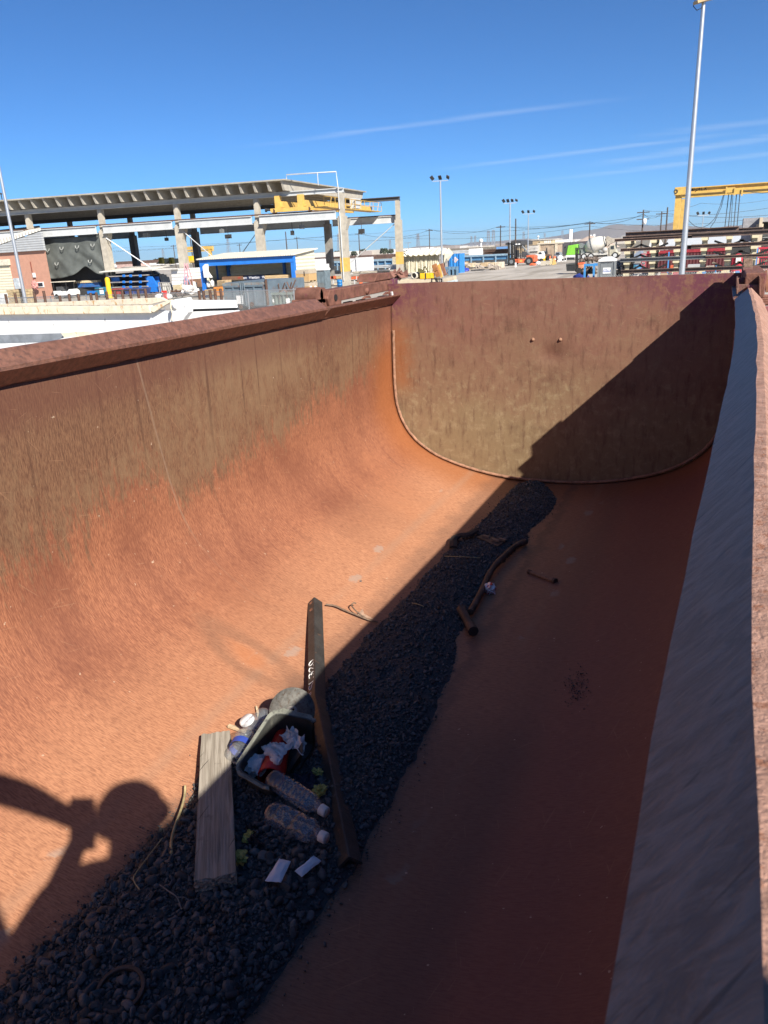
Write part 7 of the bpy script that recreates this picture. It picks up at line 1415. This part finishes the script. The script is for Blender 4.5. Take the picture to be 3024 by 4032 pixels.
for y in (YF2 - .5, YF2 + .4): MB().tube([(AY(2284, 1036, YF2).x, y, AY(2284, 1036, YF2).z), (AY(2283, 985, YF2).x, y, AY(2283, 985, YF2).z)], .05, 6).build('guard_post', BLACK, f2)
fp([(2277, 978), (2302, 976), (2302, 981), (2277, 983)], YF2 - .6, 1.2, 'guard_roof', DARK)
for u in (2283, 2303):
    MB().tube([(AY(u, 1064, YF2).x, YF2 - .62, .32), (AY(u, 1064, YF2).x, YF2 - .35, .32)], .32, 16).build('wheel', BLACK, f2)
m = MB().ball((0, 0, 0), .5, 2, (1.5, .6, .6), .4, 2, 2, False); o = m.build('navy_tarp', M('navy tarp', (.02, .04, .22))); o.location = AY(2290, 1090, 72); tag(o, 'navy blue tarp bundle on the ground left of the blue stand', 'tarp')
st2 = thing('blue_stand', 'bright blue steel trestle stand left of the grey portable toilet', 'stand', tuple(AZ(2325, 1100, 0))); BL2 = M('light blue steel', (.05, .25, .55), .5, .12)
YT2 = 64.0
for u in (2302, 2338, 2348): MB().box(AY(u - 3.5, 1060, YT2).x, AY(u + 3.5, 1060, YT2).x, YT2 + (1.2 if u == 2348 else 0), YT2 + .2 + (1.2 if u == 2348 else 0), 0, AY(u, 1042, YT2).z).build('stand_leg', BL2, st2)
x0, x1, z0, z1 = R(2299, 2342, 1039, 1048, YT2); MB().box(x0, x1, YT2 - .01, YT2 + .25, z0, z1).build('stand_beam', BL2, st2); MB().box(x1 - .2, x1 + .4, YT2 + .26, YT2 + 1.4, z0, z1).build('stand_beam', BL2, st2)
heap('machine_scrap', 2320, 1075, 26, 30, 66, M('machine brown', (.13, .09, .06), .8, .4, 3), 'brown and black machine scrap inside the blue stand', 'scrap', 11, 30, .35); heap('scrap_iron', 2325, 1024, 50, 7, 100, M('dark scrap', (.13, .10, .08), .8, .4), 'dark scrap iron pile on the flat behind the small forklift', 'scrap', 12, 40, .4)
# ---- beam rack -----------------------------------------------------------------
YR = 60.0; rkx0 = AY(2440, 1000, YR).x; rkx1 = AY(3140, 1000, YR).x
brk = thing('beam_rack', 'long cream timber rack stacked with brown steel beams on four levels', 'rack', ((rkx0 + rkx1) / 2, YR, 0)); CRM = M('cream timber post', (.56, .50, .33), .7, .12, 3); CRS = M('grey brown brace', (.21, .18, .14), .8, .2, 3)
LV = [R(2600, 2700, v - 1, v + 1, YR)[3] for v in (937, 978, 1020, 1066)]
posts = [2472, 2572, 2665, 2770, 2866, 2966, 3060]
for k, u in enumerate(posts):
    x = AY(u, 1000, YR).x; hw = .16
    MB().box(x - hw, x + hw, YR - .15, YR + .15, 0, LV[0] - .05).build('post', CRM if k not in (0,) else CRM, brk); MB().box(x - hw, x + hw, YR + 2.6, YR + 2.9, 0, LV[0] - .05).build('post', CRS, brk)
    for lz in LV: MB().box(x - .21, x + .21, YR - .50, YR + 3.2, lz - .27, lz - .08).build('cross_bearer', CRM, brk)
    if k in (0, 1, 4, 5):
        for a_, b2 in ((0, 1), (1, 2), (2, 3)):
            MB().beam((x + .16, YR + .2, LV[b2] + .05), (x + .95, YR + .2, LV[a_] - .35), .14).build('brace', CRS, brk)
            if k > 0: MB().beam((x - .16, YR + .2, LV[b2] + .05), (x - .95, YR + .2, LV[a_] - .35), .14).build('brace', CRS, brk)
def ibeam(x0, x1, y, z, h, w_, mat, label):
    m = MB(); t_ = .05; m.box(x0, x1, y, y + w_, z, z + t_); m.box(x0, x1, y, y + w_, z + h - t_, z + h); m.box(x0 + .002, x1 - .002, y + w_ / 2 - .02, y + w_ / 2 + .02, z + t_, z + h - t_); tag(m.build('steel_beam', mat, None, loc=((x0 + x1) / 2, y, z)), label, 'steel beam', 'steel beams on the rack')
BR2 = [M('beam brown a', (.135, .085, .065), .7, .2, 1.2, 0, (.20, .13, .10), .25), M('beam brown b', (.10, .07, .058), .7, .2, 1.2, 0, (.2, .12, .09), .2), M('beam grey', (.16, .165, .165), .6, .15, 1.2)]
def ux(u): return AY(u, 1000, YR).x
q0 = LV[0] - .08; q1 = LV[1] - .08; q2 = LV[2] - .08; q3 = LV[3] - .08
for (u0, u1, y, z, h, w_, mt, lab) in ((2420, 2720, -.5, q0, .20, .3, 0, 'top level front beam with its rusty end jutting out to the left'), (2448, 3140, -.1, q0, .34, .3, 1, 'top level long dark beam behind the jutting one'), (2455, 2900, .5, q0, .62, .35, 0, 'topmost deep pale brown beam at the back of the rack top'), (2690, 3140, -.5, q0, .30, .3, 1, 'top level right hand beam above the gabled white roof'), (2480, 3000, 1.2, q0, .5, .35, 1, 'rear beam on the top level, mostly hidden'),
                                       (2445, 2705, -.5, q1, .22, .3, 0, 'second level left beam with its end beside the left post'), (2720, 3140, -.5, q1, .26, .3, 0, 'second level right beam running off the frame'), (2470, 3140, .4, q1, .20, .5, 1, 'second level dark beam at the back'), (2446, 2830, -.55, q2, .26, .35, 2, 'third level grey painted beam'), (2780, 3140, -.62, q2, .20, .3, 0, 'third level brown beam overlapping the grey one'), (2470, 3140, .5, q2, .15, .5, 1, 'third level dark beam at the back'), (2452, 3140, -.5, q3, .26, .3, 1, 'lowest long brown beam of the rack'), (2480, 3140, .4, q3, .22, .5, 1, 'lowest rear beam of the rack')):
    ibeam(ux(u0), ux(u1), YR + y, z, h, w_, BR2[mt], lab)
# behind and under the rack
cx0, cx1 = AY(2545, 1020, 78).x, AY(2860, 1020, 78).x
r = thing('maroon_container', 'long dark maroon container standing behind the beam rack', 'container', ((cx0 + cx1) / 2, 79, 0)); zt_ = AY(2700, 983, 78).z; MB().box(cx0, cx1, 78, 80.5, .2, zt_).build('container_body', MAROON, r); MB().box(cx0, cx1, 77.94, 77.998, zt_ - .25, zt_).build('top_rail', RED, r); MB().box(cx0, cx1, 77.94, 77.998, .2, .4).build('bottom_rail', RED, r)
r = thing('ribbed_roof_shed', 'low shed with a wide pale grey corrugated roof behind the rack', 'shed', tuple(AY(2790, 980, 92))); x0, x1 = AY(2622, 940, 92).x, AY(2990, 940, 92).x; za, zb = AY(2790, 962, 92).z, AY(2790, 926, 97).z; m = MB(); m.prism([(x0, 92, za), (x1, 92, za), (x1, 98, zb), (x0, 98, zb)], (0, 0, .12)); m.build('roof', M('pale corrugated roof', (.50, .53, .55), .5, .06, 2), r); MB().box(x0 + .3, x1 - .3, 92.4, 97.5, 0, za).build('wall', DARK, r)
r, _ = bld((2455, 2520, 935, 950), 140, 1.0, 'white billboard with dark letters behind the rack end', WHITE, 'billboard', M('billboard edge', (.4, .4, .4)), 3.0, 'billboard')
x0, x1, z0, z1 = R(2455, 2482, 934, 952, 140); text_mb('reca', ((x0 + x1) / 2 - .1, 140, (z0 + z1) / 2), (1, 0, 0), (0, 0, 1), (z1 - z0) * .9, .02, 0, .02).build('lettering', M('sign blue', (.02, .03, .10)), r)
x0, x1, z0, z1 = R(2485, 2503, 934, 952, 140); MB().box(x0, x1, 139.96, 139.995, z0, z1).build('picture_panel', M('soft picture', (.45, .35, .36), .6, .5, .6), r)
m = MB(); m.prism([AY(u, v, 110) for u, v in ((2563, 935), (2572, 932), (2590, 934), (2604, 960), (2604, 972), (2555, 972))], (0, 3, 0)); tag(m.build('white_tent', WHITE, None, loc=tuple(AY(2580, 970, 110))), 'white tent top behind the second rack post', 'tent')
m = MB(); m.prism([AY(u, v, 74) for u, v in ((2480, 1015), (2520, 985), (2525, 985), (2525, 1028), (2478, 1028))], (0, 2, 0)); tag(m.build('grey_tarp_stack', M('blue grey tarp', (.22, .27, .34)), None, loc=tuple(AY(2500, 1028, 74))), 'sloping blue grey tarp cover behind the first rack post', 'tarp')
rc = thing('red_cage', 'red steel mesh cage left of the maroon container', 'cage', tuple(AY(2535, 1050, 72)))
for u in (2526, 2543): MB().box(AY(u - 1.5, 1020, 72).x, AY(u + 1.5, 1020, 72).x, 72, 72.12, 0, AY(u, 999, 72).z).build('cage_post', M('pinkish red', (.42, .07, .09)), rc)
for v in (1000, 1012, 1030, 1044, 1055): a, b_ = AY(2526, v, 72), AY(2543, v, 72); MB().beam(a, b_, .08).build('cage_bar', M('pinkish red', (.42, .07, .09)), rc)
rr_ = thing('red_rack', 'bright red steel rack at the right edge behind the beam rack', 'rack', tuple(AY(3005, 1040, 70)))
for i, u in enumerate(range(2984, 3100, 9)): MB().box(AY(u - 1.6, 1000, 70).x, AY(u + 1.6, 1000, 70).x, 70, 70.2, 0, AY(u, 975 - (i % 3) * 2, 70).z).build('rack_upright', M('bright red', (.45, .02, .045)), rr_)
for v in (978, 1012): MB().beam(AY(2980, v, 70), AY(3110, v - 6, 70), .15).build('rack_rail', M('bright red', (.45, .02, .045)), rr_)
r = boxthing('red_tank', 'bright red rounded tank with a white placard behind the rack', 'tank', (2880, 2925, 1000, 1048), 70, 1.6, M('signal red tank', (.50, .02, .04)), z0=0, bev=.25); x0, x1, z0, z1 = R(2898, 2918, 1002, 1034, 69.9); MB().box(x0, x1, 69.9, 69.97, z0, z1).build('placard', WHITE, r)
for k, (u, v0, v1) in enumerate(((2632, 992, 1055), (2980, 975, 1050), (2772, 1038, 1052), (2820, 1042, 1052), (2586, 1045, 1058))):
    x0, x1, z0, z1 = R(u - 2.5, u + 2.5, v0, v1, 68); tag(MB().box(x0, x1, 68, 68.15, 0 if v1 > 1050 else z0, z1).build('blue_post', BL2), ('tall' if v1 - v0 > 30 else 'short') + ' blue post ' + ('left of the right light pole', 'beside the bright red rack', 'right of the light pole foot', 'between third and fourth rack posts', 'at the second rack post')[k], 'post')
for k, (px, mt, lab) in enumerate((((2640, 2655, 1045, 1056), ORANGE, 'orange box under the rack left of the light pole'), ((2708, 2755, 1042, 1056), GREYS, 'pale grey trough under the rack'), ((2502, 2522, 1045, 1058), M('light blue box', (.08, .30, .55)), 'light blue box at the foot of the red cage'), ((2478, 2500, 1045, 1062), M('teal box', (.05, .20, .28)), 'dark teal box behind the first rack post'), ((2780, 2812, 1048, 1056), M('cream sack', (.5, .44, .36)), 'cream sacks under the rack right of the light pole'))): boxthing('yard_box', lab, 'box', px, 66, 1.2, mt)
for k, (px, mt, lab) in enumerate((((2648, 2668, 1074, 1092), M('pinkish red', (.42, .07, .09)), 'red block at the foot of the right light pole'), ((2765, 2778, 1072, 1092), BL2, 'blue crate right of the light pole foot'), ((2742, 2764, 1072, 1092), LUMB, 'timber block beside the blue crate'), ((2895, 2912, 1068, 1092), BL2, 'blue crate near the right end of the front panel'), ((2838, 2862, 1068, 1092), LUMB, 'timber block between the lower rack posts'), ((2810, 2832, 1076, 1092), WHITE, 'white block low behind the tub rim'), ((2600, 2625, 1078, 1092), CARD, 'brown carton low behind the tub rim'))): boxthing('yard_block', lab, 'block', px, 56, 1.0, mt)
# low mesh fence behind the front panel on the right
fx0, fx1 = AY(2440, 1080, 52).x, AY(3140, 1080, 52).x; zf_ = AY(2750, 1071, 52).z; fen = thing('chain_link_fence', 'second chain link fence just above the tub rim at the right', 'fence', ((fx0 + fx1) / 2, 52, 0)); m = MB(); st = .14; n = int((fx1 - fx0 + zf_) / st); hw = .010
for k in range(n):
    x = fx0 + k * st
    for a, b_ in ((x - zf_, x), (x, x - zf_)):
        p, q = Vector((a, 52, .02)), Vector((b_, 52, zf_)); d = (q - p).normalized(); pr = Vector((-d.z, 0, d.x)) * hw; m.add([p - pr, p + pr, q + pr, q - pr], [(0, 1, 2, 3)])
m.build('wire_mesh', M('fence wire', (.42, .42, .40)), fen)
for k, (u, v, w_, h_, mt, lab) in enumerate(((2440, 1062, 60, 34, M('mixed debris', (.36, .32, .28), .9, .5, 3), 'pile of pale mixed debris between the toilet and the rack'), (2450, 1042, 50, 22, M('light debris', (.5, .46, .42), .9, .4, 3), 'heap of light rubble behind the portable toilet'), (2430, 1085, 60, 14, M('dark debris', (.12, .10, .09), .9, .5, 3), 'dark heap right of the portable toilet foot'), (2560, 1084, 90, 14, M('pale chips', (.55, .52, .48), .9, .3, 3), 'strip of pale chips behind the front panel'), (2860, 1084, 130, 12, M('pale chips', (.55, .52, .48)), 'strip of pale chips at the right behind the rim'))): heap('debris_heap', u, v + 8, w_, h_, 62 + k, mt, lab, 'debris', 50 + k, 46, .35)
# ---- concrete structure at the right edge ----------------------------------------
cs = thing('concrete_building', 'pale concrete frame structure at the right edge above the rack', 'structure', tuple(AY(2980, 940, 78))); x0, x1, z0, z1 = R(2926, 2990, 858, 905, 80); MB().box(x0, x1, 80, 84, z0 - 1.0, z1).build('parapet', M('stained concrete', (.30, .30, .31), .85, .3, 1.5), cs)
x0, x1, z0, z1 = R(2990, 3002, 856, 905, 78); MB().box(x0, x1, 78, 84, z0, z1).build('corner_pier', M('cream concrete', (.52, .44, .32)), cs); x0, x1, z0, z1 = R(2976, 3003, 882, 952, 78.5); MB().box(x0, x1, 78.5, 80, 0, z1).build('column', M('cream concrete', (.52, .44, .32)), cs); x0, x1, z0, z1 = R(3002, 3120, 853, 870, 79); MB().box(x0, x1, 79, 86, z0, z1).build('lintel', M('stained concrete', (.30, .30, .31)), cs); x0, x1, z0, z1 = R(3002, 3120, 872, 950, 82); MB().box(x0, x1, 84, 84.3, 0, z1).build('back_wall', DARK, cs)
m = MB()
for i in range(5): a, b_ = AY(3003, 905 + i * 10, 80), AY(3110, 900 + i * 10, 80); m.beam(a, b_, .12)
m.build('railings', MGREY, cs)
# ---- gantry -------------------------------------------------------------------------
YGN = 100.0; gn = thing('gantry_crane', 'yellow travelling gantry crane with ropes hanging from its beam', 'gantry', tuple(AY(2660, 1000, YGN)))
x0, x1, z0, z1 = R(2656, 3300, 741, 763, YGN); zt = AY(2700, 740, YGN).z; zb = AY(2700, 765, YGN).z; x1 = AY(3200, 740, YGN).x
m = MB(); m.box(x0, x1, YGN, YGN + .55, zb + .12, zt - .1); m.box(x0, x1, YGN - .25, YGN + .8, zt - .1, zt); m.box(x0, x1, YGN - .2, YGN + .75, zb, zb + .12); m.build('main_beam', YEL, gn)
y2 = YGN + 12; m = MB(); m.box(x0, x1, y2, y2 + .55, zb + .12, zt - .1); m.box(x0, x1, y2 - .25, y2 + .8, zt - .1, zt); m.build('main_beam', YEL, gn)
xl0, xl1 = AY(2652, 850, YGN).x, AY(2674, 850, YGN).x
for y in (YGN - .05, y2): m = MB(); m.prism([(xl0 + .05, y, zb), (xl1 + .12, y, zb), (xl1 - .12, y, 0.6), (xl0, y, .6)], (0, .7, 0)); m.build('leg', YEL, gn)
MB().box(xl0, xl1, YGN, y2 + .6, .6, 1.3).build('sill_beam', YEL, gn)
for y in (YGN, y2): MB().tube([(xl0, y + .3, .6), (xl1, y + .3, .6)], .6, 16).build('wheel', BLACK, gn)
m = MB(); m.box(xl0 - .05, xl1 + .9, YGN - .35, YGN + .9, zb - .05, zt + .12); m.build('end_carriage', YEL, gn, .03); c_ = AY(2661, 754, YGN - .36); MB().lathe([(0, .24), (.05, .24), (.05, .14), (0, .14)], c_, (0, -1, 0), 14).build('sheave', DARK, gn)
tx = text_mb('MI-JACK', (AY(2748, 745, YGN).x, YGN - .012, AY(2748, 745, YGN).z), (1, 0, 0), (0, 0, 1), .50, .02, .35, .02, 1.05); tx.build('lettering', M('black lettering', (.015, .015, .015)), gn)
for u0, u1, v0, v1 in ((2858, 2895, 738, 758), (2890, 2925, 748, 764)): x0, x1, z0, z1 = R(u0, u1, v0, v1, YGN - .5); MB().box(x0, x1, YGN - .6, YGN - .27, z0, z1).build('trolley_frame', YEL, gn); 
for u in (2860, 2893, 2922): x0, x1, z0, z1 = R(u - 3, u + 3, 736 + (u - 2860) * .12, 768 + (u - 2860) * .05, YGN - .6); MB().box(x0, x1, YGN - .75, YGN - .61, z0, z1).build('trolley_wheel_box', YEL, gn)
ROPE = M('steel rope', (.06, .065, .075), .6)
for (u0, u1) in ((2869, 2853), (2881, 2867), (2886, 2877), (2900, 2888), (2913, 2901)): a, b_ = AY(u0, 765, YGN + .4), AY(u1, 905, YGN + .4); MB().tube([a, b_], .05 if u0 != 2886 else .03, 5).build('hoist_rope', ROPE, gn)
for pts in (((2848, 768), (2836, 810), (2815, 860), (2790, 885), (2762, 897), (2735, 890), (2715, 872), (2706, 850)), ((2852, 766), (2840, 815), (2815, 870), (2797, 896))): MB().tube([AY(u, v, YGN + .2) for u, v in pts], .035, 5).build('slack_cable', ROPE, gn)
MB().tube([AY(u, v, YGN - .3) for u, v in ((2925, 748), (2960, 757), (3000, 760), (3040, 757))], .04, 5).build('festoon_cable', ROPE, gn)
# ---- far city, dome, silos, hills, haze -------------------------------------------------
def far_sphere(u, v, r_, Y, label, stalk=None):
    p = AY(u, v, Y); r = thing('water_tower', label, 'water tower', (p.x, Y, 0)); R_ = r_ / FPX * Y * 1.1; MB().ball(p, R_, 3).build('tank', WHITE, r); MB().tube([(p.x, Y, 0), (p.x, Y, p.z - R_ * .6)], [R_ * .6, R_ * .35], 10).build('stem', WHITE, r)
far_sphere(1894, 948, 7.0, 900, 'white spherical dome right of the cream slings'); far_sphere(2119, 932, 3.6, 1100, 'small white ball water tower above the tan office')
for k, u in enumerate((2244, 2251)): p = AY(u, 918, 900); m = MB().tube([(p.x, 900, 0), (p.x, 900, p.z)], 3.2 / FPX * 900, 10); m.tube([(p.x, 900, p.z), (p.x, 900, p.z + 4)], [3.2 / FPX * 900, 1.0], 10); tag(m.build('white_silo', WHITE), ('left' if not k else 'right') + ' of the twin white silos above the dark wall', 'silo')
m = MB(); p = AY(2325, 950, 420); m.lathe([(0, 15), (2.2, 10.5), (4.6, 4.5), (5.8, 1.6), (6.1, 0)], (p.x, 420, 0), (0, 0, 1), 24); tag(m.build('sand_heap', M('pinkish sand', (.46, .36, .29), .95, .1, .1), None), 'pinkish sand heap behind the mixer drum', 'sand heap')
for k, (u, v) in enumerate(((2325, 925), (2338, 922))): p = AY(u, v, 800); tag(MB().tube([(p.x, 800, 0), (p.x, 800, p.z)], 1.5, 8).build('white_stack', WHITE), ('shorter left' if not k else 'taller right') + ' white stack behind the sand heap', 'stack')
rg = random.Random(21); PAL = [(.66, .66, .64), (.6, .58, .54), (.5, .46, .40), (.7, .7, .7), (.30, .26, .24)]
n = 0; FARW = []
places = ['behind the pink building', 'in the third shed bay', 'in the second shed bay', 'above the blue shelter', 'in the end shed bay', 'above the strap rack', 'left of the white dome', 'right of the white dome', 'above the tan warehouse', 'near the mixer drum']
for k in range(58):
    u = 330 + k * 37 + rg.uniform(-14, 14); Y = rg.uniform(700, 1900); p = AY(u, 980, Y); h = rg.uniform(3.6, 6.2) + (Y - 700) / 500; w_ = rg.uniform(14, 48); d = rg.uniform(20, 50); mt = M('far wall %d' % (k % 5), PAL[k % 5], .8, .06, .02)
    r = MB().box(p.x - w_ / 2, p.x + w_ / 2, Y, Y + d, 0, h); o = r.build('far_warehouse', mt, None, loc=(p.x, Y, 0)); tag(o, ORD[k % 36] + (' from the left of the far pale warehouses' if k < 36 else ' of the far warehouses counted on past the white dome'), 'warehouse', 'far warehouses on the skyline')
TREE = M('far foliage', (.045, .060, .030), .9, .3, .3); bark = M('far trunk', (.08, .06, .045), .9)
rg = random.Random(33)
for k in range(34):
    u = 420 + k * 36 + rg.uniform(-16, 16); Y = rg.uniform(500, 1000); p = AY(u, 990, Y); h = rg.uniform(4, 7); r = thing('tree', ORD[k] + ' of the small dark trees on the skyline from the left', 'tree', (p.x, Y, 0), 'small trees on the skyline')
    MB().tube([(p.x, Y, 0), (p.x, Y, h * .5)], [.4, .25], 6).build('trunk', bark, r); m = MB()
    for i in range(150):
        th = rg.uniform(0, 6.28); rr = (rg.random() ** .5) * h * .55; zz = h * .3 + rg.random() * h * .7; q = Vector((p.x + math.cos(th) * rr * 1.7 * (1 - .5 * zz / h), Y + math.sin(th) * rr, zz)); s_ = rg.uniform(.5, 1.0)
        nn = Vector((rg.gauss(0, 1), rg.gauss(0, 1), rg.gauss(0, 1))).normalized(); a_ = nn.orthogonal().normalized() * s_; b2 = nn.cross(a_.normalized()) * s_; m.face([q - a_, q + b2, q + a_, q - b2])
    m.build('crown', TREE, r)
# hills
m = MB(); n = 90; vs = []
for i in range(n + 1):
    u = 200 + i * 36; Y = 9000; b_ = AY(u, 950, Y); prof = 20 + 90 * math.exp(-((u - 2420) / 190) ** 2) + 55 * math.exp(-((u - 2650) / 110) ** 2) + 45 * math.exp(-((u - 2900) / 160) ** 2) + 25 * math.exp(-((u - 2000) / 300) ** 2) + 18 * noise.noise((u * .013, 0, 0)) + 8 * noise.noise((u * .05, 3, 0)); vs += [(b_.x, Y - 500, 0), (b_.x, Y, max(4, prof) * 1.35), (b_.x, Y + 900, 0)]
m.add(vs, [(3 * i + a, 3 * i + 3 + a, 3 * i + 4 + a, 3 * i + 1 + a) for i in range(n) for a in (0, 1)], True); tag(m.build('hills', M('dry hills', (.16, .13, .10), .95, .2, .002)), None, None, kind='structure')
HB = 11600
hz = MB().box(-HB, HB, -HB, HB, -1.0, 200).build('haze', bpy.data.materials.new('haze air')); tag(hz, None, None, kind='stuff')
hm = hz.data.materials[0]; hm.use_nodes = True; t = hm.node_tree; t.nodes.clear(); o_ = NN(t, 'ShaderNodeOutputMaterial'); pv = NN(t, 'ShaderNodeVolumePrincipled'); pv.inputs['Color'].default_value = (.78, .86, .95, 1); pv.inputs['Density'].default_value = HAZE_D; pv.inputs['Anisotropy'].default_value = 0.2
t.links.new(pv.outputs[0], o_.inputs['Volume'])

for o in list(bpy.data.objects):
    if o.parent is None and o.type in ('MESH', 'EMPTY') and not o.get('kind'): o['kind'] = 'thing'
